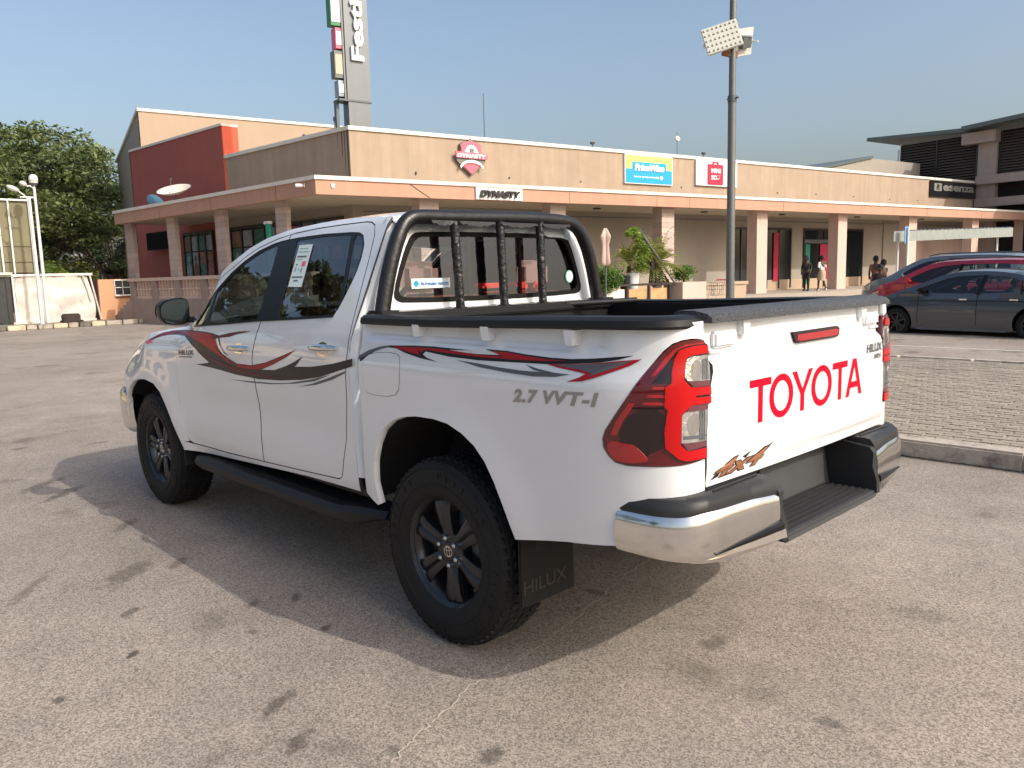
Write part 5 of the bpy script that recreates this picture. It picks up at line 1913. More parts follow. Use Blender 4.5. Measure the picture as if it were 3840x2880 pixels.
# vertical joints of the fascia
for u in (5.65, 9.8, 14.3, 16.2, 22.4, 28.6, 34.9, 41.0):
    bx('fascia_joint', RF, u, u + .02, .0, .004, 4.065, 4.495, 'brown_wall', mall)
for u in (2.2, 6.5, 10.6):
    bx('fascia_joint', LF, u, u + .03, .0, .004, 4.065, 4.495, 'brown_wall', mall)

# columns of pink blocks: every course a block of its own on the near ones
def column(fr, u0, u1, v0, v1, z0, z1, blocks):
    c = thing('column')
    c.parent = mall
    if not blocks:
        bx('column_shaft', fr, u0, u1, v0, v1, z0, z1, 'pink_plain', c)
        return
    bx('column_core', fr, u0 + .02, u1 - .02, v0 + .02, v1 - .012, z0, z1, 'pier', c)
    n = int(round((z1 - z0) / .215))
    h = (z1 - z0) / n
    b = fbox(MB(), fr, u0, u1, v0, v1, 0, h - .010)
    me = b.mesh('block', 'pink_block')
    for k in range(n):
        o = bpy.data.objects.new('block', me)
        scene.collection.objects.link(o)
        o.parent = c
        o.location = (rnd.uniform(-.006, .006), rnd.uniform(-.006, .006), z0 + k * h)


for k, (u0, u1) in enumerate(((3.75, 4.49), (9.25, 9.98), (15.04, 15.76), (21.12, 21.86), (27.4, 28.15), (33.95, 34.75), (40.9, 41.7), (47.5, 48.3))):
    column(RF, u0, u1, -1.0, -.45, .33, 4.10, k < 3)
for k, (u0, u1) in enumerate(((2.40, 3.05), (6.45, 7.14), (10.35, 11.03), (14.3, 15.05))):
    column(LF, u0, u1, -.62, -.45, .33, 4.10, True)

# dark run-off stain at the corner and small fittings on the walls
M['stain'] = mat('water_stain', (.12, .095, .075), .95, var=.3, vscale=6, streak=.3)
for u, w_, h_ in ((.02, .10, 2.0), (.22, .05, 1.5), (.36, .07, .9), (.62, .03, .6)):
    b = MB()
    c_ = LF(2.63, 0, 0)
    b.prism([(2.66 + u, 6.66), (2.66 + u + w_, 6.66), (2.66 + u + w_ * .7, 6.66 - h_), (2.66 + u + w_ * .3, 6.66 - h_ * .9)], lambda a, v, d: LF(a, WV + d, v), .001, .004)
    b.build('water_stain', 'stain', mall)
for k in range(26):
    u = rnd.uniform(3.5, 46)
    w_ = rnd.uniform(.015, .05)
    h_ = rnd.uniform(.25, 1.0)
    if any(a - .1 < u < b_ + .1 for a, b_ in ((6.7, 8.4), (15.4, 18.6), (20, 23.1), (41, 47))):
        continue
    bx('water_stain', RF, u, u + w_, WV + .001, WV + .003, 6.66 - h_, 6.66, 'stain_faint', mall)
for u in (5.2, 9.4, 13.1, 19.2, 26.3, 29.6, 33.1, 36.8, 39.9):
    MB().bar(RF(u, WV + .0, 5.35 + rnd.uniform(-.1, .1)), RF(u, WV + .03, 5.35), .035, seg=8).build('wall_outlet', 'steel_dark', mall)
for u in (12.6, 19.0, 24.6, 31.0, 37.5):
    MB().bar(RF(u, -1.7, 4.09), RF(u, -1.7, 4.05), .16, seg=14).build('soffit_light', 'frame_dark', mall)
bx('cable_conduit', RF, 3.0, 46.0, WV + .001, WV + .02, 3.86, 3.89, 'steel', mall)
MB().tube([RF(3.2, .012, 4.48), RF(3.5, .012, 4.3), RF(3.9, .012, 4.07)], .008, 5).build('loose_cable', 'frame_dark', mall)

# shop openings along the front
def opening(fr, u0, u1, z0, z1, parent=mall, glass='shop_glass', mull=2, name='shop_window', WV=WV):
    w = thing(name)
    w.parent = parent
    bx('pane', fr, u0, u1, WV, WV + .02, z0, z1, glass, w)
    for i in range(mull + 1):
        u = u0 + (u1 - u0) * i / mull
        bx('frame', fr, u - .04, u + .04, WV + .021, WV + .07, z0, z1, 'frame_dark', w)
    bx('frame', fr, u0 - .04, u1 + .04, WV + .022, WV + .075, z1 - .06, z1 + .04, 'frame_dark', w)
    return w


opening(RF, 22.6, 24.34, .42, 3.50)
w = opening(RF, 25.5, 27.48, .42, 3.50)
bx('banner', RF, 26.0, 26.4, WV + .072, WV + .08, .8, 3.3, 'sign_magenta', w)
w = opening(RF, 28.6, 34.1, .38, 3.50, mull=3)
bx('door_handle_bar', RF, 30.9, 30.95, WV + .09, WV + .13, 1.2, 1.8, 'steel', w)
bx('transom', RF, 28.6, 31.6, WV + .03, WV + .09, 2.75, 2.95, 'steel_dark', w)
bx('banner', RF, 30.0, 30.75, WV + .076, WV + .085, .8, 2.7, 'sign_magenta', w)
bx('banner', RF, 28.7, 29.1, WV + .076, WV + .085, .6, 2.7, 'green_post', w)
w = opening(RF, 48.9, 54.0, .4, 4.0, mull=2, glass='dark_open')
bx('shop_bay', RF, 36.2, 39.0, WV + .002, WV + .08, .86, 3.9, 'shop_wall', mall)
bx('shutter_panel', RF, 39.0, 47.2, WV + .002, WV + .10, .86, 3.0, 'pink_plain', mall)
bx('shutter_head', RF, 38.9, 47.3, WV + .002, WV + .14, 3.0, 3.25, 'brown_wall', mall)
opening(RF, 5.0, 8.4, .4, 3.6, glass='dark_open', mull=2)
# posters in the windows of the side facing the terrace
pm = ['poster_c', 'poster_a', 'poster_d', 'poster_b', 'poster_a']
for u0, u1, z0, z1 in ((12.6, 15.3, .9, 3.72), (7.6, 11.2, .9, 3.75), (3.2, 6.8, .9, 3.7)):
    WP = WV + (.10 if u0 > 11.4 else 0)
    w = opening(LF, u0, u1, z0, z1, mull=4, WV=WP)
    n = 4
    for i in range(n):
        uu0 = u0 + (u1 - u0) * (i + .12) / n
        uu1 = u0 + (u1 - u0) * (i + .90) / n
        for q, (za, zb) in enumerate(((.42, .70), (.72, .95), (.05, .40))):
            bx('poster', LF, uu0, uu1, WP + .022, WP + .03, z0 + (z1 - z0) * za, z0 + (z1 - z0) * zb, pm[(i + q * 2 + int(u0)) % 5], w)
        b = MB()
        uc = (uu0 + uu1) / 2
        zc = z0 + (z1 - z0) * .52
        b.prism(circle(uc, zc + .22, .13, 12), lambda u, v, d: LF(u, WP + d, v), .031, .036)
        b.prism([(uc - .2, zc - .75), (uc + .2, zc - .75), (uc + .24, zc - .1), (uc, zc + .08), (uc - .24, zc - .1)], lambda u, v, d: LF(u, WP + d, v), .031, .036)
        b.build('poster_figure', pm[(i * 2 + 3) % 5], w)

# ---- red block with its sunlit return, standing over the canopy
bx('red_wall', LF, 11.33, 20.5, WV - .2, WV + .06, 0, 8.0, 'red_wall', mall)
fbox(MB(), LF, 11.25, 11.33, -3.96, WV + .06, 4.6, 8.0).build('red_return', 'red_wall_sunlit_tone', mall)
bx('red_top', LF, 11.25, 20.5, -3.96, WV + .10, 8.002, 8.10, 'coping', mall)
bx('red_end', LF, 20.4, 20.5, -8, WV + .06, 0, 8.0, 'red_wall', mall)
# ---- tall peach hall behind
h0 = LF(23.1, -5.0, 0)
HF = lambda u, v, z: h0 + DR * u + NR * v + Z * z
hall = thing('tall_hall', (0, 0, 0), 0, 'tall peach hall rising behind the red block, white edged roofline', 'building')
fbox(MB(), HF, 0, 34, -.3, 0, 0, 10.6).build('hall_wall', 'stucco_top', hall)
fbox(MB(), HF, -.06, 34, -.34, .06, 10.602, 10.76).build('hall_coping', 'coping', hall)
b = MB()
b.prism([(-.001, 0), (-7.5, 0), (-7.5, 8.9), (-.001, 10.6)], lambda u, v, d: HF(d, u, v), 0, .25)
b.build('hall_gable', 'shop_wall', hall)
b = MB()
b.prism([(.0, 10.60), (-7.6, 8.9), (-7.6, 9.03), (.0, 10.76)], lambda u, v, d: HF(d, u, v), -.08, .3)
b.build('gable_coping', 'coping', hall)

# ---- signs on the front
def plate(name, u0, u1, z0, z1, m, parent, v=WV, d=.09):
    return bx(name, RF, u0, u1, v, v + d, z0, z1, m, parent)


sg_ = thing('store_sign', RF(17.05, WV, 5.36), 0, 'yellow and blue price store sign on the parapet wall', 'sign', None)
sg_.location = (0, 0, 0)
U0, U1, Z0, Z1 = 15.55, 18.52, 5.37, 6.64
plate('sign_frame', U0, U1, Z0, Z1, 'white_metal', sg_, d=.10)
plate('sign_face', U0 + .05, U1 - .05, 6.02, Z1 - .04, 'sign_yellow', sg_, d=.112)
plate('sign_face', U0 + .05, U1 - .05, Z0 + .04, 6.02, 'sign_blue', sg_, d=.112)
plate('name_band', U0 + .42, U1 - .42, 6.02, 6.32, 'sign_blue', sg_, d=.118)
rfn = lambda u0, z0, v, sl=0.: (lambda a, c, d: RF(u0 + a, v + d, z0 + c + a * sl))
lettering('sign_lettering', 'PriceWise', rfn(U0 + .55, 5.94, WV + .122), 'sign_white', sg_, width=1.85, height=.30, depth=.02, bold=.06, shear=.2)
lettering('sign_lettering', 'Lower prices everyday', rfn(U0 + .55, 5.62, WV + .116), 'sign_white', sg_, width=1.55, height=.12, bold=.03)
MB().prism(circle(U1 - .72, 5.68, .09, 8), lambda u, v, d: RF(u, WV + d, v), .114, .120).build('sign_mark', 'sign_white', sg_)

s2 = thing('boutique_sign', (0, 0, 0), 0, 'white sign with a crimson bag reading MINISO beside the lamp post', 'sign')
plate('sign_face', 20.1, 23.0, 5.47, 6.63, 'sign_white', s2, d=.12)
MB().prism(rrect(20.86, 5.53, 21.95, 6.48, .05) , lambda u, v, d: RF(u, WV + d, v), .122, .15).build('bag', 'sign_magenta', s2)
b = MB()
b.prism([(21.2, 6.48), (21.2, 6.60), (21.62, 6.60), (21.62, 6.48), (21.55, 6.48), (21.55, 6.54), (21.27, 6.54), (21.27, 6.48)], lambda u, v, d: RF(u, WV + d, v), .122, .15)
b.build('bag_handle', 'sign_magenta', s2)
lettering('sign_lettering', 'MINI', rfn(21.10, 6.08, WV + .153), 'sign_white', s2, width=.66, height=.21, bold=.05)
lettering('sign_lettering', 'SO', rfn(21.10, 5.76, WV + .153), 'sign_white', s2, width=.40, height=.21, bold=.05)
b = MB()
b.tube([RF(21.56 + .11 * math.cos(t), WV + .16, 5.90 + .11 * math.sin(t)) for t in [PI + PI * i / 8 for i in range(9)]], .018, 6)
b.bar(RF(21.53, WV + .16, 5.96), RF(21.57, WV + .16, 5.96), .02).bar(RF(21.66, WV + .16, 5.96), RF(21.70, WV + .16, 5.96), .02)
b.build('smile_mark', 'sign_white', s2)

s3 = thing('eatery_sign', (0, 0, 0), 0, 'black sign with silver lettering at the shaded end of the wall', 'sign')
plate('sign_face', 41.2, 46.8, 5.64, 6.60, 'sign_black', s3, d=.12)
MB().prism(rrect(41.55, 5.98, 42.45, 6.46, .08), lambda u, v, d: RF(u, WV + d, v), .122, .15).build('sign_mark', 'silver_letter', s3)
lettering('sign_mark', 'R', rfn(41.80, 6.05, WV + .152), 'sign_black', s3, width=.4, height=.34, bold=.04, shear=.2)
lettering('sign_lettering', 'esenza', rfn(42.65, 6.02, WV + .125), 'silver_letter', s3, width=3.9, height=.36, depth=.02, bold=.03)

# shield logo of the club, built up in layers
s4 = thing('shield_sign', (0, 0, 0), 0, 'pink and white shield shaped logo reading DYNASTY on the wall', 'sign')
lf = lambda u, v, d: RF(7.55 + u, WV + d, 5.98 + v)
MB().prism([(-.70, .05), (-.62, -.15), (-.48, -.28), (0, -.66), (.48, -.28), (.62, -.15), (.70, .05), (.46, .22), (.48, .48), (.30, .60), (.12, .60), (0, .72), (-.12, .60), (-.30, .60), (-.48, .48), (-.46, .22)], lf, .02, .14).build('shield_back', 'sign_slate', s4)
MB().prism([(-.42, .18), (-.46, .44), (-.30, .57), (-.12, .57), (0, .69), (.12, .57), (.30, .57), (.46, .44), (.42, .18)], lf, .142, .17).build('crown', 'sign_pink', s4)
MB().prism([(-.32, .18), (-.20, .38), (-.08, .46), (.08, .46), (.20, .38), (.32, .18)], lf, .172, .19).build('cap_figure', 'sign_white', s4)
MB().prism([(-.09, .18), (-.10, .34), (.10, .34), (.09, .18)], lf, .192, .205).build('cap_badge', 'sign_slate', s4)
MB().prism([(-.70, -.02), (-.72, .20), (.72, .16), (.70, -.05)], lf, .16, .21).build('name_band', 'sign_pink', s4)
lettering('sign_lettering', 'DYNASTY', lambda a, c, d: RF(6.89 + a, WV + .212 + d, 5.965 + c), 'sign_white', s4, width=1.32, height=.15, bold=.05, shear=.15)
arc = [(.56 * math.cos(t), -.52 + .36 * math.sin(t) + .07) for t in [R(20 + 140 * i / 12) for i in range(13)]]
MB().prism(arc + [(x * .93, z - .10) for x, z in arc[::-1]], lf, .16, .20).build('scroll', 'sign_white', s4)
lettering('scroll_lettering', 'SPORTS BAR & LOUNGE', lambda a, c, d: lf(-.40 + a, -.24 + c - .42 * ((a - .40) ** 2), .203), 'sign_slate', s4, width=.80, height=.05, bold=.02)
MB().prism([(-.40, -.30), (-.2, -.22), (.0, -.19), (.2, -.22), (.40, -.30), (0, -.62)], lf, .142, .17).build('shield_tip', 'sign_pink', s4)

s5 = thing('name_board', (0, 0, 0), 0, 'white board with black DYNASTY letters on the salmon fascia', 'sign')
plate('board', 5.68, 7.62, 4.08, 4.48, 'sign_white', s5, v=.002, d=.05)
lettering('board_lettering', 'DYNASTY', lambda a, c, d: RF(5.80 + a, .06 + d, 4.15 + c), 'sign_black', s5, width=1.72, height=.24, depth=.07, bold=.06, shear=.25)

# ---- pylon sign behind the corner
py = thing('pylon_sign', (0, 0, 0), 0, 'tall grey pylon sign with vertical white lettering, coloured shop boxes at its side', 'sign')
PV = -4.0
fbox(MB(), RF, 3.0, 3.84, PV - .5, PV - .02, 6.0, 7.80).build('pylon_base', 'steel', py)
fbox(MB(), RF, 2.97, 3.88, PV - .55, PV, 7.86, 14.6).build('pylon_face', 'steel', py)
fbox(MB(), RF, 2.65, 3.90, PV - .56, PV + .01, 7.79, 7.858).build('pylon_joint', 'steel_dark', py)
fbox(MB(), RF, 2.64, 2.75, PV - .5, PV - .3, 6.0, 7.79).build('pylon_leg', 'steel_dark', py)
fbox(MB(), RF, 2.89, 2.96, PV - .50, PV - .05, 7.87, 14.6).build('pylon_rail', 'steel', py)
for za, zb, du, mm in ((7.95, 8.50, .20, 'poster_a'), (8.58, 9.50, .30, 'sign_slate'), (9.58, 10.28, .22, 'sign_pink'), (10.34, 11.9, .36, 'sign_green'), (12.0, 13.0, .25, 'sign_blue')):
    fbox(MB(), RF, 2.885 - du, 2.885, PV - .46, PV - .10, za, zb).build('shop_box', mm, py)
    fbox(MB(), RF, 2.91 - du, 2.875, PV - .095, PV - .085, za + .12, zb - .12).build('box_print', 'sign_white' if mm != 'sign_slate' else 'soffit', py)
lettering('pylon_lettering', 'Festival', lambda a, c, d: RF(3.64 - c, PV + .01 + d, 9.20 + a), 'sign_white', py, width=3.25, height=.48, depth=.09, bold=.03)

# ---- dishes, cameras, aerials on the canopy and roof
def dish(label, c, r, aim, mm):
    t = thing('satellite_dish', c, 0, label, 'dish', 'satellite dishes on the canopy')
    b = MB()
    q = Vector(aim).normalized().to_track_quat('Z', 'Y').to_matrix().to_4x4()
    rings = []
    for i in range(7):
        rr = r * i / 6
        rings.append([b.b.verts.new((q @ Vector((rr * math.cos(2 * PI * k / 24), rr * math.sin(2 * PI * k / 24), .32 * rr * rr / r))) + Vector((0, 0, r * .9))) for k in range(24)] if i else [b.b.verts.new(Vector((0, 0, r * .9)))])
    for k in range(24):
        b.b.faces.new((rings[0][0], rings[1][k], rings[1][(k + 1) % 24]))
    for r0, r1 in zip(rings[1:], rings[2:]):
        for k in range(24):
            j = (k + 1) % 24
            b.b.faces.new((r0[k], r1[k], r1[j], r0[j]))
    b.build('reflector', mm, t, True)
    f = q @ Vector((0, 0, r * .9)) + Vector((0, 0, r * .9))
    MB().bar((0, 0, 0), (0, 0, r * .9), .03, seg=8).build('mast', 'steel_dark', t)
    MB().bar(q @ Vector((0, -r * .6, .1)) + Vector((0, 0, r * .9)), f, .012, seg=6).bar(f, f + Vector((0, 0, .05)), .035, seg=8).build('feed_arm', 'steel_dark', t)
    return t


dish('round white dish tipped to the sky on the canopy edge', LF(11.0, -.9, 4.45), .66, (-.25, .35, 1.), 'dish')
dish('blue dish seen from behind, half hidden by the canopy edge', LF(13.4, -1.1, 4.45), .42, (.3, -.6, .55), 'dish_blue')


def wall_camera(p, rz, label):
    t = thing('security_camera', p, rz, label, 'camera', 'cameras on the canopy corner')
    MB().box((.17, 0, 0), (.22, .10, .10), bev=.02).build('camera_body', 'white_metal', t, True)
    MB().bar((-.02, 0, 0), (.10, 0, 0), .022).box((.005, 0, 0), (.02, .12, .12)).build('bracket', 'white_metal', t)
    MB().bar((.28, 0, 0), (.29, 0, 0), .03).build('camera_lens', 'sign_black', t)


wall_camera(RF(.55, .02, 4.33), AR + PI / 2 + .2, 'white camera round the sunlit side of the canopy corner')
wall_camera(LF(.55, .02, 4.36), AL + PI / 2 - .5, 'white camera on the shaded side of the canopy corner')
for k, (p, h, lab, ball) in enumerate(((RF(10.9, WV - 4, 6.3), 3.2, 'thin aerial rod on the roof left of the yellow sign', 0), (LF(7.6, WV - 3, 6.3), 1.9, 'slim mast with a small head on the roof by the red block', 1), (LF(8.7, WV - 2.2, 6.3), 1.25, 'short dark mast on the roof beside the red block', 1), (RF(22.6, WV - 3.5, 6.3), 2.35, 'mast with a pale round head behind the crimson bag sign', 2))):
    t = thing('roof_mast', p, 0, lab, 'mast')
    MB().bar((0, 0, 0), (0, 0, h), .025, .015, seg=6).build('rod', 'steel_dark', t)
    if ball == 1:
        MB().box((-.05, 0, h - .1), (.16, .08, .18), bev=.02).build('mast_head', 'steel', t)
    if ball == 2:
        MB().bar((0, 0, h - .35), (-.06, .02, h - .33), .14, seg=12).build('mast_head', 'dish', t)
for k, (u, lab) in enumerate(((13.7, 'small dark floodlight on the parapet by the yellow sign'), (20.6, 'small dark floodlight on the parapet by the crimson bag sign'))):
    t = thing('parapet_light', RF(u, WV + .1, 6.80), AR, lab, 'floodlight', 'parapet floodlights')
    MB().bar((0, 0, 0), (0, 0, .10), .02, seg=6).build('light_foot', 'frame_dark', t)
    MB().box((0, 0, .15), (.20, .10, .10), bev=.01).build('light_head', 'frame_dark', t)

# wall screen under the canopy
t = thing('wall_screen', (0, 0, 0), 0, 'black screen on a bracket before the red wall', 'screen')
bx('screen_panel', LF, 16.2, 18.5, -2.95, -2.85, 3.12, 3.93, 'screen_black', t)
bx('screen_arm', LF, 16.9, 17.0, -3.22, -2.95, 3.45, 3.55, 'frame_dark', t)
bx('screen_arm', LF, 17.9, 18.0, -3.22, -2.95, 3.45, 3.55, 'frame_dark', t)
t = thing('corner_pipe', LF(3.25, -.3, .33), 0, 'green pipe with a white cap beside the corner column', 'pipe')
MB().bar((0, 0, 0), (0, 0, 3.05), .11, seg=12).build('pipe', 'green_post', t)
MB().box((.05, 0, 3.09), (.34, .16, .10), bev=.02).build('pipe_cap', 'white_metal', t)

# ---- louvred block at the right
lou = thing('louvred_building', (0, 0, 0), 0, 'dark louvred upper storey with an overhanging grey roof on concrete piers', 'building')
US = 47.3
SF = lambda v, w, z: RF(US - w, v, z)       # w: out towards the viewer's left


def sbox(name, v0, v1, w0, w1, z0, z1, m, p=lou):
    P = MB()
    pts = [SF(v, w, z) for z in (z0, z1) for v, w in ((v0, w0), (v1, w0), (v1, w1), (v0, w1))]
    vs = [P.b.verts.new(q) for q in pts]
    for f in ((3, 2, 1, 0), (4, 5, 6, 7), (0, 1, 5, 4), (1, 2, 6, 5), (2, 3, 7, 6), (3, 0, 4, 7)):
        P.b.faces.new([vs[i] for i in f])
    return P.build(name, m, p)


sbox('louvre_backing', -8.7, 12., -.6, -.2, 6.0, 9.9, 'louvre_bk')
sbox('lower_block', -14., 12., -9, -.25, 0, 6.9, 'louvre_bk')
def louvres(v0, v1, z0, z1, n):
    for i in range(n):
        z = z0 + (z1 - z0) * (i + .5) / n
        P = MB()
        a = [SF(v0, -.14, z + .055), SF(v1, -.14, z + .055), SF(v1, .0, z - .045), SF(v0, .0, z - .045)]
        b_ = [q - Vector((0, 0, .025)) for q in a]
        va = [P.b.verts.new(q) for q in a]
        vb = [P.b.verts.new(q) for q in b_]
        P.b.faces.new(va)
        P.b.faces.new(vb[::-1])
        for k in range(4):
            j = (k + 1) % 4
            P.b.faces.new((va[k], vb[k], vb[j], va[j]))
        P.build('louvre_slat', 'louvre', lou)


louvres(-8.6, -6.15, 6.7, 9.85, 17)
louvres(-6.05, -3.45, 6.7, 9.85, 17)
louvres(-2.0, 3.0, 7.15, 9.8, 15)
for v in (-8.65, -6.10, -3.42, -2.02):
    sbox('louvre_post', v - .05, v + .05, -.05, .03, 6.6, 9.85, 'frame_dark')
sbox('pier', -3.25, -2.1, -.3, .25, 0, 9.2, 'pier')
sbox('pier_head', -4.12, -2.0, -.25, .75, 9.2, 9.92, 'pier')
sbox('ledge', -3.2, 12, .02, .55, 6.55, 7.1, 'pier')
sbox('ledge', -3.2, 12, .02, .55, 5.08, 5.62, 'pier')
sbox('pier', 1.5, 2.6, -.2, .5, 0, 5.08, 'pier')
b = MB()
pr_ = [(-10.9, 10.38), (-10.8, 10.62), (-3.8, 10.28), (-3.79, 10.00), (-8.7, 10.1)]
b.prism([(-10.9, 10.45), (-10.85, 10.68), (-3.78, 10.28), (-3.78, 10.02)], lambda u, v, d: SF(u, d, v), -5.0, .75)
b.build('roof_slab', 'roof_edge', lou)
b = MB()
b.prism([(-3.76, 10.03), (-3.76, 10.28), (12, 11.2), (12, 10.9)], lambda u, v, d: SF(u, d, v), -5.0, 1.6)
b.build('roof_slab', 'roof_edge', lou)
sbox('downpipe', -8.85, -8.75, .05, .12, 6.6, 9.6, 'white_metal')
t = thing('far_roof', (0, 0, 0), 0, 'low grey sloping roof seen beyond the parapet at the right', 'roof')
b = MB()
b.prism([(34.0, 6.4), (34.0, 7.15), (40.5, 8.35), (46.5, 8.35), (46.5, 6.4)], lambda u, v, d: RF(u, d, v), WV - 9.0, WV - 3.5)
b.build('roof_body', 'shop_wall', t)
b = MB()
b.prism([(33.8, 7.15), (33.8, 7.28), (40.6, 8.52), (40.6, 8.37)], lambda u, v, d: RF(u, d, v), WV - 9.1, WV - 3.4)
b.build('roof_edge', 'roof_edge', t)

# ================================================================== terrace, garden and things on the walkway
pt = thing('terrace_wall', (0, 0, 0), 0, 'grey rendered terrace wall with vertical slots and steps at its left end', 'wall')
bx('wall_base', LF, -1.0, 11.6, .75, .95, .0, .95, 'grey_wall', pt)
bx('wall_cap', LF, -1.0, 11.7, .70, 1.0, 1.62, 1.74, 'pink_plain', pt)
bx('terrace_floor', LF, -1.0, 14.5, -3.2, .74, .0, .50, 'floor', pt)
u = 11.6
while u > -1:
    bx('wall_pier', LF, u - .42, u, .76, .96, .95, 1.62, 'grey_wall', pt)
    q = u - .42
    bx('slot_rail', LF, q - 1.5, q, .78, .90, .95, 1.04, 'pink_plain', pt)
    bx('slot_rail', LF, q - 1.5, q, .78, .90, 1.28, 1.34, 'pink_plain', pt)
    for k in range(6):
        bx('slot_bar', LF, q - .17 - k * .25, q - .08 - k * .25, .80, .89, 1.04, 1.62, 'pink_plain', pt)
    u -= 1.92
for k in range(6):
    bx('step', LF, 11.6, 13.3 - k * .30, .45, .96, .14 + k * .14, .14 + (k + 1) * .14, 'grey_wall', pt)

rl = thing('garden_railing', (0, 0, 0), 0, 'dark railing with broad posts before ochre panels beside the planters', 'railing')
bx('top_rail', RF, 2.0, 13.2, 1.95, 2.03, .97, 1.05, 'wood_dark', rl)
u = 13.0
k = 0
while u > 2:
    bx('rail_post', RF, u - .07, u + .01, 1.94, 2.04, .0, .97, 'frame_dark', rl)
    bx('rail_panel', RF, u - 1.0, u - .10, 1.90, 1.93, .1, .86, 'terracotta' if k < 2 else ('coping'), rl)
    u -= 1.08
    k += 1
t = thing('garden_pier', (0, 0, 0), 0, 'square rendered pier with a planter top at the end of the railing', 'pier')
bx('pier_body', RF, 13.25, 14.55, 1.4, 2.4, 0, 1.04, 'pink_plain', t)
t = thing('bench_block', (0, 0, 0), 0, 'low cream block bench along the shop wall behind the trolley', 'bench')
bx('bench_seat', RF, 14.7, 17.9, 1.2, 1.7, .86, .98, 'stucco_top', t)
bx('bench_base', RF, 14.8, 17.8, 1.25, 1.65, 0, .86, 'stucco_top', t)


def leaves(b, rnd, c, rad, n, size, squash=1., shell=.35):
    for _ in range(n):
        while True:
            p = Vector((rnd.uniform(-1, 1), rnd.uniform(-1, 1), rnd.uniform(-1, 1)))
            if shell < p.length <= 1:
                break
        q = Vector(c) + Vector((p.x * rad[0], p.y * rad[1], p.z * rad[2]))
        d = Vector((rnd.gauss(0, 1), rnd.gauss(0, 1), rnd.gauss(0, .6))).normalized()
        e = d.cross(Vector((rnd.gauss(0, 1), rnd.gauss(0, 1), rnd.gauss(0, 1)))).normalized()
        s = size * rnd.uniform(.6, 1.3)
        b.append((q, d * s, e * s * .45))


def leaf_obj(name, L_, m, parent):
    V, F = [], []
    for q, d, e in L_:
        k = len(V)
        V += [q - d * .5, q + e * .5, q + d * .5, q - e * .5]
        F.append((k, k + 1, k + 2, k + 3))
    me = bpy.data.meshes.new(name)
    me.from_pydata([tuple(v) for v in V], [], F)
    me.materials.append(M[m])
    o = bpy.data.objects.new(name, me)
    scene.collection.objects.link(o)
    o.parent = parent
    return o


def palm(loc, h, n, L0, label, m='leaf_palm'):
    t = thing('potted_palm', loc, 0, label, 'palm')
    r_ = random.Random(int(abs(loc[0] * 100)))
    for i in range(n):
        a = r_.uniform(0, 2 * PI)
        el = R(r_.uniform(15, 80))
        L1 = L0 * r_.uniform(.75, 1.1)
        b = []
        d = Vector((math.cos(a) * math.cos(el), math.sin(a) * math.cos(el), math.sin(el)))
        p = Vector((0, 0, h))
        for s in range(12):
            t_ = s / 11
            d = (d + Vector((0, 0, -.10 - .06 * t_))).normalized()
            p = p + d * L1 / 12
            sd = d.cross(Vector((0, 0, 1))).normalized()
            w = L1 * .30 * math.sin(min(1, t_ * 1.1 + .15) * PI * .9)
            for sg in (1, -1):
                tip = sd * sg * w + Vector((0, 0, -.25 * w)) + d * w * .5
                b.append((p + tip * .5, tip, d * .06))
        leaf_obj('frond', b, m, t)
    MB().bar((0, 0, 0), (0, 0, h), .10, .07, seg=8).build('palm_stem', 'bark', t)
    return t


def bush(loc, rad, n, size, label, m, cat='shrub', name='shrub'):
    t = thing(name, loc, 0, label, cat)
    r_ = random.Random(int(abs(loc[1] * 77)))
    L_ = []
    for k in range(14):
        c = (r_.uniform(-.55, .55) * rad[0], r_.uniform(-.55, .55) * rad[1], rad[2] * (1 + r_.uniform(-.4, .45)))
        leaves(L_, r_, c, (rad[0] * .5, rad[1] * .5, rad[2] * .5), n // 14, size)
    leaf_obj('foliage', L_, m, t)
    MB().bar((0, 0, 0), (0, 0, rad[2]), .04, seg=6).build('stem', 'bark', t)
    return t


bush(RF(9.95, 1.3, .62), (1.15, .7, .62), 4200, .11, 'clipped bright green hedge behind the railing', 'leaf_hedge', 'hedge', 'hedge')
bush(RF(14.05, 1.7, 1.02), (.62, .6, .36), 1500, .09, 'round dark green bush on the pier', 'leaf_hedge')
palm(RF(12.85, 1.3, .9), .80, 70, 1.5, 'golden green palm behind the leaning frame')
palm(RF(11.45, 1.4, .9), .95, 22, 1.0, 'yellowing palm in a pot at the foot of the leaning frame')
t = thing('plant_pot', RF(11.55, 1.5, .5), 0, 'white pot under the yellowing palm', 'pot')
MB().lathe([(.001, 0), (.16, 0), (.24, .95), (.20, .95), (.19, .85)], axis='Z', seg=20).build('pot_body', 'sign_white', t, True)
t = thing('plant_pot', RF(11.15, 1.5, .5), 0, 'black pot left of the white pot', 'pot')
MB().lathe([(.001, 0), (.15, 0), (.20, .85), (.16, .85), (.15, .75)], axis='Z', seg=20).build('pot_body', 'sign_black', t, True)
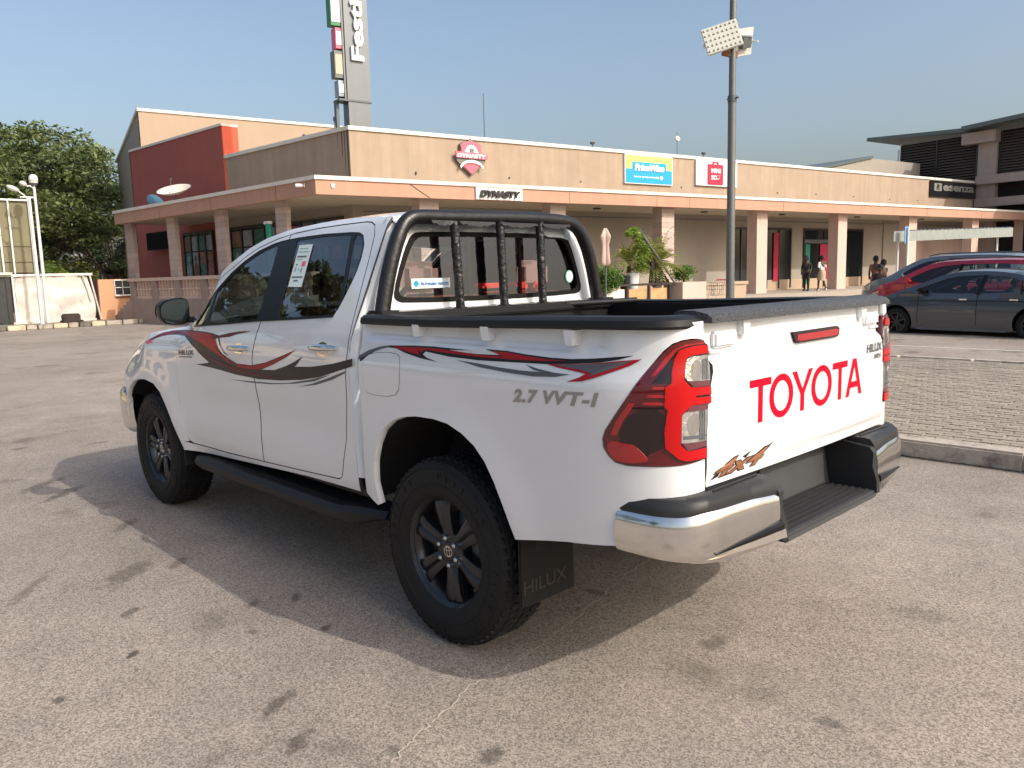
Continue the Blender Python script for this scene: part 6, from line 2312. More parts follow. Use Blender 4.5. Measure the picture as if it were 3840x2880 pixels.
# leaning timber frame with climbing leaves
t = thing('leaning_frame', (0, 0, 0), 0, 'tall timber frame leaning over the planters, overgrown at the top', 'frame')
MB().tube([RF(13.3, 2.0, .95), RF(12.6, 1.98, 1.75), RF(11.9, 1.96, 2.50), RF(11.45, 1.95, 3.00)], [.035, .04, .05, .055], 8).build('pale_beam', 'pole', t)
b = MB()
b.prism([(13.22, .95), (12.55, 1.70), (12.2, 2.05), (12.05, .95)], lambda u, v, d: RF(u, d, v), 1.80, 1.86)
b.build('dark_board', 'wood_dark', t)
for k in range(5):
    u = 12.15 + k * .22
    MB().bar(RF(u, 1.88, .95), RF(u, 1.88, 2.05 - (u - 12.15) * 1.0), .022, seg=6).build('board_slat', 'frame_dark', t)
L_ = []
r_ = random.Random(3)
for (u, z, s_) in ((11.25, 2.95, .22), (11.45, 2.75, .25), (11.65, 2.45, .28), (11.75, 2.15, .25), (11.55, 1.95, .30), (11.0, 2.85, .14), (11.6, 1.65, .25)):
    leaves(L_, r_, RF(u, 1.9, z), (s_, s_, s_ * .8), 190, .12, shell=0)
leaf_obj('climber', L_, 'leaf_bright', t)
# closed parasol
t = thing('closed_parasol', RF(9.42, 2.4, 0), 0, 'closed pink and white parasol behind the hedge', 'parasol')
MB().bar((0, 0, 0), (0, 0, 1.9), .03, seg=8).build('parasol_pole', 'steel_dark', t)
b = MB()
rings = []
for z, rr in ((1.72, .10), (1.8, .16), (2.1, .14), (2.45, .12), (2.6, .16), (2.72, .19), (2.85, .13), (3.0, .05)):
    rings.append([b.b.verts.new((rr * (1 + .25 * math.cos(4 * 2 * PI * k / 24)) * math.cos(2 * PI * k / 24), rr * (1 + .25 * math.cos(4 * 2 * PI * k / 24)) * math.sin(2 * PI * k / 24), z)) for k in range(24)])
for r0, r1 in zip(rings, rings[1:]):
    for k in range(24):
        j = (k + 1) % 24
        b.b.faces.new((r0[k], r0[j], r1[j], r1[k]))
b.build('parasol_cloth', 'pink_plain', t, True)
# trolley
t = thing('shopping_trolley', RF(15.1, 2.3, 0), AR, 'wire trolley with a red handle by the bench', 'trolley')
b = MB()
for x_, z_ in ((0, .45), (.1, .95)):
    pass
for k in range(7):
    b.bar((-.40 + k * .11, -.22, .50), (-.50 + k * .13, -.27, .98), .008, seg=5)
    b.bar((-.40 + k * .11, .22, .50), (-.50 + k * .13, .27, .98), .008, seg=5)
for z_, w_ in ((.5, .22), (.72, .245), (.98, .27)):
    for sy in (1, -1):
        b.bar((-.42, sy * w_, z_), (.38, sy * w_, z_), .010, seg=5)
b.bar((-.40, -.2, .12), (.45, -.2, .95), .014, seg=6).bar((-.40, .2, .12), (.45, .2, .95), .014, seg=6)
b.build('basket', 'steel', t)
MB().bar((.46, -.26, 1.08), (.46, .26, 1.08), .028, seg=8).bar((.38, -.26, .98), (.46, -.26, 1.08), .012, seg=5).bar((.38, .26, .98), (.46, .26, 1.08), .012, seg=5).build('trolley_handle', 'sign_pink', t)
for x_ in (-.36, .36):
    for y_ in (-.19, .19):
        MB().bar((x_, y_ - .015, .06), (x_, y_ + .015, .06), .06, seg=10).build('castor', 'rubber', t)

# ---- lamp post with floodlights in front of the building
LP = Vector(((7.13883, -13.27207, 0.0)))
lp = thing('lamp_post', LP, 0, 'tall galvanised lamp post with grey floodlights, between the truck and the shops', 'lamp post')
b = MB()
b.bar((0, 0, 0), (0, 0, 5.2), .096, .088, seg=16).bar((0, 0, 5.2), (0, 0, 9.5), .076, .068, seg=16)
b.build('post', 'pole', lp, True)
MB().bar((0, 0, 5.1), (0, 0, 5.24), .098, seg=16).bar((-.17, .02, 5.18), (.12, 0, 5.18), .02, seg=8).build('clamp', 'steel_dark', lp, True)
bpy.context.view_layer.update()
CR = cam.matrix_world.to_3x3()
cr, cu_ = CR.col[0].copy(), Vector((0, 0, 1))
cr.z = 0
cr.normalize()
cf = cu_.cross(cr)


def flood(c, w, h, yaw, pitch, roll):
    t = bpy.data.objects.new('floodlight', None)
    scene.collection.objects.link(t)
    t.parent = lp
    t.location = c
    t.rotation_euler = (pitch, roll, yaw)
    MB().box((0, 0, 0), (w, .07, h), bev=.01).build('light_case', 'lamp_white', t)
    cell = None
    for i in range(8):
        for j in range(5):
            p = ((-.43 + i * .123) * w, -.040, (-.40 + j * .2) * h)
            if cell is None:
                cell = MB().lathe([(0, -.012), (.020, -.008), (.026, .0), (.026, .004)], axis='Y', seg=8).mesh('light_cell', 'lamp_cell', True)
            obj_of('light_cell', cell, t, p)
    MB().box((0, .09, 0), (w * .5, .10, h * .4), bev=.01).build('driver_box', 'steel', t)
    MB().bar((w * .5, .0, 0), (w * .5, .18, 0), .02, seg=6).bar((-w * .5, .0, 0), (-w * .5, .18, 0), .02, seg=6).build('light_bracket', 'white_metal', t)
    return t


yaw0 = math.atan2(cr.y, cr.x)
flood(tuple(cr * -.27 + Vector((0, 0, 6.42)) - cf * .14), .76, .60, yaw0 - R(8), R(-14), -R(15))
t2 = flood(tuple(cr * .24 + Vector((0, 0, 6.38)) + cf * .12), .62, .56, yaw0 + PI + R(35), R(-18), R(14))
for o in t2.children:
    pass
MB().bar(tuple(cr * -.05 + Vector((0, 0, 6.52))), tuple(cr * .42 + Vector((0, 0, 6.48))), .035, seg=8).build('cross_arm', 'white_metal', lp)
MB().box(tuple(cr * -.06 + Vector((0, 0, 6.12))), (.34, .1, .14), rz=yaw0, ry=R(14), bev=.01).build('control_box', 'rust', lp)


# ================================================================== parked cars
def car(label, loc, heading, paint, L_, H_, wb, r_w, hood, kind):
    """a saloon or estate: skin panels over a side profile; x forward, rear axle at x = 0"""
    t = thing('parked_car', loc, heading, label, 'car', 'cars parked beyond the median')
    fo = .92                      # front overhang
    x0, x1 = -(L_ - wb - fo), wb + fo
    if kind == 'saloon':
        top = [(x0, .55), (x0 + .02, .86), (x0 + .10, .97), (x0 + .62, 1.02), (x0 + 1.05, 1.22), (x0 + 1.55, H_ - .05), (x0 + 2.15, H_), (x0 + 2.75, H_ - .035), (x0 + 3.22, H_ - .20), (x0 + 3.78, 1.00), (x1 - .55, .87), (x1 - .15, .76), (x1, .60)]
        win = [(x0 + .98, 1.01), (x0 + 1.18, 1.16), (x0 + 1.58, H_ - .115), (x0 + 2.15, H_ - .075), (x0 + 2.70, H_ - .105), (x0 + 3.10, H_ - .25), (x0 + 3.52, .98), (x0 + 2.2, .955)]
        belt = .95
    else:
        top = [(x0, .60), (x0 + .02, .95), (x0 + .10, 1.20), (x0 + .35, H_ - .10), (x0 + .75, H_ - .02), (x0 + 1.7, H_), (x0 + 2.6, H_ - .03), (x0 + 3.05, H_ - .17), (x0 + 3.65, hood + .06), (x0 + 3.9, hood), (x1 - .35, hood - .12), (x1 - .08, hood - .26), (x1, .62)]
        win = [(x0 + .38, hood + .02), (x0 + .52, H_ - .15), (x0 + .9, H_ - .10), (x0 + 1.7, H_ - .08), (x0 + 2.5, H_ - .11), (x0 + 2.92, H_ - .24), (x0 + 3.42, hood + .03), (x0 + 2.0, hood - .0)]
        belt = hood
    yw = .90

    def sw(x, z, off=0.):
        e = .86 + .04 * math.sin(min(1, max(0, (z - .2) / .7)) * PI)
        if z > belt:
            e -= (z - belt) * .48 + .015
        e -= .30 * (max(0, abs(x - (x0 + x1) / 2) - (L_ / 2 - .75)) / .75) ** 2.4
        return (x, e + off, z)

    def swn(x, z):
        e_ = .01
        a, b_ = Vector(sw(x - e_, z)), Vector(sw(x + e_, z))
        c, d = Vector(sw(x, z - e_)), Vector(sw(x, z + e_))
        n = (b_ - a).cross(d - c).normalized()
        return tuple(n if n.y > 0 else -n)
    tp = catmull(top, 4)

    def arch(cx, r):
        return [(cx + r * math.cos(a), r_w + .02 + r * math.sin(a)) for a in [R(-22 + 224 * i / 14) for i in range(15)]]
    ar, af_ = arch(0, r_w + .045), arch(wb, r_w + .045)
    bot = [(x0, .30), (x0 + .1, .22)] + ar[::-1] + [(.5, .20), (wb - .5, .20)] + af_[::-1] + [(x1 - .12, .20), (x1, .30)]
    wv = round_poly(win, 1)
    outline = bot + tp[::-1]
    for sg in (1, -1):
        panel('body_side', outline, sw, swn, paint, t, step=.09, gstep=.10, holes=[wv], skirt=.02, sgn=sg)
        panel('window_glass', wv, sw, swn, 'glass_car', t, step=.12, off=-.012, skirt=0, sgn=sg)
        for xx in (x0 + 2.1,):
            panel('pillar', [(xx - .05, belt), (xx + .05, belt), (xx - .02, H_ - .08), (xx - .10, H_ - .08)], sw, swn, 'black_trim', t, step=.1, off=.002, skirt=.01, sgn=sg)
        panel('pillar', [(x0 + 1.28, belt), (x0 + 1.31, belt), (x0 + 1.36, H_ - .2), (x0 + 1.33, H_ - .2)], sw, swn, 'black_trim', t, step=.1, off=.002, skirt=.01, sgn=sg)
        for xx, zz in ((x0 + 2.10, .30), (x0 + 3.30, .32), (x0 + 1.12, .50)):
            panel('door_joint', [(xx, zz), (xx + .012, zz), (xx + .012, belt - .02), (xx, belt - .02)], sw, swn, 'black_trim', t, step=.1, off=.002, skirt=0, sgn=sg)
        panel('belt_crease', [(x0 + 1.0, belt - .135), (x1 - 1.25, belt - .14), (x1 - 1.25, belt - .15), (x0 + 1.0, belt - .147)], sw, swn, 'black_trim', t, step=.1, off=.002, skirt=0, sgn=sg)
        for xx in (x0 + 1.32, x0 + 2.28):
            p = sw(xx + .09, belt - .11, .03)
            MB().box((p[0], sg * p[1], p[2]), (.17, .025, .028), bev=.01).build('door_handle', 'chrome', t, True)
        p = sw(x0 + 3.22, belt + .07, .10)
        MB().box((p[0], sg * p[1], p[2]), (.14, .20, .13), bev=.04).build('wing_mirror', paint if kind != 'saloon' else 'black_trim', t, True)
        panel('sill_strip', [(.48, .19), (wb - .48, .19), (wb - .48, .235), (.48, .235)], sw, swn, 'steel' if kind == 'saloon' else 'black_plastic', t, step=.15, off=.008, skirt=.02, sgn=sg)
        panel('headlamp', [(x1 - .42, .70), (x1 - .12, .66), (x1 - .06, .60), (x1 - .40, .60)] if kind == 'saloon' else [(x1 - .42, hood - .17), (x1 - .10, hood - .27), (x1 - .07, hood - .36), (x1 - .38, hood - .33)], sw, swn, 'clear_lens', t, step=.06, off=.006, skirt=.01, sgn=sg)
        panel('tail_lamp', [(x0 + .04, .72), (x0 + .38, .78), (x0 + .36, .88), (x0 + .05, .86)], sw, swn, 'red_mid', t, step=.06, off=.006, skirt=.01, sgn=sg)
    # skin across the car along the top profile
    def strip(pts, name, m, inset=0., drop=0.):
        V, F = [], []
        n = 14
        for x, z in pts:
            yv = sw(x, z)[1] - inset
            for j in range(n + 1):
                u = -1 + 2 * j / n
                V.append((x, yv * u, z - drop + .05 * (1 - abs(u) ** 2.4)))
        for i in range(len(pts) - 1):
            for j in range(n):
                a = i * (n + 1) + j
                F.append((a, a + n + 1, a + n + 2, a + 1))
        return mesh_obj(name, V, F, m, t, True)
    k = len(tp)
    if kind == 'saloon':
        seg = ((0, 13, paint, 'boot_lid'), (12, 21, 'glass_car', 'rear_screen'), (20, 33, paint, 'roof'), (32, 37, 'glass_car', 'windscreen'), (36, k, paint, 'bonnet'))
    else:
        seg = ((0, 9, paint, 'tailgate'), (8, 29, paint, 'roof'), (28, 33, 'glass_car', 'windscreen'), (32, k, paint, 'bonnet'))
    for a, b_, mm, nm in seg:
        strip(tp[a:b_], nm, mm)
    strip([(x0, .28), (x0, .56)], 'rear_bumper', paint)
    strip([(x1, .62), (x1, .28)], 'front_bumper', 'black_trim')
    if kind != 'saloon':
        for sg in (1, -1):
            MB().tube([(x0 + .6, sg * .62, H_ + .02), (x0 + .8, sg * .62, H_ + .06), (x0 + 2.3, sg * .62, H_ + .06), (x0 + 2.6, sg * .62, H_ + .0)], .016, 8).build('roof_rack', 'steel_dark', t, True)
    for xx in (x0 + 1.7, x0 + 2.7):
        for y in (.36, -.36):
            MB().box((xx, y, .80), (.16, .44, .55), ry=R(-12), bev=.05).box((xx - .08, y, 1.16), (.09, .24, .16), bev=.03).build('seat', 'cabin_dark', t, True)
    MB().box(((x0 + x1) / 2, 0, .33), (L_ - .3, 1.3, .2)).build('underbody', 'paint_under', t)
    for cx in (0, wb):
        for sg in (1, -1):
            w = bpy.data.objects.new('wheel', None)
            scene.collection.objects.link(w)
            w.parent = t
            w.location = (cx, sg * .76, r_w)
            w.rotation_euler = (0, 0, 0 if sg > 0 else PI)
            key = 'cw%.2f' % r_w
            if key not in WM:
                q = r_w
                WM[key] = MB().lathe([(q * .66, .07), (q * .72, .10), (q * .90, .105), (q * .98, .085), (q, .04), (q, -.08), (q * .9, -.10), (q * .66, -.09)], seg=36).mesh('tyre', 'rubber', True, R(50))
                b = MB()
                b.lathe([(q * .60, .085), (q * .68, .09), (q * .66, .07), (q * .58, .0), (q * .60, -.05), (0, -.05)], seg=32)
                b.lathe([(0, .075), (q * .16, .07), (q * .17, .04)], seg=20)
                for s_ in range(7):
                    a = 2 * PI * s_ / 7
                    b.box((q * .37 * math.cos(a), .06, q * .37 * math.sin(a)), (q * .52, .03, q * .12), ry=-a)
                WM[key + 'r'] = b.mesh('alloy', 'rim')
            obj_of('tyre', WM[key], w)
            obj_of('alloy_rim', WM[key + 'r'], w)
            al = MB().lathe([(r_w + .05, .0), (r_w + .05, -.30)], (cx, 0, r_w), seg=20)
            al.b.free()
    b = MB()
    for cx in (0, wb):
        for sg in (1, -1):
            pts = [(cx + (r_w + .06) * math.cos(a), r_w + .02 + (r_w + .06) * math.sin(a)) for a in [R(-20 + 220 * i / 12) for i in range(13)]]
            for (xa, za), (xb, zb) in zip(pts, pts[1:]):
                b.quad((xa, sg * .86, za), (xb, sg * .86, zb), (xb, sg * .5, zb), (xa, sg * .5, za))
            b.prism(pts, lambda u, v, d: Vector((u, sg * d, v)), .49, .50)
    b.build('arch_lining', 'paint_under', t)
    return t


car('dark grey saloon parked nearest, beside the tailgate', (1.52, -15.95, -.09), R(-8.5), 'sedan', 4.72, 1.41, 2.74, .325, .92, 'saloon')
car('crimson red crossover parked between the two other cars', (2.75, -18.9, -.05), R(-8.5), 'suv_red', 4.45, 1.60, 2.60, .345, 1.06, 'suv')
car('steel blue estate car with roof bars, farthest of the three', (4.0, -21.6, -.02), R(-8.5), 'suv_blue', 4.6, 1.72, 2.65, .36, 1.12, 'suv')

# ================================================================== carport with corrugated roof, disabled parking sign
cp_ = thing('carport', (0, 0, 0), 0, 'corrugated carport roof on slim posts behind the red car', 'carport')
b = MB()
n = 60
V = []
for i in range(n + 1):
    u = 17.75 + (26.6 - 17.75) * i / n
    zt = 2.66 + .22 * (u - 17.75) / 8.85 + (.02 if i % 2 else -.02)
    for v, z in ((8.0, zt), (6.8, zt - .03)):
        V.append(tuple(RF(max(u, 17.75 + (8.0 - v) * 1.6), v, z)))
F = [(2 * i, 2 * i + 2, 2 * i + 3, 2 * i + 1) for i in range(n)]
mesh_obj('roof_sheet', V, F, 'corr', cp_)
V, F = [], []
n = 70
for i in range(n + 1):
    u = 17.75 + (26.6 - 17.75) * i / n
    zt = 2.64 + .22 * (u - 17.75) / 8.85
    off = .02 if i % 2 else -.02
    V += [tuple(RF(u, 8.03 + off, zt)), tuple(RF(u, 8.03 + off, zt - .36))]
    if i:
        a = 2 * i
        F.append((a - 2, a, a + 1, a - 1))
mesh_obj('roof_fascia', V, F, 'corr', cp_)
for u in (18.75, 26.2):
    MB().bar(RF(u, 7.6, 0), RF(u, 7.6, 2.6), .04, seg=8).build('carport_post', 'white_metal', cp_)
t = thing('parking_sign', RF(18.05, 8.35, 0), AR + PI / 2, 'blue and white wheelchair parking sign on a slim white post', 'sign')
MB().bar((0, 0, 0), (0, 0, 2.75), .035, seg=8).build('sign_post', 'white_metal', t)
MB().box((.05, 0, 2.50), (.02, .26, .58), bev=.004).build('sign_plate', 'blue_sign', t)
b = MB()
wf = lambda u, v, d: Vector((.062 + d, -u, 2.36 + v))
b.prism(circle(-.02, .13, .022, 8), wf, 0, .003)
b.prism([(-.035, .10), (-.005, .10), (-.002, .05), (.045, .05), (.060, -.01), (.045, -.015), (.030, .03), (-.030, .03)], wf, 0, .003)
b.tube([wf(-.01 + .055 * math.cos(a), .0 + .055 * math.sin(a), .003) for a in [R(120 + 270 * i / 14) for i in range(15)]], .006, 5)
b.build('wheelchair_mark', 'sign_white', t)
MB().box((.062, 0, 2.70), (.004, .18, .08)).build('plate_top', 'sign_white', t)


# ================================================================== people, small in the distance
def person(label, loc, heading, joints, cloth, shoes=None, hair='cloth_black', group=None):
    """skin-modifier body: joints = {name: (x, y, z, radius)}, x forward"""
    t = thing('person', loc, heading, label, 'person', group)
    J = joints
    names = list(J)
    E_ = [('pelvis', 'waist'), ('waist', 'chest'), ('chest', 'neck'), ('neck', 'head'), ('head', 'crown'), ('chest', 'sh_l'), ('sh_l', 'el_l'), ('el_l', 'ha_l'), ('ha_l', 'fi_l'), ('chest', 'sh_r'), ('sh_r', 'el_r'), ('el_r', 'ha_r'), ('ha_r', 'fi_r'), ('pelvis', 'hip_l'), ('hip_l', 'kn_l'), ('kn_l', 'an_l'), ('an_l', 'to_l'), ('pelvis', 'hip_r'), ('hip_r', 'kn_r'), ('kn_r', 'an_r'), ('an_r', 'to_r')]

    def skin_obj(name, sub, scale, mm, zmin=-9, zmax=9):
        es = [e for e in E_ if e in sub]
        ns = [n_ for n_ in names if any(n_ in e for e in es)]
        me = bpy.data.meshes.new(name)
        me.from_pydata([J[n_][:3] for n_ in ns], [(ns.index(a), ns.index(b_)) for a, b_ in es], [])
        o = bpy.data.objects.new(name, me)
        scene.collection.objects.link(o)
        md = o.modifiers.new('skin', 'SKIN')
        md.use_smooth_shade = True
        for i, n_ in enumerate(ns):
            r_ = J[n_][3] * scale.get(n_, 1.)
            ry = r_ * (1.0 if n_ in ('head', 'crown') else (.72 if n_ in ('chest', 'waist', 'pelvis') else 1.))
            me.skin_vertices[0].data[i].radius = (r_, ry)
            me.skin_vertices[0].data[i].use_root = (i == 0)
        sb = o.modifiers.new('sub', 'SUBSURF')
        sb.levels = sb.render_levels = 2
        me.materials.append(M[mm])
        o.parent = t
        return o
    skin_obj('body', E_, {}, 'skin_dark')
    top_e = [('pelvis', 'waist'), ('waist', 'chest'), ('chest', 'sh_l'), ('chest', 'sh_r'), ('sh_l', 'el_l'), ('sh_r', 'el_r')]
    skin_obj('shirt', top_e, {n_: 1.16 for n_ in names}, cloth[0])
    if cloth[2] == 'skirt':
        p, k1, k2 = Vector(J['pelvis'][:3]), Vector(J['kn_l'][:3]), Vector(J['kn_r'][:3])
        mid = (k1 + k2) / 2 + Vector((0, 0, .04))
        MB().tube([p + Vector((0, 0, .12)), p + Vector((0, 0, .0)), p.lerp(mid, .5), mid], [.135, .175, .185, .20], 16).build('skirt', cloth[1], t, True)
    else:
        skin_obj('trousers', [('pelvis', 'hip_l'), ('hip_l', 'kn_l'), ('kn_l', 'an_l'), ('pelvis', 'hip_r'), ('hip_r', 'kn_r'), ('kn_r', 'an_r')], {n_: 1.25 for n_ in names}, cloth[1])
    for s_ in ('l', 'r'):
        a, b_ = Vector(J['an_' + s_][:3]), Vector(J['to_' + s_][:3])
        MB().box((a + b_) / 2 + Vector((0, 0, -.015)), (.25, .095, .09), bev=.03, rz=0).build('shoe', shoes or 'cloth_black', t, True)
    h = Vector(J['head'][:3])
    b = MB()
    r = bmesh.ops.create_uvsphere(b.b, u_segments=14, v_segments=10, radius=.108)
    for v in r['verts']:
        v.co = h + Vector((v.co.x * .98 - .022, v.co.y * .92, v.co.z * 1.12 + .055))
    b.build('hair', hair, t, True)
    MB().box(h + Vector((.095, 0, .0)), (.035, .026, .045), bev=.01).build('nose', 'skin_dark', t, True)
    for y in (.032, -.032):
        MB().box(h + Vector((.088, y, .028)), (.012, .026, .012), bev=.003).build('eye', 'cloth_white', t)
        MB().box(h + Vector((.0, y * 3, .0)), (.03, .018, .055), bev=.006).build('ear', 'skin_dark', t)
    MB().box(h + Vector((.090, 0, -.045)), (.014, .045, .010), bev=.003).build('mouth', 'cloth_maroon', t)
    return t


walk = {'pelvis': (0, 0, .88, .125), 'waist': (.01, 0, 1.05, .115), 'chest': (.02, 0, 1.25, .135), 'neck': (.02, 0, 1.41, .05), 'head': (.035, 0, 1.53, .085), 'crown': (.03, 0, 1.60, .07),
        'sh_l': (.02, .16, 1.33, .055), 'el_l': (-.05, .21, 1.08, .04), 'ha_l': (.10, .20, .88, .032), 'fi_l': (.13, .19, .80, .024),
        'sh_r': (.02, -.16, 1.33, .055), 'el_r': (.06, -.22, 1.09, .04), 'ha_r': (.24, -.14, 1.12, .032), 'fi_r': (.31, -.10, 1.14, .024),
        'hip_l': (.01, .08, .84, .085), 'kn_l': (.14, .08, .48, .058), 'an_l': (.16, .08, .08, .04), 'to_l': (.30, .08, .05, .035),
        'hip_r': (-.01, -.08, .84, .085), 'kn_r': (-.04, -.08, .47, .058), 'an_r': (-.24, -.08, .12, .04), 'to_r': (-.12, -.08, .05, .035)}
stand = dict(walk)
stand.update({'kn_l': (.01, .09, .47, .058), 'an_l': (-.01, .09, .08, .04), 'to_l': (.13, .10, .05, .035), 'kn_r': (.01, -.09, .47, .058), 'an_r': (-.01, -.09, .08, .04), 'to_r': (.13, -.10, .05, .035), 'ha_r': (.02, -.24, .86, .032), 'fi_r': (.03, -.24, .77, .024)})
person('person in a white top, beige skirt and white shoes walking past the shop door', RF(25.25, .15, .33), AR + PI / 2 - .4, walk, ('cloth_white', 'cloth_beige', 'skirt'), 'cloth_white')
person('person all in black beside the one in the beige skirt', RF(24.75, -.35, .33), AR + PI + .3, stand, ('cloth_black', 'cloth_black', 'trousers'))
sc_ = .0
person('person in a maroon top standing under the carport', RF(18.75, 7.1, 0), AR + PI / 2, stand, ('cloth_maroon', 'cloth_maroon', 'trousers'))
person('taller person in brown at the edge of the carport', RF(19.05, 6.6, .15), AR + .6, stand, ('brown_wall', 'cloth_maroon', 'trousers'))
sit = dict(stand)
sit.update({k: (v[0], v[1], v[2] - .18, v[3]) for k, v in stand.items() if k[:2] not in ('kn', 'an', 'to')})
sit.update({'kn_l': (.30, .10, .62, .058), 'an_l': (.26, .10, .10, .04), 'to_l': (.38, .10, .05, .035), 'kn_r': (.30, -.10, .62, .058), 'an_r': (.26, -.10, .10, .04), 'to_r': (.38, -.10, .05, .035)})
person('person with a pale collar half sitting left of the parking sign post', RF(17.85, 7.5, 0), AR + PI + .4, sit, ('cloth_black', 'cloth_black', 'trousers'))

# ================================================================== far left: kiosk, mesh board, torn tarp, lamps, houses
BX = 32.3
t = thing('mesh_hoarding', (0, 0, 0), 0, 'tall olive mesh hoarding on pale posts behind the torn white sheet', 'hoarding')
MB().box((33.3, -2.2, 3.45), (.06, 7.0, 2.75)).build('mesh_panel', 'board', t)
MB().box((33.22, -2.2, 4.84), (.10, 7.1, .07)).build('top_beam', 'white_metal', t)
for y in (-5.68, -4.98, -4.62, -4.1, -3.2, -2.0, -.8, .6):
    MB().bar((33.2, y, 0), (33.2, y, 4.84), .035, seg=6).build('hoarding_post', 'white_metal', t)
for z in (3.1, 2.5):
    MB().box((33.25, -2.2, z), (.04, 7.0, .03)).build('hoarding_rail', 'board', t)
t = thing('sheet_screen', (0, 0, 0), 0, 'dirty white sheet screen, torn and sagging at its right end', 'screen')
V, F = [], []
ny_, nz_ = 34, 16
for i in range(ny_ + 1):
    for j in range(nz_ + 1):
        y = -4.72 - 2.65 * i / ny_
        z = .18 + 1.72 * j / nz_
        wv_ = noise.noise(Vector((y * 1.6, z * 1.6, 3.1))) * .14 + noise.noise(Vector((y * 5, z * 4, 9.))) * .04
        V.append((BX + wv_, y - .10 * math.sin(z * 2.4) * (i / ny_) ** 3, z))
for i in range(ny_):
    for j in range(nz_):
        a = i * (nz_ + 1) + j
        F.append((a, a + 1, a + nz_ + 2, a + nz_ + 1))
mesh_obj('sheet', V, F, 'tarp', t, True)
MB().box((BX, -5.85, 1.96), (.10, 3.2, .09)).build('screen_beam', 'coping', t)
MB().box((BX, -6.0, .16), (.14, 2.9, .10)).build('screen_foot', 'tarp', t)
MB().bar((BX - .05, -4.66, .1), (BX - .05, -4.66, 1.95), .04, seg=6).build('screen_post', 'white_metal', t)
MB().bar((BX - .05, -7.35, 1.9), (BX - .08, -7.62, .15), .035, seg=6).bar((BX - .05, -7.1, 1.9), (BX - .08, -7.30, .9), .03, seg=6).build('broken_post', 'tarp', t)
t = thing('kiosk_front', (0, 0, 0), 0, 'dark green panelled kiosk front at the left edge', 'kiosk')
MB().box((BX + .1, -3.2, 1.05), (.2, 2.75, 1.9)).build('kiosk_wall', 'dark_green_panel', t)
for y in (-4.5, -4.15, -3.6, -3.1):
    MB().box((BX - .02, y, 1.05), (.03, .16, 1.7)).build('kiosk_board', 'frame_dark', t)
MB().box((BX, -3.2, 2.03), (.4, 2.9, .08)).build('kiosk_roof', 'coping', t)
t = thing('orange_hut', (0, 0, 0), 0, 'small orange rendered hut with a four paned window by the steps', 'hut')
MB().box((33.6, -8.45, .93), (2.2, 1.50, 1.62)).build('hut_wall', 'orange_wall', t)
MB().box((33.55, -7.68, .93), (2.2, .04, 1.62)).build('hut_side', 'brown_wall', t)
w = bpy.data.objects.new('hut_window', None)
scene.collection.objects.link(w)
w.parent = t
MB().box((32.49, -8.62, 1.39), (.02, .60, .60)).build('pane', 'shop_glass', w)
for y, sy, z, sz in ((-8.62, .66, 1.70, .04), (-8.62, .66, 1.08, .06), (-8.62, .62, 1.40, .03), (-8.32, .03, 1.39, .60), (-8.92, .03, 1.39, .60), (-8.62, .025, 1.39, .60)):
    MB().box((32.465, y, z), (.03, sy, sz)).build('window_bar', 'white_metal', w)
MB().box((32.45, -8.62, 1.03), (.06, .60, .05)).build('window_sill', 'brown_wall', t)
t = thing('old_tyre_block', (31.5, -6.32, .13), R(4), 'dark brown block lying on the pavement before the white sheet', 'block')
MB().box((0, 0, .17), (.35, .60, .32), bev=.04).build('block_body', 'wood_dark', t)
MB().box((0, -.02, .04), (.42, .72, .07), bev=.015).build('block_foot', 'wood_dark', t)


def street_lamp(y, x, h, label, heads):
    t = thing('street_lamp', (x, y, .13), 0, label, 'street lamp', 'white street lamps at the far left')
    MB().bar((0, 0, 0), (0, 0, h), .07, .045, seg=10).build('lamp_pole', 'white_metal', t, True)
    for dy, dz, L1 in heads:
        MB().tube([(0, 0, h - .12), (0, dy * .4, h + dz * .5), (0, dy * .7, h + dz)], .025, 6).build('lamp_arm', 'white_metal', t, True)
        b = MB()
        r = bmesh.ops.create_uvsphere(b.b, u_segments=14, v_segments=8, radius=1)
        for v in r['verts']:
            v.co = Matrix.Translation((0, dy * .7 + L1 * .45 * (1 if dy > 0 else -1), h + dz + .09)) @ Matrix.Rotation(R(-24) * (-1 if dy > 0 else 1), 4, 'X') @ Vector((v.co.x * .13, v.co.y * L1 * .55, v.co.z * .10))
        b.build('lamp_head', 'lamp_white', t, True)
    return t


street_lamp(-5.28, 31.3, 4.62, 'nearer white street lamp with one long head, left of the domed one', [(.45, .22, .40)])
t = street_lamp(-5.62, 31.9, 5.15, 'white street lamp with a domed camera on top', [(.35, -.05, .24)])
b = MB()
b.lathe([(.02, .06), (.14, .08), (.16, .20), (.15, .30), (.10, .38), (.001, .41)], (0, 0, 5.15), 'Z', 16)
b.build('dome_camera', 'lamp_white', t, True)
MB().lathe([(.10, -.02), (.135, .06), (.14, .16), (.165, .165)], (0, 0, 5.15), 'Z', 16).build('dome_ring', 'steel_dark', t, True)
MB().bar((0, 0, 4.7), (0, .5, 4.7), .03, seg=6).build('cable_arm', 'white_metal', t)

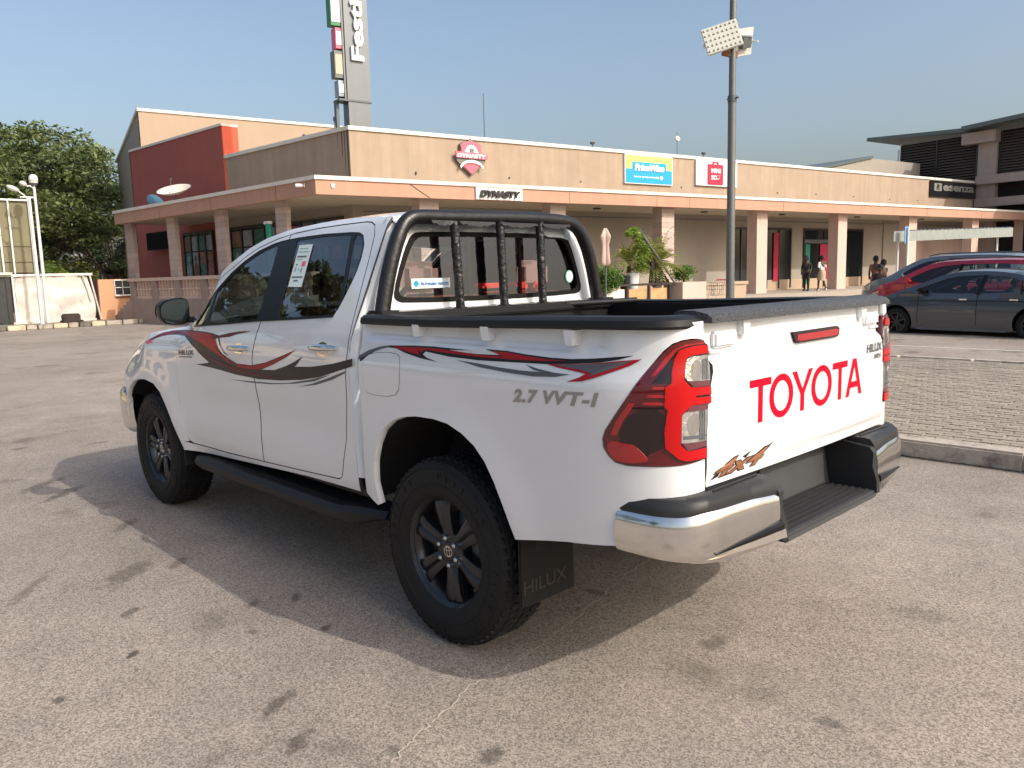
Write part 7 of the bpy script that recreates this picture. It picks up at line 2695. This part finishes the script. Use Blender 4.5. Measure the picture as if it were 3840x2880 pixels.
hz = (('white fronted low house between the trees', 'house_white', -24.6, 2.6, 3.5), ('cream yellow low house beside the white one', 'house_yellow', -27.6, 3.2, 3.6))
for lab, mm, y, wd, h in hz:
    t = thing('far_house', (91.5, y, 0), 0, lab, 'house', 'low houses far behind the hut')
    MB().box((0, 0, h / 2 + .25), (3, wd, h + .5)).build('house_wall', mm, t)
    MB().prism([(-1.9, h + .45), (1.9, h + .45), (.2, h + 1.35)], lambda u, v, d: Vector((u, d, v)), -wd / 2 - .2, wd / 2 + .2).build('house_roof', 'house_roof', t)
    MB().box((-1.7, 0, h + .35), (.6, wd + .4, .18)).build('veranda_beam', 'house_roof', t)
    for q in (-.28, .28):
        w_ = MB().box((-1.51, q * wd, h * .8), (.06, wd * .30, .75)).build('house_window', 'frame_dark', t)
        MB().box((-1.545, q * wd, h * .8), (.02, wd * .22, .55)).build('window_pane', 'house_white', w_)
t = thing('boundary_wall', (0, 0, 0), 0, 'dull boundary wall with a dark rail beyond the hut', 'wall')
MB().box((60, -20, 1.15), (.3, 26, 2.3)).build('wall_panel', 'grey_wall', t)
MB().box((59.8, -20, 2.55), (.15, 26, .12)).build('wall_rail', 'frame_dark', t)
for k, y in enumerate((-9.6, -10.8)):
    t = thing('gas_bottle_stand', (42., y, .0), 0, ('dark upright drum behind the white sheet', 'dark upright drum nearer the hut')[k], 'drum')
    MB().lathe([(.001, 0), (.3, 0), (.3, 1.5), (.14, 1.75), (.12, 2.1), (.001, 2.12)], axis='Z', seg=14).build('drum_body', 'frame_dark', t, True)

# ================================================================== trees
def tree(label, loc, h, rad, n, size, m, seed=1, squash=.72, name='broad_tree', group=None, trunk_h=None, clumps=46):
    t = thing(name, loc, 0, label, 'tree', group)
    r_ = random.Random(seed)
    th = trunk_h or h * .34
    cc = Vector((0, 0, th + (h - th) * .5))
    b = MB()
    b.tube([(0, 0, 0), (.1, .05, th * .5), (0, .1, th), (.2, 0, th * 1.5)], [h * .035, h * .028, h * .024, h * .014], 10)
    cl = []
    for k in range(clumps):
        while True:
            p = Vector((r_.uniform(-1, 1), r_.uniform(-1, 1), r_.uniform(-1, 1)))
            if .25 < p.length < 1.0:
                break
        if p.z < -.3 and r_.random() < .35:
            continue
        c = cc + Vector((p.x * rad, p.y * rad, p.z * (h - th) * .5 * .88))
        cl.append(c)
    for c in cl[::3]:
        s = Vector((0, .1, th * r_.uniform(.8, 1.3)))
        mid = s.lerp(c, .55) + Vector((0, 0, -.4))
        b.tube([s, mid, c], [h * .012, h * .007, h * .002], 6)
    b.build('trunk', 'bark', t, True)
    L_ = []
    per = n // max(1, len(cl))
    for c in cl:
        q = rad * r_.uniform(.15, .28)
        # flat layered sprays with a few straggling leaves
        for s_ in range(3):
            o_ = Vector((r_.uniform(-1, 1) * q * .6, r_.uniform(-1, 1) * q * .6, r_.uniform(-1, 1) * q * .45))
            leaves(L_, r_, c + o_, (q * .85, q * .85, q * .30), per // 3, size, shell=0)
    leaf_obj('crown', L_, m, t)
    return t


tree('big spreading tree behind the hoarding at the left', (54, -8.8, 0), 12.0, 7.2, 52000, .32, 'leaf_big', 3, trunk_h=1.8, clumps=130)
tree('darker tree leaning out from behind the building', (60, -17.6, 0), 10.9, 4.7, 40000, .24, 'leaf_dark', 8, trunk_h=1.0, clumps=105)
tree('green tree at the far left edge behind the hoarding', (52, -.5, 0), 11.0, 5.5, 26000, .28, 'leaf_big', 12, trunk_h=2.2, clumps=70)
bush((40.2, -8.4, 0), (1.0, 1.15, 1.45), 3600, .15, 'bright green bush behind the hoarding', 'leaf_bright')
bush((58, -13.5, 0), (2.0, 2.6, 1.9), 3000, .28, 'yellowish scrub below the big tree', 'leaf_palm')
# beyond the left edge of the picture, seen mirrored in the side windows and in the paint
for k, (x, y, h) in enumerate(((31, 8.5, 14), (28, 15, 15), (22, 20, 15), (42, 22, 20), (12, 26, 14), (1, 29, 13))):
    tree(('tree beyond the left edge, nearest the kiosk', 'tall tree beyond the left edge', 'small tree left of the lot', 'tallest tree left of the lot', 'tree across the lot behind the viewer', 'tree farthest back across the lot')[k], (x, y, 0), h, h * .40, 6000, .55, 'leaf_dark', 20 + k, clumps=34)
t = thing('gate_lodge', (25, 10.5, 0), R(15), 'long low cream lodge beyond the left edge', 'building')
MB().box((0, 0, 1.5), (4, 9, 3.0)).build('lodge_wall', 'stucco_top', t)
MB().box((0, 0, 3.06), (4.6, 9.6, .12)).build('lodge_roof', 'house_roof', t)
for k in range(4):
    MB().box((-2.03, -3.3 + k * 2.2, 1.6), (.05, 1.1, 1.2)).build('lodge_window', 'shop_glass', t)
